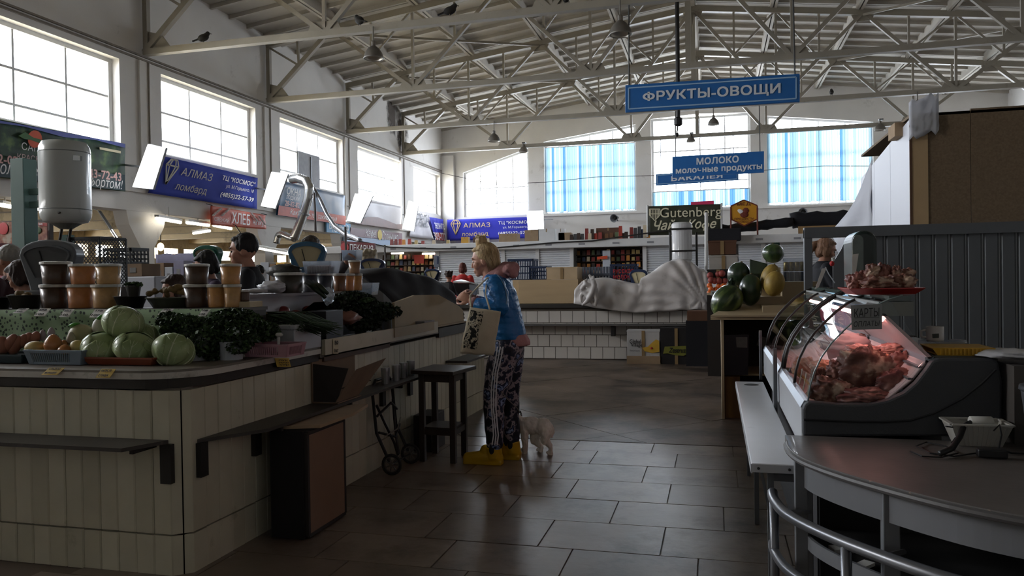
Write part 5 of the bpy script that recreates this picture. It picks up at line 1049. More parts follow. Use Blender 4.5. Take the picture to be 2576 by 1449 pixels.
px_blob('onion','brown onion peeping out behind the yellow squash','vegetable',150,172,857,874,3.5,on,fn=oni); px_blob('garlic','pale garlic head behind the brown onions','vegetable',168,190,838,868,3.52,mat('garlic_skin','a8a08f',.5,var=.1),fn=oni)
px_blob('turnip','whitish turnip with a green shoulder behind the basket','vegetable',175,232,815,868,3.62,mat2('turnip_skin','aaa488','8f8a62',5,.4,.7,.5),fn=lambda q:1+.05*nz(q.x*2,q.y*2,q.z*2)); px_blob('turnip','small white turnip with green top left of the top cabbage','vegetable',233,268,800,846,3.66,mat('white_turnip','b5b2a4',.45,var=.08))
for i,(x,y,nm) in enumerate(((186,817,'big'),(256,797,'small'))): px_blob('turnip_leaf','bright green leaf stub on the %s turnip'%nm,'leaf',x-12,x+14,y-5,y+5,3.6-.0*i,mat('bright_leaf','4d8f3c',.5),(0,-.5 if i else -.3,0))
red = mat2('red_root_skin','7a4a3c','a5705c',8,.35,.7,.6,stretch=(1,1,.3)); 
for i,(l,r_,t_,b_,ro,lb) in enumerate(((-20,22,852,895,.3,'blunt reddish root at the very left edge of the view'),(8,38,842,890,.7,'reddish root pointing up in the teal tray, second from left'),(22,52,848,895,.6,'reddish root leaning right in the front of the teal tray'),(40,66,842,880,.7,'reddish root touching the grey-blue basket'),(56,80,838,866,.7,'reddish root behind the pale potato'),(76,100,836,862,.5,'reddish root behind the large onion'))):
    px_blob('red_root',lb,'vegetable',l,r_,t_,b_,3.44+.02*i,red,(0,ro,0),fn=lambda q:1+.35*max(0,q.z)**4)
for l,r_,t_,b_,lb in ((98,116,832,858,'lilac garlic head with a paper tip behind the onions'),(120,138,826,850,'second lilac garlic head with a tall neck')): px_blob('garlic',lb,'vegetable',l,r_,t_,b_,3.58,mat('lilac_garlic','9a8f94',.6,var=.15),fn=oni)
# cabbages with veined wrapper leaves
cab = mat2('cabbage_leaf','6f8350','a3b183',3.2,.32,.7,.42,bump=.25,detail=9,coat=.15); vein = mat('cabbage_vein','b7c09c',.45,var=.1)
def cabbage(label,l,r_,t_,b_,Y,rot,sd):
    s_ = mpp((l+r_)/2,Y); c = pY((l+r_)/2,(t_+b_)/2,Y); rx, rz = (r_-l)/2*s_, (b_-t_)/2*s_; t = thing('cabbage',label,'cabbage',c); t.rotation_euler = rot
    part('head', MB().ell((0,0,0),(rx*.97,rx*.97,rz*.97),24,16,fn=lambda q:1+.05*nz(q.x*1.6+sd,q.y*1.6,q.z*1.6)), cab, t, smooth=True, local=True)
    for k in range(5):
        a0 = k*1.26+sd; sp = .95; tilt = .25+.1*k
        def f(u,v,a0=a0): 
            a = a0+(u-.5)*sp*2*(.35+.65*math.sin(math.pi*min(1,.15+v*.8))); el = -1.35+2.35*v; e = 1.015+.02*nz(u*4,v*4,k+sd)+.035*max(0,v-.75)+.03*abs(u-.5)
            return Vector((math.cos(a)*math.cos(el)*rx*e,math.sin(a)*math.cos(el)*rx*e,math.sin(el)*rz*e))
        part('wrapper_leaf', MB().grid(f,10,12), cab, t, smooth=True, local=True, solid=.003, fix=False)
        mb = MB(); mb.tube([f(.5,v/10)*1.01 for v in range(11)],[.006*(1-.07*v) for v in range(11)],5)
        for q in range(2,9,2):
            for sg in (-1,1): mb.tube([f(.5,q/10)*1.008,f(.5+sg*.2,min(1,q/10+.13))*1.008,f(.5+sg*.38,min(1,q/10+.2))*1.008],[.003,.002,.001],4)
        part('leaf_vein', mb, vein, t, local=True, smooth=True)
    return t
cabbage('front left green cabbage sitting in the orange tray',210,303,838,908,3.46,(.4,.2,.5),1); cabbage('front right pale cabbage sitting in the orange tray',290,390,838,909,3.45,(.3,-.3,1.9),2); cabbage('largest cabbage crowning the pile',262,358,770,852,3.55,(.2,.3,.8),3)
cabbage('half hidden cabbage at the back right of the pile',320,395,812,880,3.68,(.2,0,2.2),4); cabbage('single cabbage on the counter right of the orange tray',387,487,840,925,3.47,(.5,.1,2.8),5)
# herbs
lg = [mat('parsley_%d'%i,c,.55,var=.25,vs=20) for i,c in enumerate(('24361c','30471f','1a2a16','3d5530'))]
def herb(name,label,boxes,n,size,mats=None,stems=(),narrow=1.,cat='herbs',droop=.3):
    """boxes: (centre, radii) clouds that the leaves fill"""
    t = thing(name,label,cat,Vector(boxes[0][0])); ms = mats or lg; mbs = [MB() for _ in ms]; tot = sum(r[0]*r[1]*r[2] for c,r in boxes)
    for c, r in boxes:
        c = Vector(c)
        for _ in range(int(n*r[0]*r[1]*r[2]/tot)):
            while True:
                q = Vector((random.uniform(-1,1),random.uniform(-1,1),random.uniform(-1,1)))
                if .2 < q.length < 1: break
            q = q*(q.length**-.4); p = c+Vector((q.x*r[0],q.y*r[1],q.z*r[2])); s_ = size*random.uniform(.6,1.3)
            a = Vector((random.uniform(-1,1),random.uniform(-1,1),random.uniform(-.6,.8)-droop*0)).normalized()*s_; b = a.orthogonal().normalized(); b.rotate(Matrix.Rotation(random.uniform(0,6.3),3,a.normalized())); b = b*s_*.45*narrow
            mb = random.choice(mbs); mb.add([p-a*.6,p+b-a*.1,p+b*.5+a*.25,p+a*.7,p-b*.5+a*.25,p-b-a*.1],[(0,1,2,3,4,5)])
    for mb, m in zip(mbs, ms):
        if mb.v: part('foliage', mb, m, t, kind='stuff', fix=False)
    if stems:
        mb = MB()
        for a, b in stems:
            for _ in range(10):
                o = Vector((random.uniform(-.03,.03),random.uniform(-.03,.03),0)); mb.tube([Vector(a)+o*.4,Vector(a).lerp(Vector(b),.5)+o,Vector(b)+o*2],.002,4)
        part('stems', mb, mat('herb_stem','4c6131',.6), t, kind='stuff')
    return t
def pot(name,label,l,r_,t_,b_,Y,m,taper=.88,cat='bucket',lid=None,handle=False,z0=None,group=None,body='bucket_wall'):
    s_ = mpp((l+r_)/2,Y); c = pY((l+r_)/2,b_,Y); r = (r_-l)/2*s_; h = (b_-t_)*s_; z = c.z if z0 is None else z0; h += c.z-z; t = thing(name,label,cat,(c.x,Y,z),group=group); C = (c.x,Y,z)
    if lid is None: part(body, MB().lathe([(r*taper,0),(r*taper,.004),(r*.99,h),(r*1.03,h),(r*1.03,h-.008),(r,h-.008),(r*taper*1.01,.0)],C,24), m, t, smooth=False)
    else:
        part(body, MB().lathe([(r*taper*.96,0),(r*taper,.006),(r*.97,h*.9)],C,24), m, t, smooth=True)
        part('lid', MB().lathe([(r*.97,h*.87),(r*1.04,h*.875),(r*1.04,h*.985),(r*.9,h)],C,24), lid, t)
    if handle: part('handle', MB().tube([Vector((c.x+r*1.02,Y,z+h*.86)),Vector((c.x+r*1.14,Y-.01,z+h*.6)),Vector((c.x+r*1.1,Y-.01,z+h*.45))],.003,5), lid or m, t)
    return t
wpl = mat('white_bucket','a8adb3',.4,var=.05)
pot('white_bucket','left white bucket of parsley beside the single cabbage',462,526,850,922,3.66,wpl,z0=CT+.001); pot('white_bucket','right white bucket overflowing with parsley',554,611,858,918,3.72,wpl,.95,z0=CT+.001)
P_ = lambda px,py,Y: pY(px,py,Y)
herb('parsley_bunch','dark mass of curly parsley spilling from the left white bucket',[(P_(470,828,3.75),(.15,.12,.08)),(P_(430,805,3.8),(.08,.08,.05)),(P_(520,860,3.66),(.08,.1,.09)),(P_(540,890,3.68),(.05,.06,.07))],3600,.019,stems=((P_(494,905,3.66),P_(490,840,3.7)),))
herb('parsley_bunch','leafy parsley heaped over the right white bucket',[(P_(590,815,3.9),(.17,.14,.09)),(P_(600,850,3.75),(.12,.1,.06)),(P_(660,835,4.0),(.1,.12,.06)),(P_(600,875,3.68),(.07,.05,.035))],5200,.019,stems=((P_(583,900,3.72),P_(590,830,3.8)),))
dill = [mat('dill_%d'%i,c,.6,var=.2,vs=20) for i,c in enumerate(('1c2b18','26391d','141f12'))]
def strands(name,label,starts,ends,n,m,r=.003,cat='herbs',sag=.03,kind='stuff'):
    t = thing(name,label,cat,Vector(starts)); mb = MB()
    for _ in range(n):
        o = Vector((random.gauss(0,.02),random.gauss(0,.03),random.gauss(0,.012))); e = Vector((random.gauss(0,.05),random.gauss(0,.06),random.gauss(0,.018)))
        a = Vector(starts)+o; b = Vector(ends)+e; mb.tube([a,a.lerp(b,.5)+Z_*sag+o,b],[r,r,r*.4],4,cap=False)
    part('stalks', mb, m, t, kind='stuff', fix=False); return t
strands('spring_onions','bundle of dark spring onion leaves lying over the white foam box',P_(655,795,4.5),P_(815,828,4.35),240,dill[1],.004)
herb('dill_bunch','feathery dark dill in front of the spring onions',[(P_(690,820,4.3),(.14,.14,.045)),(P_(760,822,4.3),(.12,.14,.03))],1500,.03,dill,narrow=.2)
solo('root_tuft', MB().tube([P_(640,785,4.3),P_(655,778,4.3),P_(668,782,4.3)],.004,4).tube([P_(642,780,4.3),P_(652,772,4.3),P_(665,774,4.3)],.004,4).tube([P_(645,788,4.3),P_(660,783,4.3),P_(672,788,4.3)],.004,4).tube([P_(648,776,4.3),P_(656,768,4.3),P_(661,774,4.3)],.003,4), mat('pale_roots','a08a62',.7), 'pale stringy root ends of the spring onions', 'vegetable')
basket('pink_basket','pink slotted plastic basket by the right white bucket',612,722,868,908,3.82,mat('pink_plastic','a8808a',.45,var=.08),.2,taper=.92)
t = thing('foam_box','white foam box with a square vent under the spring onions','box',(-2.62,4.35,CT)); fo = mat('foam_white','a9adb2',.6,var=.05); part('box_body', MB().box(-2.86,4.17,CT+.001,-2.46,4.5,1.135), fo, t, bevel=.006); part('rim', MB().box(-2.87,4.16,1.135,-2.45,4.51,1.16), fo, t, bevel=.004); part('vent', MB().box(-2.66,4.164,1.06,-2.615,4.172,1.11), mat('vent_dark','2a2b2c',.8), t)
t = thing('white_peg','small white plastic scoop standing in the pink basket','scoop',P_(703,870,3.9)); part('scoop_handle', MB().tube([P_(700,885,3.88),P_(701,848,3.88)],.008,8).ell(P_(702,842,3.88),(.024,.012,.012)), mat('white_scoop','b4b4b0',.5), t)
# ---- tubs on the display step
def food(nm,c): return mat(nm,c,.35,var=.18,vs=30,coat=.2,bump=.06,bs=60)
fd, fo_, fb_, fy = food('dark_pickle','4b392c'), food('carrot_salad','b67a4c'), food('pale_cabbage','b5905f'), food('orange_salad','bd8c55'); lidm = mat('clear_white_lid','b7b6b0',.35,var=.05)
TB = [(105,173,715,775,fd,'dark sauerkraut tub at the lower left of the step'),(172,235,715,776,fo_,'orange salad tub in the middle of the lower left row'),(234,303,715,776,fb_,'pale orange tub at the right of the lower left row'),(107,177,658,715,fd,'dark tub stacked on the lower left tub, in front of the grey scale'),(178,240,664,715,fo_,'orange salad tub stacked in the middle of the upper left row'),(243,304,664,715,fb_,'pale orange tub stacked at the right of the upper left row'),
      (464,526,715,777,fd,'dark tub at the lower left of the right group'),(522,570,715,777,fy,'orange tub in the middle of the lower right group'),(564,607,715,777,fb_,'pale orange tub at the right end of the step'),(467,526,664,715,fd,'dark tub stacked on the lower right group'),(555,607,664,715,fy,'yellow-orange tub stacked in front of the man in black')]
for i,(l,r_,a,b,m,lb) in enumerate(TB): pot('salad_tub',lb,l,r_,a,b,4.15 if b > 750 else 4.15,m,.86,'tub',lidm,handle=i in (2,3,5),z0=ST+.001 if b > 750 else None,body='tub_wall')
steelb = mat('dull_basin','4d4b45',.4,.3,var=.15); dkb = mat('dark_basin','24211e',.4)
def basin(label,l,r_,t_,b_,Y,m,sy=.8):
    s_ = mpp((l+r_)/2,Y); c = pY((l+r_)/2,b_,Y); r = (r_-l)/2*s_; h = c.z+(b_-t_)*s_-(ST+.001); return solo('basin', MB().lathe([(r*.7,0),(r*.72,.0),(r,h),(r*1.05,h),(r*.98,h-.004),(r*.7,.008)],(c.x,Y,ST+.001),24,sy=min(1,.12/r)), m, label, 'basin', smooth=True)
basin('grey basin of ginger at the left of the tubs',25,106,742,776,4.14,steelb); basin('dark basin at the left edge of the display step',-60,28,748,778,4.14,dkb); basin('dark basin between the two groups of tubs',290,368,745,776,4.12,dkb); basin('wide glass basin heaped with ginger roots',366,498,748,776,4.15,mat('green_grey_glass','565a4c',.3,coat=.3))
gin = mat('ginger_root','6f5a36',.7,var=.2,vs=12,bump=.2,bs=30)
def ginger(label,px,py,Y,k,sd):
    mb = MB(); c = pY(px,py,Y); rr = random.Random(sd)
    for i in range(k): mb.ell(c+Vector((rr.uniform(-.06,.06),rr.uniform(-.03,.03),rr.uniform(-.012,.02))),(rr.uniform(.02,.04),.02,rr.uniform(.014,.022)),8,6,(0,rr.uniform(-.6,.6),rr.uniform(0,3)))
    o = part('ginger_root', remesh(mb,.007,2), gin, local=True, smooth=True); o.data.transform(Matrix.Translation(-c)); o.location = c; TOPL[o.name] = c; return tag(o,label,'ginger')
ginger('knobbly ginger heap in the grey basin on the left',62,742,4.13,7,1); ginger('ginger root lying at the left of the wide glass basin',395,738,4.15,6,2); ginger('tall ginger root in the middle of the wide glass basin',430,730,4.13,8,3); ginger('ginger root at the right of the wide glass basin',468,736,4.15,6,4)
pot('plant_pot','small dark pot of seedlings on the dark basin',318,354,718,746,4.1,dkb,.75,'pot'); herb('seedlings','tuft of dark seedling leaves in the small pot',[(P_(336,716,4.1),(.055,.05,.016))],160,.02)
# ---- along the white step
tubd = food('olive_mix','3b3730'); clr = mat('milky_tub','8f9296',.3,var=.05,trans=0)
for l,r_,a,b,Y,m,lb in ((692,762,686,736,4.75,tubd,'wide dark tub of olives at the near end of the white step'),(760,800,686,734,5.05,food('grey_sprats','4c4f55'),'clear tub holding dark fruit, third along the white step'),(797,838,687,733,5.2,food('blue_grapes','33353e'),'clear tub of blue-black berries on the white step'),(838,872,688,727,5.45,food('brown_salad','6f4a30'),'brown salad tub on the white step'),(866,892,688,726,5.6,fo_,'orange tub on the white step, second from the far end'),(886,912,688,725,5.75,fy,'pale orange tub at the far end of the white step')):
    pot('salad_tub',lb,l,r_,a,b,Y,m,.88,'tub',lidm,z0=1.346,body='tub_wall')
pot('paper_cup','brown cup of salad stacked on the far orange tubs',877,908,655,688,5.68,food('tan_salad','8d6a4a'),.85,'tub',lidm,body='tub_wall')
cl2 = clear('clear_plastic','dde2e8',.1,body=.22)
def tray_clear(label,l,r_,t_,b_,Y,inner,name='clear_punnet'):
    a = pY(l,t_,Y); b = pY(r_,t_,Y); c = pY((l+r_)/2,b_,Y); t = thing(name,label,'punnet',(c.x,Y,c.z)); w_ = b.x-a.x; h = a.z-c.z; q0 = [Vector((c.x+sx*w_*.44,Y+sy*.06,c.z)) for sx,sy in ((-1,-1),(1,-1),(1,1),(-1,1))]; q1 = [Vector((c.x+sx*w_*.5,Y+sy*.07,c.z+h)) for sx,sy in ((-1,-1),(1,-1),(1,1),(-1,1))]
    part('shell', MB().add(q0+q1,[(0,3,2,1)]+[(i,(i+1)%4,4+(i+1)%4,4+i) for i in range(4)]), cl2, t, solid=.002, fix=False)
    if inner:
        for i in range(9): x = c.x+w_*(-.36+.09*i); part('stick', MB().bar((x,Y-.03,c.z+.006),(x+.005,Y-.04,c.z+h*.62),.008,.05,Y_), inner, t)
    return t
tray_clear('ribbed clear punnet of reddish crab sticks on the olive tub',774,846,658,688,5.0,mat('crab_red','8f4a48',.5)); tray_clear('empty clear punnet at the near end of the tan board',885,946,712,742,5.9,None); tray_clear('clear lid tilted beside the white-haired head',868,905,630,655,6.6,None)
t = thing('mixed_greens','dark mound of seaweed salad above the olive tub','food',P_(712,680,5.1)); part('mound', MB().ell(P_(715,682,4.9),(.13,.07,.05),14,9,fn=lambda q:1+.25*nz(q.x*4,q.y*4,q.z*4)), mat('seaweed','26231d',.5,var=.4,vs=30,bump=.3), t, smooth=True)
def fbag(name,label,px,py,Y,r,m,cat='bag',sd=0): 
    c = pY(px,py,Y); return blob(name,label,cat,c,r,m,fn=lambda q:1+.3*nz(q.x*2.5+sd,q.y*2.5,q.z*2.5)+.15*abs(nz(q.x*6,q.y*6,q.z*6+sd)),seg=24,ring=16)
whb = mat('white_film','b3b5ba',.3,var=.1,bump=.3,bs=25)
fbag('plastic_bag','crumpled white carrier bag lying on the near end of the white step',685,722,4.6,(.09,.07,.04),whb,sd=1); fbag('plastic_bag','flat white paper bag at the near corner of the white step',640,732,4.45,(.09,.06,.015),whb,sd=2)
fbag('clear_bag','clear plastic bag standing among the greens by the white step',826,745,5.1,(.04,.05,.06),clear('bag_film','e8edf2',.15,body=.2),sd=3); fbag('clear_bag','clear bag of pinkish radishes on the side counter',870,800,5.3,(.1,.12,.05),mat('pink_bag','7d5548',.35,var=.3,vs=10),sd=4)
t = thing('jar','small brown jar at the corner of the white step','jar',P_(614,752,4.2)); part('glass', MB().lathe([(.03,0),(.034,.01),(.034,.05),(.028,.058)],(pY(614,758,4.2).x,4.2,pY(614,758,4.2).z),14), fd, t); part('cap', MB().lathe([(.03,.058),(.03,.07)],(pY(614,758,4.2).x,4.2,pY(614,758,4.2).z),14), lidm, t)
solo('jar_ledge', MB().box(-2.93,4.15,CT,-2.75,4.29,pY(614,758.5,4.2).z), mat('tan_card','b8ab8d',.7), 'tan block at the end of the display step under the small jar', 'block')
cuc = mat('cucumber','1d2a18',.4,var=.2,bump=.1)
for i,(x0,y0,x1,y1) in enumerate(((768,712,812,742),(775,706,818,748),(786,708,824,738))): solo('cucumber', MB().tube([pY(x0,y0,4.85),pY((x0+x1)/2,(y0+y1)/2-2,4.8),pY(x1,y1,4.78)],[.012,.02,.014],8), cuc, ('lowest long dark cucumber leaning on the white step','middle long dark cucumber leaning on the white step','uppermost long dark cucumber leaning on the white step')[i], 'vegetable', smooth=True)
tom = mat('tomato','7d2a22',.3,coat=.4,var=.1)
for l,r_,a,b,Y,lb in ((696,730,768,800,4.85,'large dull red tomato at the left of the side counter'),(728,760,778,808,4.9,'second red tomato in front of the white step'),(742,768,790,818,4.7,'lowest red tomato beside the dark box'),(760,786,768,795,5.1,'red tomato partly behind the cardboard flap')): px_blob('tomato',lb,'tomato',l,r_,a,b,Y,tom,fn=lambda q:1-.1*max(0,q.z)**4)
solo('dark_box', MB().box(pY(766,800,4.75).x,4.75,.985,pY(820,800,4.75).x,5.0,pY(790,783,4.75).z), mat('blue_black_box','15171f',.5), 'blue-black plastic box beside the tomatoes', 'box', bevel=.004)
solo('cardboard_flap', MB().prism([pX(x,y,-2.75) for x,y in ((755,788),(815,778),(835,760),(790,762))],(0,0,.006)), cardl, 'torn tan cardboard flap over the dark box', 'cardboard')
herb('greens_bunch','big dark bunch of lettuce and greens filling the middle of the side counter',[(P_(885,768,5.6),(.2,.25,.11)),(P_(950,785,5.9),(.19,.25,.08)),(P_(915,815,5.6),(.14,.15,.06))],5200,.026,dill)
herb('greens_bunch','light sprig of herbs on top of the big dark bunch',[(P_(925,755,5.5),(.05,.05,.015))],90,.025,[lg[3]])
pot('white_bucket','small white bucket with a lid strip on the side counter rail',982,1006,801,823,6.3,wpl,.95,z0=.976); pot('white_bucket','pair-left small white bucket under the greens',935,962,803,826,6.0,wpl,.95,z0=.976); pot('white_bucket','squat white bucket with a printed band under the greens',958,985,802,828,6.1,wpl,.95,z0=.976)
pot('clear_tub','grey clear tub of pink shallots on the side counter',892,922,812,836,5.75,mat('grey_clear','6d6b6a',.3,coat=.2),.9,z0=.976); px_blob('shallot','pink pointed shallot sticking out of the grey tub','vegetable',884,903,792,818,5.7,mat('pink_shallot','94604f',.4),fn=oni); px_blob('shallot','large pink shallot bag behind the grey tub','vegetable',862,890,786,815,5.75,mat('pink_shallot','94604f',.4),fn=oni)
for i,(a,b,c,d) in enumerate((((998,768),(1022,772),(1062,795),(1035,786)),((1000,795),(1095,797),(1090,800),(1022,800)))): solo('cardboard_sheet', MB().prism([pX(x,y,-2.6) for x,y in (a,b,c,d)],(0,.0,.01)), cardl, ('upper torn cardboard flap lying on the greens','long flat cardboard strip at the far end of the rail')[i], 'cardboard')
solo('film_box', MB().box(pX(1022,802,-2.7).x,6.35,.976,-2.47,6.6,1.06), mat('filmed_box','7d7a78',.3,var=.4,vs=30), 'film-wrapped carton at the far end of the rail', 'box')
t = thing('tan_side_board','tan board with a sloping top fencing off the far part of the side counter','board',(-2.58,6.6,.976)); part('board', MB().prism([(-2.58,*p) for p in ((5.9,.976),(5.9,1.24),(6.35,1.29),(6.95,1.28),(7.55,1.15),(7.68,1.1),(7.7,1.0),(7.7,.976))],(.025,0,0)), mat('tan_fibre','9c8a6c',.7,var=.06), t); part('foot_strip', MB().box(-2.6,6.6,.976,-2.535,7.72,.99), mat('tan_fibre','9c8a6c',.7), t)
btm = mat('black_tarp','1e1d22',.7,var=.2,vs=2,bump=.15,bs=5)
def bt_(u, v):
    px = 905+260*u; tops = [690,683,680,679,680,684,690,698,710,735,790]; k = u*10; i = min(9,int(k)); ty = tops[i]+(tops[i+1]-tops[i])*(k-i); Y = 6.6+1.3*u
    top_ = pY(px,ty,Y); low = Vector((-2.66-.25*(1-u)*0,Y,.99)); 
    if v < .6: q = low.lerp(top_,v/.6); return q+Vector((.03*nz(u*7,v*4),0,.02*nz(u*6,v*5,3)))+X_*(.03*math.sin(v/.6*3.1))
    return top_+Vector((-(v-.6)*1.6,.2*(v-.6),-.02*(v-.6)+.03*nz(u*5,v*6,1)))
tarp('black_tarpaulin','large black tarpaulin draped over goods behind the tan board',btm,bt_,30,16,base=(-2.9,7.2,.976))
t = thing('white_tray','white lidded tray on the black tarpaulin in front of the woman','tray',P_(1180,712,7.4)); part('tray_top', MB().prism([pY(x,y,7.3+d) for x,y,d in ((1140,711,0),(1182,712,-.1),(1200,717,.2),(1160,706,.5))],(0,0,.015)), lidm, t); part('dark_front', MB().prism([pY(x,y,7.25) for x,y in ((1140,713),(1180,714),(1182,742),(1150,735))],(0,.3,0)), mat('maroon_dark','241a1e',.5), t)
# ---- in the aisle: cabinet, cartons, trolley, stool
t = thing('brown_cabinet','low cabinet with a brown door under the stall shelf, seen end on','cabinet',(-2.33,4.0,0)); part('carcass', MB().box(-2.4,3.79,.01,-2.2,4.26,.6), mat('black_carcass','0f0d0c',.8), t); part('door', MB().box(-2.2,3.83,.025,-2.18,4.24,.575), mat('brown_door','7d604c',.6,var=.06), t, bevel=.006)
mb = MB()
for a, b in (((3.82,.02),(4.25,.02)),((4.25,.02),(4.25,.585)),((4.25,.585),(3.82,.585)),((3.82,.585),(3.82,.02))): mb.bar((-2.19,*a),(-2.19,*b),.02,.02,X_)
part('door_trim', mb, mat('rack_dark','29231f',.7), t)
solo('cardboard_sheet', MB().prism([(-2.48,3.78,.602),(-2.48,4.5,.602),(-2.2,4.62,.602),(-2.14,4.3,.602),(-2.15,3.9,.602)],(0,0,.018)), card, 'folded brown cardboard lying on the low cabinet under the shelf', 'cardboard')
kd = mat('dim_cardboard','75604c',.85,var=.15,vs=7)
t = thing('open_carton','open brown carton on the stall shelf with its flap hanging outwards','box',(-2.4,4.55,.65)); part('back_wall', MB().box(-2.495,4.42,.65,-2.485,5.02,.92), kd, t); part('front_flap', MB().prism([(-2.32,4.4,.66),(-2.32,4.72,.66),(-2.22,4.95,.885),(-2.22,4.5,.86)],(.006,0,0)), kd, t); part('bottom', MB().box(-2.49,4.42,.649,-2.31,4.75,.656), kd, t); part('side_flap', MB().prism([(-2.48,4.42,.66),(-2.32,4.42,.66),(-2.25,4.45,.87),(-2.48,4.42,.9)],(0,.005,0)), mat('rack_dark','29231f',.7), t)
part('seam', MB().bar((-2.31,4.42,.74),(-2.28,4.84,.745),.004,.006), mat('rack_dark','29231f',.7), t)
for i,y in enumerate((5.35,5.55,5.7,5.85)): solo('metal_cup', MB().lathe([(.028,0),(.034,.1),(.034,.12),(.03,.12)],(-2.4,y,.649),12), mat('scale_steel','a4a6a6',.3,.8), '%s small metal cup standing on the stall shelf behind the stool'%('nearest','second','third','farthest')[i], 'cup')
tub = mat('trolley_black','1b1a19',.45,.4); t = thing('luggage_trolley','folded black two-wheeled hand trolley leaning on the stall counter','trolley',(-2.38,5.42,0))
for y in (5.24,5.6):
    part('side_tube', MB().tube([(-2.33,y,.09),(-2.43,y,.3),(-2.46,y,.62)],.012,8), tub, t)
    w_ = thing('wheel',None,None); bpy.data.objects.remove(w_)
    wc = Vector((-2.3,y-.03,.08)); wh = part('wheel', MB().tube([wc+Vector((math.cos(a)*.07,0,math.sin(a)*.07)) for a in [2*math.pi*k/20 for k in range(20)]],.01,8,closed=True), mat('tyre','242220',.7), t, smooth=True)
    part('hub', MB().lathe([(.012,-.02),(.016,0),(.012,.02)],wc,10,rot=Euler((math.pi/2,0,0)).to_matrix()), mat('rim_grey','6d6a66',.4,.5), wh)
    part('rim_ring', MB().tube([wc+Vector((math.cos(a)*.056,0,math.sin(a)*.056)) for a in [2*math.pi*k/20 for k in range(20)]],.005,6,closed=True), mat('rim_grey','6d6a66',.4,.5), wh)
    for k in range(7): a = 2*math.pi*k/7; part('spoke', MB().bar(wc,wc+Vector((math.cos(a)*.055,0,math.sin(a)*.055)),.008,.006,Y_), mat('rim_grey','6d6a66',.4,.5), wh)
part('axle', MB().tube([(-2.3,5.2,.08),(-2.3,5.58,.08)],.007,6), tub, t)
for pts in ([(-2.44,5.27,.5),(-2.4,5.33,.35),(-2.36,5.4,.2),(-2.34,5.42,.1)],[(-2.44,5.57,.5),(-2.4,5.5,.36),(-2.37,5.47,.2),(-2.35,5.46,.1)],[(-2.43,5.25,.42),(-2.38,5.4,.5),(-2.42,5.6,.42)],[(-2.42,5.26,.3),(-2.36,5.42,.24),(-2.4,5.6,.3)]): part('folding_bar', MB().tube(pts,.01,6), tub, t)
part('elastic_cord', MB().tube([(-2.38,5.3,.27),(-2.34,5.42,.3),(-2.37,5.55,.36)],.005,5), mat('cord_grey','77726a',.7), t)
part('cart_handle', MB().tube([(-2.46,5.24,.62),(-2.46,5.3,.68),(-2.46,5.54,.68),(-2.46,5.6,.62)],.012,8), tub, t)
stm = mat('dark_stool_wood','2f241c',.5,var=.25,stretch=(6,6,1),coat=.1); t = thing('tall_stool','tall dark wooden stool beside the stall counter','stool',(-2.11,5.8,0))
lg_ = [(-2.24,5.68),(-1.98,5.66),(-1.98,5.93),(-2.24,5.96)]
for x,y in lg_: part('leg', MB().box(x-.022,y-.022,0,x+.022,y+.022,.69), stm, t, bevel=.003)
part('seat', MB().prism([(-2.31,5.62,.69),(-1.94,5.56,.69),(-1.89,6.0,.69),(-2.28,6.05,.69)],(0,0,.03)), stm, t, bevel=.005)
for i in range(4): a, b = lg_[i], lg_[(i+1)%4]; part('apron', MB().bar((*a,.655),(*b,.655),.02,.06), stm, t); part('low_rail', MB().bar((*a,.235),(*b,.235),.03,.045), stm, t)
part('low_shelf', MB().prism([(*lg_[0],.258),(*lg_[1],.258),(*lg_[2],.258),(*lg_[3],.258)],(0,0,.012)), stm, t)
solo('small_crate', MB().box(-2.44,5.98,0.0,-2.28,6.3,.3), mat('rack_dark','29231f',.7), 'dark little crate standing behind the tall stool', 'crate', bevel=.004)
# ---- behind the stall: scales, freezer, crates, posters, boxes
gsc = mat('grey_hammer_enamel','5f6468',.4,var=.08,coat=.2)
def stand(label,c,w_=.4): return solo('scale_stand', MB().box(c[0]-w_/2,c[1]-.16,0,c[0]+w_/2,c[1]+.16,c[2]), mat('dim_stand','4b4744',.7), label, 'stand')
def scale_at(label,l,r_,t_,b_,Y,m,face='b3a98a',rz=0.):
    s_ = mpp((l+r_)/2,Y); c = pY((l+r_)/2,b_,Y); dial_scale(label,(c.x,Y,c.z),(r_-l)*s_,(b_-t_)*s_,m,rz,face); stand('plain stand under the '+label.split(' standing')[0],(c.x,Y,c.z))
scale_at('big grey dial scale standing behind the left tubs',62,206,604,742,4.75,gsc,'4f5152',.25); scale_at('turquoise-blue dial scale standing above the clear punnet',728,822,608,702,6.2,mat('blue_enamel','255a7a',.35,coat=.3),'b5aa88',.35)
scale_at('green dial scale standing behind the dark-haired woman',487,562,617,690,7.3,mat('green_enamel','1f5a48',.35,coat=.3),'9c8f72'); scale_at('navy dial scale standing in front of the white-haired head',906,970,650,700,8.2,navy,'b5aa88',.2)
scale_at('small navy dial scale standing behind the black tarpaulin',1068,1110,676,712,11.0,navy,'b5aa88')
solo('freezer', MB().box(pY(280,720,7.3).x,7.3,0,pY(390,720,7.3).x,7.9,pY(330,696,7.3).z), mat('freezer_white','a9abb3',.45,var=.04), 'plain white freezer box in the middle of the stall background', 'freezer', bevel=.012)
zf = pY(330,696,7.3).z
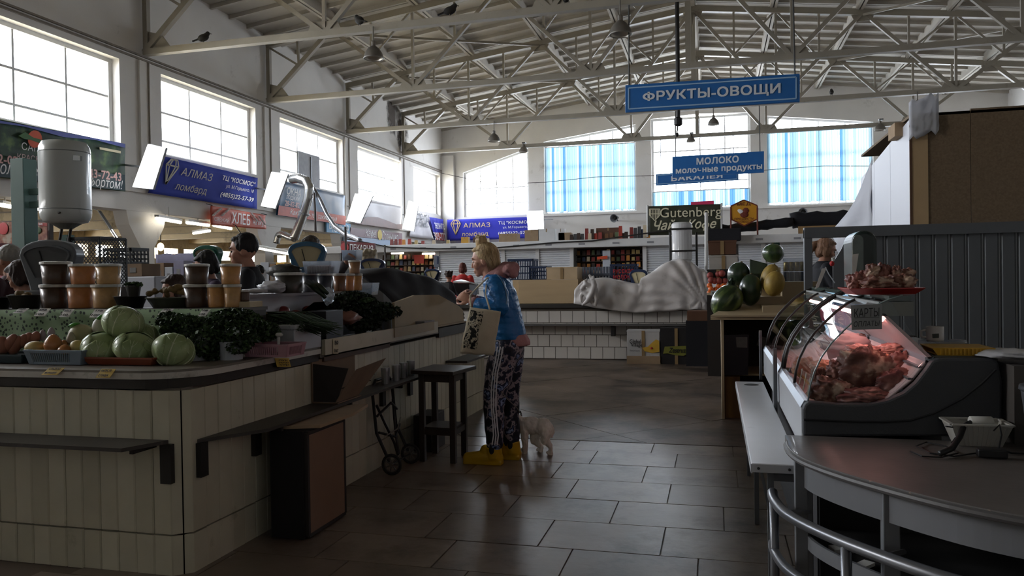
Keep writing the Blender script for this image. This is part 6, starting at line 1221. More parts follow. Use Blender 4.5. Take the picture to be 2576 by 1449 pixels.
def bgbox(label,l,r_,t_,Y,m,z0,nm='carton',d=.3): 
    a = pY(l,t_,Y); b = pY(r_,t_,Y); t = thing(nm,label,'box',((a.x+b.x)/2,Y+d/2,z0)); part('box_body', MB().box(a.x,Y,z0,b.x,Y+d,a.z), m, t, bevel=.004); part('box_label', MB().box(a.x+(b.x-a.x)*.3,Y-.004,z0+(a.z-z0)*.3,a.x+(b.x-a.x)*.65,Y,z0+(a.z-z0)*.7), mat('sticker_grey','6d6b69',.7), t); return t
bgbox('brown carton with pale stickers on the white freezer',314,357,664,7.35,kd,zf+.001); bgbox('white storage box left of the brown carton on the freezer',250,313,658,7.4,mat('grey_white_box','95989c',.6),zf+.001); 
zc_ = pY(314,663,7.35).z; crate('black plastic crate on top of the cartons, right of the strip lamp',(pY(318,660,7.5).x,7.5,zc_+.002),.36,.28,.16,mat('black_crate','14151b',.5)); 
a = pY(172,700,6.3); b = pY(250,597,6.3); t = thing('lattice_crate','tall black lattice crate standing on end behind the grey scale','crate',((a.x+b.x)/2,6.4,a.z-.1)); bcm = mat('black_crate','14151b',.5)
part('lattice_side', gridpanel((a.x,6.3,a.z-.1),(b.x-a.x,0,0),(0,0,b.z-a.z+.1),9,1,.012,diag=True), bcm, t); part('lattice_side', gridpanel((b.x,6.3,a.z-.1),(0,.35,0),(0,0,b.z-a.z+.1),9,1,.012,diag=True), bcm, t); part('crate_back', MB().box(a.x,6.3,b.z-.02,b.x,6.65,b.z), bcm, t)
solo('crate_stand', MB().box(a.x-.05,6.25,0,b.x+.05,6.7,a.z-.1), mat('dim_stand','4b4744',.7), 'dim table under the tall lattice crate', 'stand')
q = [pY(x,y,9.0) for x,y in ((-60,556),(118,560),(118,612),(-60,612))]; t = thing('food_poster','red and white food poster on the left behind the green post','poster',sum(q,Vector())/4); part('sheet', MB().prism(q,(0,.02,0)), mat2('food_print','6d3a2f','9c8f80',7,.4,.62,.5,c3='8a5a44'), t); part('red_strip', MB().prism([pY(x,y,8.99) for x,y in ((60,560),(118,561),(118,569),(60,567))],(0,.005,0)), mat('poster_red2','96342f',.5), t); write('АППЕТИТНО и ПОЛЕЗНО', ink, t, pY(78,565,8.985), X_, Z_, w=.42, h=.035, bold=.02); part('round_emblem', MB().ell(pY(8,575,8.99),(.09,.006,.09),16,8), mat('badge_red','b8484a',.6,var=0), t); part('green_garnish', MB().ell(pY(94,580,8.99),(.07,.006,.05),12,6), lg[1], t)
solo('pink_hoarding', MB().prism([pY(x,y,9.1) for x,y in ((-80,612),(130,612),(130,760),(-80,760))],(0,.05,0)), mat('pink_panel','9c5f68',.6,var=.1), 'pink side panel under the food poster at the left edge', 'panel')
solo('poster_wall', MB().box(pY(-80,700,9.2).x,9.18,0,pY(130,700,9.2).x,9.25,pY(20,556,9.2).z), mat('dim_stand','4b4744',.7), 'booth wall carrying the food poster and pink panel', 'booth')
AY = 13.0; a0, a1 = pY(370,690,AY).x, pY(730,690,AY).x; t = thing('aisle_counter','long dim stall counter in the side aisle stacked with boxes','counter',((a0+a1)/2,AY+.4,0)); part('front', MB().box(a0,AY,0,a1,AY+.04,1.3), mat('grey_white_box','95989c',.6), t); part('top_board', MB().box(a0,AY,1.3,a1,AY+.9,1.34), mat('step_grey','4f4c47',.6), t)
rr = random.Random(5)
for i,(l,r_,t_,m,lb) in enumerate(((392,412,662,kd,'brown carton at the left end of the aisle counter'),(414,434,672,mat('grey_white_box','95989c',.6),'grey-white box second along the aisle counter'),(436,462,656,mat('lilac_box','6d6a7d',.6),'lilac box in the middle of the aisle counter'),(464,482,668,kd,'low brown carton right of the lilac box'),(484,505,660,mat('dark_brown_pack','5a4030',.7),'dark brown carton left of the green scale'),(565,590,664,mat('grey_white_box','95989c',.6),'pale box left of the man in black'),(655,676,660,mat('grey_white_box','95989c',.6),'pale bucket-like box right of the man in black'),(678,692,664,kd,'brown lattice box right of the pale one'),(694,716,660,mat('yellow_pack','c99a3e',.6),'yellow notice box near the far end of the aisle counter'))): bgbox(lb,l,r_,t_,AY+.1,m,1.341)
solo('lilac_sheet', MB().grid(lambda u,v: Vector((pY(392+110*u,638,13.75).x,13.75,1.345+(pY(440,638+3*nz(u*6,v),13.75).z-1.345)*v)),16,4), mat('lilac_cloth','6d6a80',.7,var=.15), 'lilac-grey plastic sheet hanging over the boxes in the aisle', 'sheet', smooth=True, solid=.01, fix=False)
t = thing('checkout_display','grey upright display terminal standing at the left of the shutter','display',pY(1098,690,18)); q = [pY(x,y,18) for x,y in ((1091,642),(1104,644),(1104,672),(1091,672))]; part('screen_case', MB().prism(q,(0,.1,0)), mat('terminal_grey','5f6672',.5), t); part('screen', MB().prism([pY(x,y,17.99) for x,y in ((1099,645),(1103,645.5),(1103,664),(1099,664))],(0,.005,0)), mat('screen_dark','2a3550',.3), t); part('stem', MB().bar(pY(1098,672,18.05),Vector((pY(1098,672,18.05).x,18.05,0)),.06,.06), mat('terminal_grey','5f6672',.5), t)
solo('thin_post', MB().tube([pY(968,616,15),Vector((pY(968,616,15).x,15,0))],.02,6), mat('brown_cable','4e4642',.6), 'thin brown post rising behind the black tarpaulin', 'post')
solo('thin_post', MB().tube([pY(869,570,12),Vector((pY(869,570,12).x,12,0))],.02,6), mat('brown_cable','4e4642',.6), 'thin brown post in front of the bakery sign', 'post')
# ================= MEAT COUNTER AND ROUND TABLE ON THE RIGHT =================
DY0, DY1, DX = 3.5, 6.3, .352
gp = mat('charcoal_plastic','3c3e41',.6,var=.08,bump=.15,bs=120); wen = mat('white_steel','b4b7bb',.35,var=.04,dirt='7e7f80',ds=3,dl=.72); alr = mat('aluminium','b9c3cd',.3,.6,var=.05); pinkw = mat('pan_pink_lit','c9b4b4',.4,var=.06)  # pinkw: white pan with the case's pink light put into its colour
t = thing('meat_display','refrigerated meat counter with curved glass and charcoal end panel','display case',(.75,4.9,0)); md = t
sp = [(2020,1098),(2020,1030),(2024,1018),(2034,1011),(2060,1012),(2110,1017),(2190,1016),(2235,1006),(2275,988),(2305,962),(2330,930),(2345,908),(2362,902),(2500,902),(2512,910),(2522,960),(2520,1098)]
def side(Y0, d): return MB().prism([Vector((p.x,Y0,p.z)) for p in (pY(x,y,DY0) for x,y in sp)],(0,d,0))
for y in (DY0,4.755,DY1-.02): part('end_panel', side(y,.05), gp, t, bevel=.012)
g = [pY(x,y,DY0-.004) for x,y in ((2022,1056),(2120,1060),(2220,1062),(2290,1058),(2350,1040),(2420,1004),(2470,965),(2505,930))]; part('groove', MB().tube(g,.0055,6), mat('groove_black','161719',.6), t)
part('plinth', MB().box(DX+.06,DY0+.05,0,1.06,DY1,.66), mat('plinth_dark','2c2d2f',.6), t)
for y0, y1 in ((DY0+.05,4.75),(4.82,DY1-.03)):
    part('front_panel', MB().box(DX+.0,y0,.66,DX+.03,y1,.845), wen, t, bevel=.004); part('front_rail', MB().prism([(DX-.004,y0,.845),(DX+.03,y0,.845),(DX+.035,y0,.875),(DX+.012,y0,.875)],(0,y1-y0,0)), alr, t)
    pan = [(.37,.86),(.47,.845),(.6,.85),(.7,.9),(.79,.98),(.85,1.06)]
    part('display_pan', MB().grid(lambda u,v,y0=y0,y1=y1: Vector((pan[min(4,int(u*5))][0]+(pan[min(4,int(u*5))+1][0]-pan[min(4,int(u*5))][0])*(u*5-min(4,int(u*5))),y0+(y1-y0)*v,pan[min(4,int(u*5))][1]+(pan[min(4,int(u*5))+1][1]-pan[min(4,int(u*5))][1])*(u*5-min(4,int(u*5)))-.006)),10,6), pinkw, t, smooth=True, solid=.01, fix=False)
    part('rear_flap', MB().prism([(.675,y0,1.25),(.69,y0,1.25),(.87,y0,1.065),(.855,y0,1.06)],(0,y1-y0,0)), mat('flap_pink_lit','cbb0b0',.35,var=.05), t)  # rear flap is white acrylic, coloured pink for the lamp light on it
    part('rear_rail', MB().box(.84,y0,1.045,.9,y1,1.068), alr, t); part('body_back', MB().box(.9,y0,.66,1.08,y1,1.06), wen, t)
    part('top_shelf', MB().box(.705,y0,1.303,.79,y1,1.325), clear('top_glass','93a39d',.12,body=.3), t); part('lamp_hood', MB().box(.665,y0,1.24,.8,y1,1.3), mat('hood_grey','7d807c',.5,var=.05), t)
    part('lamp_tube', MB().tube([(.69,y0+.08,1.222),(.69,y1-.08,1.222)],.012,8), glow('meat_lamp','ffb3aa',7.0), t)
    for k in range(3): z = .93+.05*k; part('grille_slat', MB().box(.74+.035*k,y0,z-.008,.76+.035*k,y1,z), mat('grille_grey','6f7277',.4,.4), t)
arc = [(.378,.872),(.388,.94),(.405,1.0),(.435,1.065),(.475,1.125),(.525,1.18),(.58,1.235),(.64,1.28),(.70,1.31),(.755,1.327)]
cg = clear('display_glass','f4f8f8',.2,.012)
for y0, y1 in ((3.54,4.12),(4.135,4.74),(4.84,5.52),(5.54,6.27)):
    part('curved_glass', MB().grid(lambda u,v,y0=y0,y1=y1: Vector((arc[min(8,int(u*9))][0]+(arc[min(8,int(u*9))+1][0]-arc[min(8,int(u*9))][0])*(u*9-min(8,int(u*9))),y0+(y1-y0)*v,arc[min(8,int(u*9))][1]+(arc[min(8,int(u*9))+1][1]-arc[min(8,int(u*9))][1])*(u*9-min(8,int(u*9))))),27,2), cg, t, smooth=True, fix=False)
for y, r, m in ((3.535,.0035,mat('glass_edge','7f8c8c',.2)),(4.128,.007,mdk),(4.75,.011,mdk),(4.83,.011,mdk),(5.53,.007,mdk),(6.28,.011,mdk)): part('glass_frame', MB().tube([(x,y,z) for x,z in arc],r,6), m, t, smooth=True)
for y in (4.785,DY1+.01): part('front_bumper', MB().prism([(DX-.03,y+.035*math.cos(a),(.64 if math.sin(a) < 0 else .955)+.035*math.sin(a)) for a in [2*math.pi*k/16 for k in range(16)]],(.02,0,0)), mat('bumper_grey','5b5e62',.45), t)
part('side_glass', MB().prism([(x,3.512,z) for x,z in arc[:9]]+[(.84,3.512,1.07),(.72,3.512,.93),(.6,3.512,.87)],(0,.004,0)), clear('side_glass','fafcfc',.01), t)
for y in (3.62,3.78,3.95): part('price_strip', MB().prism([(.385,y,.885),(.385,y+.035,.885),(.4,y+.035,.965),(.4,y,.965)],(.002,0,0)), mat('strip_beige','a08f7c',.6), t)
# paper sign taped on the glass
q = [pY(x,y,3.49) for x,y in ((2140,768),(2219,764),(2219,828),(2143,830))]; t = thing('paper_sign','grey handwritten paper about card payment taped to the glass end','sign',sum(q,Vector())/4); part('sheet', MB().prism(q,(0,.002,0)), mat('grey_paper','8d8f8f',.8,var=.03), t); u = (q[1]-q[0]).normalized(); v = (q[0]-q[3]).normalized(); pen = mat('pen_black','1b1b1d',.7,var=0)
write('КАРТЫ', pen, t, pY(2180,786,3.488), u, v, w=.098, h=.036, sl=.1, bold=.0); write('ОПЛАТЫ', pen, t, pY(2180,814,3.488), u, v, w=.1, h=.022, sl=.2, bold=.0); part('pen_line', MB().bar(pY(2150,800,3.486),pY(2212,798,3.486),.0015,.001,Y_), pen, t)
# meat
mt = mat2('meat_marbled','5c342b','c2a792',13,.44,.62,.6,bump=.7,detail=12,coat=.08,c3='7a5040'); mr = mat2('meat_red','612c28','a87466',10,.42,.68,.55,bump=.5,detail=9,coat=.1); mp_ = mat2('meat_pink','a5605a','c99a8c',6,.35,.7,.4,bump=.2,detail=6,coat=.2); mf = mat2('fat_orange','b5704f','d3a183',6,.35,.7,.4,bump=.2,coat=.2)
def meat(label,l,r_,a,b,Y,m,sd,rot=(0,0,0),dep=.8,group=None,sharp=.35):
    s_ = mpp((l+r_)/2,Y); c = pY((l+r_)/2,(a+b)/2,Y); rx, rz = (r_-l)/2*s_, (b-a)/2*s_
    fn = lambda q: (1.02-sharp*.9*abs(nz(q.x*2.2+sd*3,q.y*2.2,q.z*2.2+sd))+.6*sharp*nz(q.x*1.5+sd,q.y*1.5,q.z*1.5)+.2*nz(q.x*4,q.y*4+sd,q.z*4)+.1*nz(q.x*9,q.y*9,q.z*9+sd)+.05*nz(q.x*19,q.y*19,q.z*19+sd))*min(1.12,1/max(.62,abs(q.x)**3+abs(q.y)**3+abs(q.z)**3)**.33)
    return blob('meat_cut',label,'meat',c,(rx,rx*dep,rz),m,rot,fn,group,44,30)
meat('biggest marbled slab of meat in the middle of the case',2108,2238,876,992,3.72,mt,1,(0,.1,0),.5); meat('pale marbled slab at the bottom left of the case',2042,2140,950,1022,3.66,mt,2,(0,.2,0),.7); meat('broad dark red slab at the right foot of the case',2195,2312,928,1016,3.68,mr,3,(0,-.1,0),.6)
meat('small dark meat lump left of the biggest slab',2082,2128,908,955,3.75,mr,4,dep=1); meat('narrow meat lump touching the glass at the left',2038,2078,925,1000,3.75,mt,5); meat('pink chop lying on top of the pile',2130,2215,868,900,3.95,mp_,6,(0,.1,0)); meat('dark liver-red piece right of the biggest slab',2238,2292,885,940,3.85,mr,7,dep=1)
meat('pink bone end pointing right above the dark piece',2200,2268,866,892,3.98,mp_,8,(0,-.15,0)); meat('orange fat lump between the slabs',2214,2240,890,915,3.88,mf,9); meat('orange fatty piece behind the left lumps',2040,2092,905,932,4.1,mf,10); meat('meat slab lying across the bottom of the pile',2110,2230,975,1018,3.62,mr,11); meat('orange-brown smoked piece deep in the case on the left',1995,2050,900,950,4.5,mf,12)
meat('dark red cut deep behind the white bag',2150,2215,840,880,4.9,mr,13); meat('pink sausages piece in the far part of the case',1975,2020,930,965,5.2,mp_,14)
fbag('plastic_bag','white carrier bag lying inside the case above the meat',2130,868,4.35,(.12,.12,.055),sheer('bag_pink_lit','c9b3b4',.3),sd=8)  # white bag, pink glow of the case mixed into its colour
solo('white_board_sheet', MB().prism([pY(x,y,4.4) for x,y in ((2070,850),(2160,838),(2170,880),(2085,905))],(0,.006,0)), pinkw, 'pale board sheet standing behind the white bag in the case', 'board')
# red tray of meat on top
zt = 1.3255; rt = mat('red_tray','9c2420',.35,coat=.3); a = pY(2122,735,3.85); b = pY(2305,735,3.85); t = thing('red_tray','red plastic tray heaped with bony meat on top of the case','tray',((a.x+b.x)/2,3.85,zt)); x0, x1 = a.x, b.x
part('tray_base', MB().prism([(x0+.03,3.72,zt+.001),(x1-.03,3.72,zt+.001),(x1-.03,4.0,zt+.001),(x0+.03,4.0,zt+.001)],(0,0,.004)), rt, t)
for p in ([(x0+.03,3.72,zt+.003),(x1-.03,3.72,zt+.003),(x1,3.69,zt+.026),(x0,3.69,zt+.026)],[(x0+.03,4.0,zt+.003),(x1-.03,4.0,zt+.003),(x1,4.03,zt+.026),(x0,4.03,zt+.026)],[(x0+.03,3.72,zt+.003),(x0+.03,4.0,zt+.003),(x0,4.03,zt+.026),(x0,3.69,zt+.026)],[(x1-.03,3.72,zt+.003),(x1-.03,4.0,zt+.003),(x1,4.03,zt+.026),(x1,3.69,zt+.026)]): part('tray_side', MB().prism(p,(0,0,.004)), rt, t)
for i,(l,r_,c_,d,Y,m,lb) in enumerate(((2130,2170,688,732,3.8,mr,'leftmost dark wedge of meat on the red tray'),(2165,2245,695,732,3.75,mt,'front middle bony piece on the red tray'),(2240,2302,690,732,3.78,mt,'rightmost bony piece on the red tray'),(2178,2212,665,700,3.86,mt,'top left rib piece on the red tray'),(2205,2240,664,705,3.88,mr,'topmost peak of meat on the red tray'),(2242,2264,668,712,3.85,mt,'upright rib bone right of the peak'),(2258,2298,676,706,3.9,mt,'upper right bony lump on the red tray'),(2160,2185,680,712,3.88,mr,'small meat piece behind the dark wedge'))): meat(lb,l,r_,c_,d,Y,m,20+i,(0,.2*(i%3-1),0),1.,sharp=.5)
gsm = mat('dark_green_scale','1f2c28',.35,coat=.3); c = pY(2168,728,4.5); h = (728-577)*mpp(2168,4.5); w_ = 29*mpp(2168,4.5); t = thing('green_scale','dark green upright scale seen side on behind the red tray','scale',(c.x,4.5,zt))
part('housing', MB().prism([(c.x+w_*.55+(w_*1.0)*math.cos(a) if False else c.x+w_*math.cos(a),4.4,(zt+.03 if math.sin(a) < 0 else zt+h-w_)+w_*math.sin(a)) for a in [2*math.pi*k/24 for k in range(24)]],(0,.3,0)), gsm, t, bevel=.02, smooth=False)
part('glass_face', MB().prism([(c.x-w_*.55+w_*.42*math.cos(a),4.39,(zt+h*.4 if math.sin(a) < 0 else zt+h-w_*.9)+w_*.5*math.sin(a)) for a in [2*math.pi*k/20 for k in range(20)]],(0,.01,0)), mat('scale_glass','5b6662',.1,coat=.6,var=.2,vs=14), t); part('paper_slip', MB().prism([pY(x,y,4.38) for x,y in ((2144,640),(2160,638),(2152,695),(2144,692))],(0,.002,0)), wtg, t)
t = tagc(2052,676,2068,724,0,wtg,(),'tall white price strip standing on the far glass top',X=.56) if False else solo('price_strip_card', MB().prism([pY(x,y,5.0) for x,y in ((2068,676),(2080,673),(2060,722),(2050,728))],(0,.003,0)), wtg, 'tall white price strip leaning on the far glass top', 'price tag')
t = thing('pen_holder','thin curved wire holder with a red and white tip on the case top','holder',P_(2095,700,4.9)); part('wire', MB().tube([pY(x,y,4.9) for x,y in ((2076,672),(2085,690),(2094,703),(2100,712))],.003,6), alr, t); part('red_tip', MB().ell(pY(2093,663,4.9),(.014,.014,.016),10,6), redink, t); part('white_cap', MB().lathe([(.008,0),(.01,.02)],pY(2096,657,4.9),8), wtg, t)
# things on the back ledge of the case
yl = mat('yellow_tray','b98f22',.45,var=.06); a = pY(2335,885,3.62); b = pY(2490,885,3.62); zl = 1.075; t = thing('yellow_tray','shallow yellow plastic tray on the back ledge of the meat case','tray',((a.x+b.x)/2,3.65,zl))
part('tray_base', MB().box(a.x+.02,3.56,zl,b.x-.02,3.74,zl+.006), yl, t); part('tray_rim', MB().prism([(a.x,3.55,zl+.028),(b.x,3.55,zl+.028),(b.x,3.76,zl+.028),(a.x,3.76,zl+.028)],(0,0,.004)), yl, t)
for y in (3.555,3.75): part('tray_side', MB().prism([(a.x+.02,y,zl),(b.x-.02,y,zl),(b.x,y-.004,zl+.03),(a.x,y-.004,zl+.03)],(0,.003,0)), yl, t)
for k in range(13): x = a.x+.03+k*(b.x-a.x-.06)/12; part('tray_rib', MB().box(x,3.548,zl+.004,x+.006,3.556,zl+.028), yl, t)
solo('grey_ledge', MB().box(pY(2340,900,3.6).x,3.55,1.055,pY(2500,900,3.6).x,3.8,1.0745), mat('ledge_dark','55544c',.6), 'flat grey-green board under the yellow tray', 'board')
c = pY(2352,858,3.8); t = thing('white_mug','white mug with a small dark label on the meat case ledge','mug',c); part('mug_body', MB().lathe([(.034,0),(.036,.01),(.036,.065),(.034,.066),(.03,.06),(.03,.01)],c,20), mat('mug_white','b5b3b1',.35,coat=.3,var=.03), t, smooth=True); part('mug_handle', MB().tube([c+Vector(p) for p in ((-.034,0,.05),(-.055,0,.045),(-.055,0,.02),(-.034,0,.015))],.006,8), mat('mug_white','b5b3b1',.35), t, smooth=True); part('mug_label', MB().prism([pY(x,y,3.76) for x,y in ((2345,840),(2362,839),(2362,850),(2346,851))],(0,.002,0)), mat('label_dark','3b3e3c',.6), t)
solo('mug_riser', MB().box(c.x-.05,3.765,1.0745,c.x+.11,3.88,c.z), clear('clear_plastic','dde2e8',.1,body=.22), 'low clear food container under the white mug', 'container')
fbag('clear_bag','clear crumpled film by the white mug',2405,860,3.85,(.045,.04,.012),clear('bag_film','e8edf2',.15,body=.2),sd=11)
fbag('plastic_bag','flat white plastic bag lying on the right end of the case',2535,890,3.55,(.11,.1,.02),whb,sd=5)
t = thing('bag_support','dark ledge under the flat white bag','stand',(1.2,3.5,0)); part('ledge', MB().box(1.125,3.42,0,1.5,3.9,pY(2535,912,3.55).z), mat('dim_stand','4b4744',.7), t)
t = thing('grey_bin','dark grey rounded plastic bin at the right edge of the view','bin',(1.2,3.2,.746)); c = pY(2590,1100,3.15); part('bin_body', MB().lathe([(.09,0),(.1,.02),(.12,.2),(.125,.24),(.115,.25)],(c.x+.12,3.2,.746),24), gp, t, smooth=True); part('bin_rim', MB().lathe([(.124,.235),(.132,.24),(.13,.255),(.12,.256)],(c.x+.12,3.2,.746),24), gp, t, smooth=True)
# long white bag shelf in front of the case
t = thing('white_bag_shelf','long narrow white metal shelf running along the front of the meat case','shelf',(.23,4.5,0)); part('shelf_top', MB().box(.13,3.3,.632,.325,5.85,.65), wen, t, bevel=.006); part('shelf_lip', MB().box(.13,3.3,.61,.137,5.85,.645), wen, t); part('end_lip', MB().box(.13,3.297,.615,.325,3.302,.648), wen, t)
for x in (.16,.28): part('bolt', MB().ell((x,3.294,.632),(.006,.004,.006),8,5), mdk, t)
for y in (3.38,4.6,5.7): part('support_post', MB().box(.2,y,0,.225,y+.03,.632), mat('post_grey','5f6164',.5,.3), t); part('diagonal_strut', MB().bar((.17,y+.015,.63),(.21,y+.015,.42),.012,.012), mat('post_grey','5f6164',.5,.3), t); part('cross_arm', MB().box(.2,y+.005,.56,.34,y+.02,.59), mat('post_grey','5f6164',.5,.3), t)
part('oval_stamp', MB().prism([(.235+.05*math.cos(a),5.68+.05*math.sin(a),.6505) for a in [2*math.pi*k/20 for k in range(20)]],(0,0,.0008)), mat('stamp_black','2b2b2a',.6,var=.4,vs=60), t)
# curved table with pipe rails
tt = mat('mottled_tabletop','55504c',.45,var=.18,vs=9,bump=.04,coat=.1); edge = mat2('worn_edge','5c5a58','b39a86',28,.6,.7,.5,detail=6); gmet = mat('grey_painted_metal','6b6d70',.5,.1,var=.08)
crv = [(.275,3.32),(.272,3.2),(.295,3.05),(.345,2.93),(.425,2.80),(.51,2.69),(.60,2.585),(.70,2.49),(.83,2.405),(.98,2.34),(1.2,2.29),(1.55,2.26),(1.9,2.25)]
cr_ = []
for i in range(len(crv)-1):
    p0,p1,p2,p3 = (Vector(crv[max(0,i-1)]),Vector(crv[i]),Vector(crv[i+1]),Vector(crv[min(len(crv)-1,i+2)]))
    for k in range(3): q_ = k/3; v_ = .5*((2*p1)+(p2-p0)*q_+(2*p0-5*p1+4*p2-p3)*q_*q_+(3*p1-p0-3*p2+p3)*q_**3); cr_.append((v_.x,v_.y))
crv = cr_+[crv[-1]]
t = thing('round_table','table with a curved worn brown top, grey apron and pipe rails','table',(1.0,2.9,0)); poly = crv+[(1.9,3.44),(.275,3.44)]
def off(pts, d):
    out = []
    for i,p in enumerate(pts):
        a = Vector(pts[max(0,i-1)]); b = Vector(pts[min(len(pts)-1,i+1)]); n = (b-a).normalized(); n = Vector((-n.y,n.x)); out.append((p[0]+n.x*d,p[1]+n.y*d))
    return out
part('table_top', MB().prism([(x,y,.714) for x,y in poly],(0,0,.03)), tt, t); part('edge_trim', MB().tube([(x,y,.742) for x,y in off(crv,-.002)],.004,6), edge, t); part('edge_band', MB().tube([(x,y,.728) for x,y in off(crv,-.004)],.012,8), mat('edge_dark','4f4d4c',.5,var=.2), t)
def band(pts, z0, z1, th=.012):
    mb = MB(); o2 = off(pts,th)
    for i in range(len(pts)-1): a, b, c, d = pts[i],pts[i+1],o2[i+1],o2[i]; mb.hexa([(*a,z0),(*b,z0),(*c,z0),(*d,z0),(*a,z1),(*b,z1),(*c,z1),(*d,z1)])
    return mb
ins = off(crv,.03); part('apron', band(ins,.615,.712), gmet, t); part('lower_band', band(off(crv,.04),.38,.43), gmet, t); part('inner_shelf', MB().prism([(x,y,.37) for x,y in off(crv,.06)+[(1.9,3.4),(.33,3.4)]],(0,0,.012)), mat('shelf_black','1c1b1b',.7), t)
def leg(p, w_=.045): part('leg', MB().box(p[0]-w_/2,p[1]-w_/2,0,p[0]+w_/2,p[1]+w_/2,.712), gmet, t, bevel=.003)
leg((.305,3.12)); leg((.54,2.735),.05); leg((.95,2.4)); leg((1.6,2.32)); leg((1.8,3.3)); leg((.35,3.36))
part('back_sheet', MB().box(.4,3.36,.0,1.85,3.38,.6), mat('shelf_black','1c1b1b',.7), t)
pm = mat('steel_pipe','6f7175',.32,.6,var=.08); rail = off(crv,-.06)
for z, r in ((.535,.021),(.33,.019)): part('pipe_rail', MB().tube([(rail[0][0],3.3,z)]+[(x,y,z) for x,y in rail[1:]],r,10), pm, t, smooth=True)
for i in (3,13,25,34): part('rail_post', MB().tube([(*rail[i],0),(*rail[i],.535)],.018,8), pm, t, smooth=True)
for i in (6,16,28): part('rail_stay', MB().tube([(*rail[i],.535),(*off(crv,.04)[i],.535)],.009,6), pm, t)
solo('paper_packet', MB().obox((.45,3.1,.39),(.09,.05,.015),(0,0,.3)), wtg, 'small white paper packet lying on the shelf inside the table', 'packet'); solo('paper_packet', MB().obox((.5,2.95,.39),(.06,.04,.012),(0,0,.9)), wtg, 'second white packet deeper on the shelf inside the table', 'packet')
# container, cable and adapter on the table
ct = mat('white_tub','a9a7a0',.4,var=.05); z = .7455; a = pZ(2425,1132,z); t = thing('ribbed_tub','white ribbed plastic tub holding a roll on the curved table','tub',a); cx, cyy = pZ(2475,1128,z).x, pZ(2475,1120,z).y+.03
lo = [Vector((cx+sx*.075,cyy+sy*.05,z)) for sx,sy in ((-1,-1),(1,-1),(1,1),(-1,1))]; hi = [Vector((cx+sx*.105,cyy+sy*.075,z+.085)) for sx,sy in ((-1,-1),(1,-1),(1,1),(-1,1))]
part('tub_wall', MB().add(lo+hi,[(0,3,2,1)]+[(i,(i+1)%4,4+(i+1)%4,4+i) for i in range(4)]), ct, t, solid=.003, fix=False)
mb = MB()
for i in range(4): mb.bar(hi[i],hi[(i+1)%4],.016,.006)
part('tub_rim', mb, ct, t)
for k in range(10): p = lo[0].lerp(lo[1],.08+.092*k); q = hi[0].lerp(hi[1],.08+.092*k); part('rib', MB().bar(p-Y_*.002,q-Y_*.002,.005,.004,Y_), ct, t)
solo('paper_roll', MB().lathe([(.022,-.04),(.024,-.038),(.024,.038),(.022,.04)],(cx+.02,cyy+.01,z+.082),16,rot=Euler((0,math.pi/2,.1)).to_matrix()), wtg, 'small white roll lying in the ribbed tub', 'roll', smooth=True)
cbm = mat('black_cable','121213',.45,var=0); t = thing('power_cable','tangled black cable with an adapter beside the white ribbed tub','cable',pZ(2400,1140,z))
V = lambda px,py,dz=0: pZ(px,py,z+.006)+Z_*dz
part('cord', MB().tube([V(2290,1135),V(2320,1148),V(2370,1150),V(2410,1140),V(2380,1122),V(2330,1112),V(2305,1122),V(2340,1140),V(2400,1148),V(2455,1140)],.003,6), cbm, t); part('plug_neck', MB().tube([V(2365,1148,.01),V(2395,1142,.02),V(2415,1128,.045),V(2425,1118,.07),V(2440,1112,.075),V(2470,1112,.075)],.011,8), cbm, t, smooth=True); part('cord', MB().tube([V(2395,1120,.01),V(2420,1110,.05),V(2380,1125,.08)],.003,6), cbm, t)
part('adapter', MB().obox(V(2495,1148,.012),(.095,.04,.03),(0,0,-.03)), cbm, t, bevel=.005); part('cord', MB().tube([V(2520,1140,.01),V(2545,1140),V(2590,1142)],.004,6), cbm, t); part('cord', MB().tube([V(2500,1130,.07),V(2515,1128,.09),V(2520,1135,.06),V(2512,1145,.02)],.003,6), cbm, t)
solo('brown_box', MB().box(1.14,3.92,0,1.6,4.3,1.0), mat('dark_brown_pack','5a4030',.7), 'brown wooden box behind the grey end panel at the right', 'box')
# ================= PEOPLE AND DOG =================
from mathutils.bvhtree import BVHTree
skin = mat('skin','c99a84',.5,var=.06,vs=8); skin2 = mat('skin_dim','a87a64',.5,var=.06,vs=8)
def loft(mb, rings, seg=20):
    """rings: (centre, half width x, half width y)"""
    vs = []
    for c, a, b in rings: vs += [Vector(c)+Vector((a*math.cos(2*math.pi*k/seg),b*math.sin(2*math.pi*k/seg),0)) for k in range(seg)]
    n = len(rings); fs = [(i*seg+k,i*seg+(k+1)%seg,(i+1)*seg+(k+1)%seg,(i+1)*seg+k) for i in range(n-1) for k in range(seg)]+[tuple(range(seg))[::-1],tuple((n-1)*seg+k for k in range(seg))]
    return mb.add(vs,fs)
def limb(mb, pts, rs, seg=12):
    pts = [Vector(p) for p in pts]; mb.tube(pts,list(rs),seg)
    for p, r in zip(pts,rs): mb.ell(p,r*1.0,seg,8)
    return mb
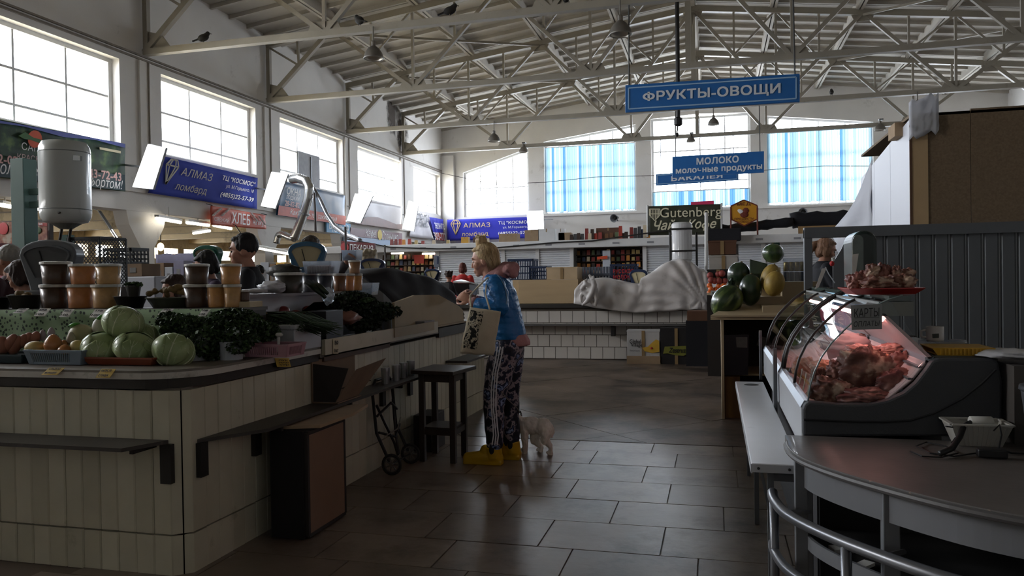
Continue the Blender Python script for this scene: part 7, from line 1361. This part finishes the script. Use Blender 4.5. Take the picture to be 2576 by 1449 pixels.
def hand(mb, wrist, d, up, s=1., curl=.9):
    """palm, four unequal curled fingers and a thumb from the side of the palm; d = pointing direction, up = back of the hand"""
    w_ = Vector(wrist); d = Vector(d).normalized(); up = Vector(up).normalized(); sd = d.cross(up).normalized(); up = sd.cross(d)
    E = Matrix((d,sd,up)).transposed(); mb.ell(w_+d*.045*s,(.052*s,.042*s,.016*s),12,8,E)
    for i,(o,l) in enumerate(((-.033,.9),(-.011,1.05),(.011,1.0),(.032,.8))):
        p = w_+d*.085*s+sd*o*s; pts = [p-d*.03*s,p]; a = 0; q = p
        for k,ln in enumerate((.032,.024,.02)):
            a += curl*(.55 if k == 0 else 1.); q = q+(d*math.cos(a)-up*math.sin(a))*ln*l*s; pts.append(q)
        mb.tube(pts,[.01*s,.0098*s,.0088*s,.008*s,.006*s],8); mb.ell(pts[-1],.006*s,8,6)
    b = w_+d*.025*s-sd*.036*s; mb.tube([b,b+(d*.6-sd*.7)*.035*s,b+(d*.95-sd*.4-up*.4*curl)*.06*s,b+(d*1.0-sd*.1-up*.7*curl)*.075*s],[.013*s,.0115*s,.0095*s,.007*s],8); return mb
def head(mb, c, s=1., f=(1,0,0), up=(0,0,1)):
    """skull, jaw, nose, brow, lips, ears; f is where the face looks"""
    c = Vector(c); f = Vector(f).normalized(); u = Vector(up); l = u.cross(f).normalized(); u = f.cross(l); E = Matrix((f,l,u)).transposed(); P = lambda x,y,z: c+E@Vector((x*s,y*s,z*s))
    mb.ell(P(-.012,0,.025),(.098*s,.076*s,.098*s),18,12,E); mb.ell(P(.032,0,-.045),(.056*s,.051*s,.066*s),14,10,E); mb.ell(P(.062,0,-.1),(.022*s,.026*s,.018*s),10,8,E)
    mb.tube([P(.078,0,.02),P(.09,0,-.008),P(.099,0,-.03)],[.008*s,.009*s,.010*s],8); mb.ell(P(.098,0,-.034),(.011*s,.014*s,.009*s),8,6,E); mb.ell(P(.08,0,.03),(.014*s,.05*s,.011*s),10,6,E)
    mb.ell(P(.08,0,-.068),(.015*s,.026*s,.008*s),10,6,E); mb.ell(P(.078,0,-.08),(.014*s,.023*s,.008*s),10,6,E)
    for sy in (-1,1): mb.ell(P(-.01,sy*.077,-.01),(.02*s,.009*s,.033*s),8,6,E); mb.ell(P(.05,sy*.039,-.028),(.035*s,.027*s,.036*s),8,6,E)
    return P, E
def eyes(P, E, parent, s=1.):
    for sy in (-1,1):
        part('eye', MB().ell(P(.074,sy*.031,.002),(.011*s,.014*s,.008*s),8,6,E), mat('eye_white','d8cfc6',.3,var=0), parent, smooth=True); part('iris', MB().ell(P(.0825,sy*.033,.001),(.003*s,.0045*s,.0048*s),8,6,E), mat('eye_dark','241d1a',.3,var=0), parent, smooth=True)
        part('eyebrow', MB().tube([P(.084,sy*.014,.024),P(.086,sy*.032,.03),P(.074,sy*.05,.024)],.0028*s,5), mat('brow_brown','5b4636',.8), parent)
# ---- the woman in the blue jacket
YW = 5.78
def W(px,py,dy=0.): return pY(px,py,YW+dy)
woman = thing('person','person in a blue puffer jacket, patterned track trousers and yellow boots facing the stall','person',(W(1255,1165).x,YW,0)); s_ = 1.0
b = MB(); hc = W(1217,656); hf = Vector((-1,-.12,-.16)); hs = 1.0
PH, EH = head(b, hc, hs, hf)
limb(b,[W(1226,676),W(1240,712)],[.052,.06]); loft(b,[(W(1280,850),.1,.13),(W(1268,790),.1,.13),(W(1258,740),.1,.15),(W(1250,712),.08,.13),(W(1244,700),.05,.06)])
wr = W(1186,757,-.2); limb(b,[W(1246,718,-.15),W(1262,775,-.22),wr],[.045,.04,.026]); hand(b,wr,W(1166,747,-.2)-wr,(.25,-.75,.6),1.0,1.05)
wr2 = W(1194,752,.08); limb(b,[W(1242,718,.17),W(1246,775,.2),wr2],[.045,.04,.026]); hand(b,wr2,W(1180,738,.05)-wr2,(0,.5,.8),.95,.9)
for hip,knee,ank,toe in ((W(1276,875,-.08),W(1245,1005,-.1),W(1243,1125,-.1),W(1205,1158,-.1)),(W(1284,875,.08),W(1286,1005,.1),W(1285,1115,.1),W(1255,1140,.1))): limb(b,[hip,knee,ank,toe],[.09,.06,.042,.035])
part('body', remesh(b,.0055,3), skin, woman, smooth=True); eyes(PH,EH,woman,hs)
hairm = mat2('blonde_hair','a2875f','dcc79c',26,.35,.7,.55,stretch=(1.5,1.5,.35),detail=6,bump=.4); h = MB(); H_ = lambda x,y,z: PH(x,y,z)
h.ell(H_(-.026,0,.04),(.1,.083,.098),18,12,EH); h.ell(H_(-.06,0,-.005),(.06,.07,.07),14,10,EH); h.ell(H_(.03,0,.094),(.052,.058,.022),12,8,EH); h.ell(H_(-.03,-.07,.0),(.04,.016,.045),10,8,EH)
for k in range(9): a = k*.7; h.tube([H_(-.0+.03*math.cos(a),.028*math.sin(a),.125),H_(-.008+.034*math.cos(a+.7),.034*math.sin(a+.7),.165),H_(-.012+.026*math.cos(a+1.4),.026*math.sin(a+1.4),.19)],[.014,.017,.011],8)
h.ell(H_(-.005,0,.16),(.035,.035,.04),12,8)
part('hair', remesh(h,.0055,2), hairm, woman, smooth=True)
mb = MB()
for k in range(10): x = .03+.012*math.sin(k*2.3); mb.tube([H_(x*.5-.01,-.055-.006*(k%3),.12-.008*k),H_(.018+x*.3,-.085,.06-.006*k),H_(.03+.006*(k%4),-.082,-.02-.008*k),H_(.022+.012*(k%3),-.076,-.07-.006*(k%5))],[.008,.009,.006,.002],6)
for k in range(8): mb.tube([H_(-.06-.008*k,-.07,.04),H_(-.085,-.06-.004*k,-.02),H_(-.075+.004*k,-.045-.006*k,-.075)],[.009,.01,.003],6)
rr = random.Random(4)
for k in range(300):
    a = rr.uniform(0,6.28); el = rr.uniform(-.35,.35) if math.cos(a) < .35 else rr.uniform(.35,.6); R2 = lambda az,e: H_(-.026+.104*math.cos(az)*math.cos(e),.087*math.sin(az)*math.cos(e),.04+.102*math.sin(e))
    mb.tube([R2(a,el),R2(a+rr.uniform(-.1,.1),el+.35),R2(a+rr.uniform(-.12,.12),min(1.5,el+.75)),H_(-.01+.02*math.cos(a),.02*math.sin(a),.145)],[.0015,.003,.0028,.003],4)
for k in range(170):
    a = rr.choice((-1,1))*rr.uniform(1.25,3.14); el = rr.uniform(-.1,.35); R2 = lambda az,e: H_(-.03+.101*math.cos(az)*math.cos(e),.088*math.sin(az)*math.cos(e),.035+.1*math.sin(e))
    mb.tube([R2(a,el),R2(a+rr.uniform(-.06,.06),el-.4),H_(-.052+.075*math.cos(a),.076*math.sin(a),-.03+rr.uniform(-.02,.02)),H_(-.055+.066*math.cos(a),.066*math.sin(a),-.075+rr.uniform(-.02,.03))],[.002,.003,.0028,.001],4)
for k in range(40): a = k*.93; z = .13+.06*((k*7)%10)/10; mb.tube([H_(-.006+.036*math.cos(a),.036*math.sin(a),z),H_(-.008+.041*math.cos(a+.5),.041*math.sin(a+.5),z+.012),H_(-.008+.034*math.cos(a+1.1),.034*math.sin(a+1.1),z+.022)],[.004,.006,.003],5)
part('hair_strands', mb, hairm, woman, smooth=True, kind='stuff')
# pink hooded top under the jacket
pk_ = mat('dusty_pink_fleece','a87c7c',.9,var=.1,vs=10,bump=.3,bs=60); hd = MB()
limb(hd,[W(1222,702,-.05),W(1246,690,-.03),W(1272,676,0),W(1292,674,.02)],[.03,.045,.058,.05]); limb(hd,[W(1222,704,.08),W(1250,690,.1),W(1278,678,.08)],[.03,.045,.05]); hd.ell(W(1285,678,.0),(.055,.12,.05),14,10); hd.ell(W(1262,690,.02),(.07,.12,.045),14,10); hd.ell(W(1290,688,0),(.04,.1,.04),12,8)
part('pink_hood', remesh(hd,.008,4), pk_, woman, smooth=True)
hm = MB(); loft(hm,[(W(1300,869),.105,.135),(W(1298,858),.11,.14),(W(1288,840),.11,.14)]); limb(hm,[W(1318,852,-.05),W(1323,866,-.05)],[.022,.02]); part('pink_hem', remesh(hm,.01,2), pk_, woman, smooth=True)
part('pink_cuff', MB().tube([W(1196,764,-.205),W(1186,757,-.2)],[.041,.037],14), pk_, woman, smooth=True); part('pink_cuff', MB().tube([W(1202,757,.09),W(1194,752,.08)],[.04,.036],14), pk_, woman, smooth=True)
# jacket
jm = mat('blue_puffer','11619c',.48,var=.12,vs=6,coat=.05,bump=.9,bs=9,stretch=(1,1,2.6)); j = MB()
loft(j,[(W(1282,852),.128,.165),(W(1279,835),.132,.17),(W(1272,800),.128,.172),(W(1265,765),.124,.178),(W(1258,735),.122,.185),(W(1252,712),.108,.17),(W(1246,698),.085,.12),(W(1242,690),.06,.085)],26)
def puffy(mb, pts, rs):
    pts = [Vector(p) for p in pts]; out = []; ro = []
    for i in range(len(pts)-1):
        n = max(3,int((pts[i+1]-pts[i]).length/.018))
        for k in range(n): t_ = k/n; out.append(pts[i].lerp(pts[i+1],t_)); ro.append((rs[i]+(rs[i+1]-rs[i])*t_)*(1+.025*math.sin(len(out)*1.5)))
    out.append(pts[-1]); ro.append(rs[-1]); mb.tube(out,ro,16); mb.ell(pts[0],rs[0],14,10)
    for p, r in zip(pts[1:-1],rs[1:-1]): mb.ell(p,r,14,10)
puffy(j,[W(1246,716,-.155),W(1254,745,-.2),W(1258,772,-.225),W(1228,770,-.225),W(1197,764,-.205)],[.078,.075,.068,.058,.047])
puffy(j,[W(1242,716,.16),W(1248,745,.2),W(1246,772,.2),W(1222,765,.15),W(1202,757,.09)],[.075,.07,.062,.055,.045])
jme = remesh(j,.006,3)
def push(me, fn):
    co = [v_.co.copy() for v_ in me.vertices]; no = [v_.normal.copy() for v_ in me.vertices]; flat = []
    for c_, n_ in zip(co,no): flat += list(c_+n_*fn(c_))
    me.vertices.foreach_set('co', flat); me.update()
push(jme, lambda c_: math.sin(c_.z*115+6*nz(c_.x*5,c_.y*5,c_.z*4))*.0015+.006*nz(c_.x*14,c_.y*14,c_.z*18)+.004*abs(nz(c_.x*30,c_.y*30,c_.z*26)))
bvj = BVHTree.FromPolygons([v_.co.copy() for v_ in jme.vertices],[tuple(p.vertices) for p in jme.polygons])
jk = part('jacket', jme, jm, woman, smooth=True)
def on(bv, px, py, o=.003, Y=YW):
    d = ray(px,py).normalized(); r = bv.ray_cast(Vector((0,0,HC)),d); return (r[0]-d*o) if r[0] is not None else pY(px,py,Y-.2)
part('piping', MB().tube([on(bvj,x,y) for x,y in ((1252,692),(1260,702),(1268,718),(1273,735),(1275,752),(1273,765))],.0035,5), mat('piping_grey','6f8aa3',.6), jk)
# trousers with three stripes
tr = mat2('floral_trousers','10131c','3a3f55',11,.46,.6,.7,detail=8,c3='151b2c'); 
nt = tr.node_tree; cr = next(n for n in nt.nodes if n.type == 'VALTORGB'); E_ = cr.color_ramp.elements
while len(E_) > 2: E_.remove(E_[1])
E_[0].position = .4; E_[0].color = lin('141722'); E_[1].position = .74; E_[1].color = lin('20304c')
for p_, c_ in ((.475,'1a2236'),(.505,'8f8286'),(.535,'978f98'),(.55,'171b28'),(.6,'1d2c4a'),(.63,'8c9cc0'),(.66,'5a6c98'),(.68,'161b2b')): e = E_.new(p_); e.color = lin(c_)
tb = MB(); tb.ell(W(1281,868),(.125,.155,.1),18,12)
limb(tb,[W(1274,880,-.075),W(1258,930,-.085),W(1246,985,-.09),W(1242,1030,-.1),W(1243,1080,-.1),W(1245,1115,-.1)],[.12,.108,.09,.08,.076,.066]); limb(tb,[W(1282,880,.075),W(1283,930,.085),W(1281,985,.09),W(1283,1030,.1),W(1285,1075,.1),W(1286,1108,.1)],[.118,.1,.084,.077,.074,.066])
for k in range(3): tb.lathe([(.05,-.012),(.072-.006*k,0),(.05,.012)],W(1245-k,1112+8*k,-.1),16); tb.lathe([(.05,-.012),(.072-.006*k,0),(.05,.012)],W(1287-k,1102+8*k,.1),16)
tme = remesh(tb,.007,3)
push(tme, lambda c_: .007*nz(c_.x*9,c_.y*9,c_.z*7)+.004*nz(c_.x*22,c_.y*22,c_.z*16))
bvt = BVHTree.FromPolygons([v_.co.copy() for v_ in tme.vertices],[tuple(p.vertices) for p in tme.polygons]); trs = part('trousers', tme, tr, woman, smooth=True)
for k,xs in enumerate(((1250,1245,1238,1235,1234,1235,1238,1240,1236),(1257,1251,1244,1241,1240,1240,1243,1246,1243),(1264,1258,1250,1247,1246,1246,1249,1252,1249))):
    mb = MB(); ys = (872,905,938,975,1000,1030,1065,1095,1120); p = [on(bvt,x,y,.006) for x,y in zip(xs,ys)]; q = [on(bvt,x+3.2,y,.006) for x,y in zip(xs,ys)]
    mb.add(p+q,[(i,i+1,len(p)+i+1,len(p)+i) for i in range(len(p)-1)]); part('stripe', mb, mat('stripe_white','d5d5da',.7,var=0), trs, fix=False)
ybm = mat('yellow_rubber','b5900f',.4,var=.06,coat=.1)
for dy, tx, hx, ty, hy, n in ((-.1,1178,1252,1160,1163,'near'),(.1,1232,1298,1148,1150,'far')):
    bt = MB(); toe = W(tx,1165,dy); heel = W(hx,1165,dy); toe.z = .045; heel.z = .05; an = heel+Vector((-.03,0,.09)); mid = toe.lerp(heel,.5); mid.z = .055
    limb(bt,[toe,mid,heel],[.042,.05,.048]); bt.tube([heel+Vector((-.02,0,.0)),an],[.06,.062],16); bt.ell(toe.lerp(heel,.62)+Vector((0,0,.055)),(.05,.045,.05),12,8); bt.box(toe.x-.03,toe.y-.042,0.0,heel.x+.04,toe.y+.042,.03)
    bo = part('rubber_boot', remesh(bt,.007,4), ybm, woman, smooth=True); part('side_gusset', MB().ell(heel+Vector((-.03,-.056,.075)),(.022,.008,.04),12,8), mat('gusset_black','15151a',.7), bo)
# tote bag
tm = mat('canvas','c6bda6',.9,var=.05,bump=.15,bs=120); tote = thing('tote_bag','cream canvas tote bag with a black doodle print hanging from the shoulder','bag',W(1205,890,-.36))
c4 = [W(1182,772,-.33),W(1260,784,-.30),W(1241,894,-.27),W(1157,889,-.3)]
def bagf(o):
    def f(u,v): p = c4[0].lerp(c4[1],u).lerp(c4[3].lerp(c4[2],u),v); k = math.sin(math.pi*u)*math.sin(math.pi*min(1,.12+v*.85)); return p+Y_*(o*.035*k)+Vector((.012*nz(u*4,v*4,o),.01*nz(u*3,v*5,o+3)*k,.006*nz(u*5,v*2,o)))
    return f
fr, bk_ = bagf(-1), bagf(1); part('front_sheet', MB().grid(fr,18,20), tm, tote, smooth=True, solid=.002, fix=False); part('back_sheet', MB().grid(bk_,18,20), tm, tote, smooth=True, solid=.002, fix=False)
dm = mat2('doodle_print','1a1917','bdb49d',30,.47,.5,.85,detail=3); crd = next(n for n in dm.node_tree.nodes if n.type == 'VALTORGB'); e = crd.color_ramp.elements.new(.56); e.color = lin('bdb49d'); e = crd.color_ramp.elements.new(.6); e.color = lin('1a1917'); e = crd.color_ramp.elements.new(.66); e.color = lin('bdb49d')
part('doodle_print', MB().grid(lambda u,v: fr(.06+.42*u+.06*math.sin(v*9)*(u-.5)-(.0),.06+.82*v)-Y_*.004,14,20), dm, tote, smooth=True, fix=False)
part('strap', MB().tube([W(1250,702,-.19),W(1226,699,-.2),W(1200,724,-.24),W(1183,743,-.26),W(1184,772,-.32)],.007,6), tm, tote); part('strap', MB().tube([W(1250,702,-.19),W(1224,712,-.2),W(1221,740,-.28),W(1232,778,-.32)],.007,6), tm, tote)
solo('paper_slip', MB().obox(W(1193,735,-.02),(.03,.02,.035),(.3,.4,.2)), wtg, 'crumpled white paper held in the hands of the person', 'paper')
# ---- dog on a lead
def D(px,py,dy=0.): return pY(px,py,6.12+dy)
dog = thing('dog','small shaggy white terrier on a lead standing behind the yellow boots','dog',(D(1350,1150).x,6.12,0)); fur = mat2('white_fur','d2cbc0','efeae2',30,.3,.7,.95,bump=.6,detail=6,stretch=(1,1,.5)); d_ = MB()
d_.ell(D(1336,1070),(.095,.066,.072),16,10); d_.ell(D(1366,1074),(.075,.066,.075),16,10); d_.ell(D(1318,1072),(.06,.06,.07),14,9); limb(d_,[D(1312,1066),D(1296,1052)],[.05,.045]); d_.ell(D(1288,1050),(.055,.05,.05),12,8); d_.ell(D(1270,1058),(.035,.03,.028),10,8)
for sy in (-.05,.05): d_.ell(D(1292,1038,sy),(.02,.012,.03),8,6)
for sy, dx in ((-.045,0),(.045,-26)):
    limb(d_,[D(1374+dx,1088,sy),D(1372+dx,1108,sy),D(1385+dx*.9,1126,sy),D(1385+dx,1147,sy)],[.052,.04,.02,.017]); p = D(1382+dx,1150,sy); p.z = .016; d_.ell(p,(.03,.019,.016),10,6)
for sy in (-.04,.04): limb(d_,[D(1320,1088,sy),D(1321,1118,sy),D(1319,1146,sy)],[.034,.023,.018]); p = D(1316,1150,sy); p.z = .015; d_.ell(p,(.027,.018,.015),10,6)
limb(d_,[D(1384,1070),D(1390,1085),D(1389,1098)],[.022,.018,.01])
dme = remesh(d_,.006,3)
push(dme, lambda c_: .006*nz(c_.x*40,c_.y*40,c_.z*26)+.004*nz(c_.x*90,c_.y*90,c_.z*40))
part('body', dme, fur, dog, smooth=True); part('nose', MB().ell(D(1261,1057),(.01,.011,.009),8,6), black, dog, smooth=True)
for sy in (-.025,.025): part('eye', MB().ell(D(1274,1047,sy),(.006,.006,.006),8,6), black, dog, smooth=True)
part('collar', MB().tube([D(1307,1050)+Vector((0,.055*math.cos(a),.05*math.sin(a))) for a in [2*math.pi*k/14 for k in range(14)]],.007,6,closed=True), black, dog)
solo('dog_lead', MB().tube([W(1250,968,-.16),W(1256,978,-.16),W(1275,1003,-.14),W(1300,1026,-.08),D(1313,1046,-.06)],.0035,5), mat('lead_grey','77716a',.7), 'thin grey lead running from behind the knee of the person to the white dog', 'lead')
# ---- other people, built from one pattern
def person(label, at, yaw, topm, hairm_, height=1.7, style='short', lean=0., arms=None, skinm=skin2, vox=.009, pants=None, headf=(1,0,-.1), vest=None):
    """local frame: looks along +X, left is +Y; arms: ((elbow),(wrist)) for left and right in metres for a 1.7 m body"""
    k = height/1.7; t = thing('person',label,'person',(at[0],at[1],0),yaw); Q = lambda x,y,z: Vector((x+lean*max(0,z-.9),y,z))*k
    b = MB(); hc_ = Q(.05,0,1.585); PP, EE = head(b,hc_,k*1.0,headf)
    limb(b,[Q(.025,0,1.5),Q(0,0,1.42)],[.052*k,.06*k]); loft(b,[(Q(0,0,.9),.1*k,.145*k),(Q(0,0,1.05),.09*k,.13*k),(Q(0,0,1.25),.1*k,.15*k),(Q(0,0,1.38),.085*k,.16*k),(Q(0,0,1.43),.05*k,.09*k)])
    arms = arms or (((.02,.25,1.12),(.12,.24,.9)),((.02,-.25,1.12),(.12,-.24,.9))); c = MB(); loft(c,[(Q(0,0,.82),.135*k,.175*k),(Q(0,0,1.05),.125*k,.165*k),(Q(0,0,1.25),.125*k,.175*k),(Q(0,0,1.38),.105*k,.18*k),(Q(.0,0,1.43),.075*k,.12*k),(Q(.005,0,1.465),.065*k,.075*k)])
    for sy,(el,wr_) in zip((1,-1),arms):
        sh_ = Q(0,sy*.185,1.385); e_, w2 = Q(*el), Q(*wr_); limb(b,[sh_,e_,w2],[.045*k,.04*k,.027*k]); hand(b,w2,w2-e_,(.2,sy*.6,.6),k,.6); limb(c,[sh_,e_,e_.lerp(w2,.9)],[.068*k,.056*k,.042*k])
    p = MB(); p.ell(Q(-.01,0,.87),(.13*k,.165*k,.12*k),14,10)
    for sy in (-1,1): limb(b,[Q(0,sy*.09,.88),Q(.02,sy*.1,.48),Q(0,sy*.1,.09)],[.08*k,.055*k,.04*k]); limb(p,[Q(0,sy*.09,.86),Q(.02,sy*.1,.48),Q(0,sy*.1,.1)],[.1*k,.075*k,.065*k])
    part('body', remesh(b,vox,3), skinm, t, smooth=True, local=True); part('jacket' if vest is None else 'vest', remesh(c,.012,3), topm, t, smooth=True, local=True); part('trousers', remesh(p,.014,3), pants or mat('dark_trousers','26262b',.8), t, smooth=True, local=True)
    for sy in (-1,1): q = Q(.05,sy*.1,0); part('shoe', MB().ell((q.x,q.y,.045),(.13*k,.045*k,.045),12,8), mat('shoe_dark','1d1a19',.5), t, smooth=True, local=True)
    for sy in (-1,1):
        part('eye', MB().ell(PP(.076,sy*.031,.002),(.01*k,.012*k,.0075*k),8,6,EE), mat('eye_dark','241d1a',.3,var=0), t, smooth=True, local=True); part('eyebrow', MB().tube([PP(.088,sy*.014,.026),PP(.09,sy*.032,.032),PP(.078,sy*.05,.026)],.005*k,5), mat('brow_brown','5b4636',.8), t, local=True)
    h = MB(); h.ell(PP(-.028,0,.045),(.098*k,.084*k,.095*k),16,10,EE); h.ell(PP(.022,0,.094),(.056*k,.062*k,.024*k),12,8,EE)
    for sy in (-1,1): h.ell(PP(-.01,sy*.066,.03),(.05*k,.018*k,.04*k),10,8,EE)
    if style in ('bob','tail','scarf'): h.ell(PP(-.06,0,-.02),(.06*k,.08*k,.085*k),12,8,EE); [h.ell(PP(-.005,sy*.07,-.02),(.045*k,.02*k,.07*k),10,8,EE) for sy in (-1,1)]
    if style == 'tail': h.tube([PP(-.1,0,.06),PP(-.15,0,.03),PP(-.16,0,-.08),PP(-.14,0,-.18)],[.025*k,.035*k,.03*k,.01*k],10)
    if style == 'curly':
        for i in range(26): a = i*2.4; r_ = .055+.03*(i%3)/2; h.ell(PP(-.04+r_*math.cos(a),r_*math.sin(a),.09+.05*math.sin(i*1.7)*.6),.026*k,8,6)
    hme = remesh(h,.008,1); push(hme, lambda c_: .006*nz(c_.x*45,c_.y*45,c_.z*14)+.003*nz(c_.x*110,c_.y*110,c_.z*30)); part('hair', hme, hairm_, t, smooth=True, local=True); return t, PP
def facing(px, py, Y): p = pY(px,py,Y); return (p.x,p.y)
hd_ = lambda n,c: mat(n,c,.6,var=.2,vs=30,bump=.3,bs=60)
blk_j = mat('black_jacket','17181d',.75,var=.15); hb = hd_('black_hair','151211'); hbr = hd_('brown_hair','32211a'); hg = hd_('grey_hair','8f8c86'); hw = hd_('silver_blonde_hair','a89c86'); hred = hd_('red_brown_hair','5a2a1f')
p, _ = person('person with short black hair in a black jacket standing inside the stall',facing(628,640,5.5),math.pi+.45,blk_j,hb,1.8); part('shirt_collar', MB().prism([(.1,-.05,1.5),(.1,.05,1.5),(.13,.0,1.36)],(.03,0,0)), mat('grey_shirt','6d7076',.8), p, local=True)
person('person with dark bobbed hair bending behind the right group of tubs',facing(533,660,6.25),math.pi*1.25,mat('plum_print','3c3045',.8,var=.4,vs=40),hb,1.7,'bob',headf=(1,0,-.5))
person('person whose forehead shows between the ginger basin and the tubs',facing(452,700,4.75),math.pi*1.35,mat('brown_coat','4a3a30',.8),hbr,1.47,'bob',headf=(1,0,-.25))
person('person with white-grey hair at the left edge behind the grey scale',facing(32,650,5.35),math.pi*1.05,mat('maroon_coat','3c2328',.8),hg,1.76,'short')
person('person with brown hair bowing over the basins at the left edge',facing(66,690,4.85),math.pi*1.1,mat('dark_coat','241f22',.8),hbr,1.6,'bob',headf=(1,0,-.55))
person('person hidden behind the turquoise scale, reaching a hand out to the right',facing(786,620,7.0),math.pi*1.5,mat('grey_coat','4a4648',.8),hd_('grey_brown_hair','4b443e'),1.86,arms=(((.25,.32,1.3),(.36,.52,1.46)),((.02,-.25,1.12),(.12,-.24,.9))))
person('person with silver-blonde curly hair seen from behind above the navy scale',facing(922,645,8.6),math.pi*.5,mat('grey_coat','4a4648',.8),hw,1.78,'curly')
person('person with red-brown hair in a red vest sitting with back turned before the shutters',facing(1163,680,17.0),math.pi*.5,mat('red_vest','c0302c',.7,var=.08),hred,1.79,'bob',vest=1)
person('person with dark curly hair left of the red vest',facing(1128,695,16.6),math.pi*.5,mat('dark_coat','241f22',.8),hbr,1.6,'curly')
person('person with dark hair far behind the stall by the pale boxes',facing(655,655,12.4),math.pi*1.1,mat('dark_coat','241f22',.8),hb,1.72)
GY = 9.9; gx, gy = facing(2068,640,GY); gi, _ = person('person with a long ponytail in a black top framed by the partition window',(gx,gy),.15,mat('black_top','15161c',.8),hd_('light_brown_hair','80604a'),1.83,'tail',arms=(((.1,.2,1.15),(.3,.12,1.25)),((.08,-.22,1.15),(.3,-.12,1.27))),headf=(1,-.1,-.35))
t = crate('black crate of greens carried by the person with the ponytail',(gx+.45,gy-.02,1.38),.3,.34,.16,bcm,tilt=0); herb('salad_greens','light green lettuce leaves filling the carried black crate',[((gx+.45,gy-.02,1.55),(.16,.15,.06))],400,.05,[lg[3],mat('lettuce','5f7a3c',.6,var=.2)])
bpy.data.scenes.remove(TS)
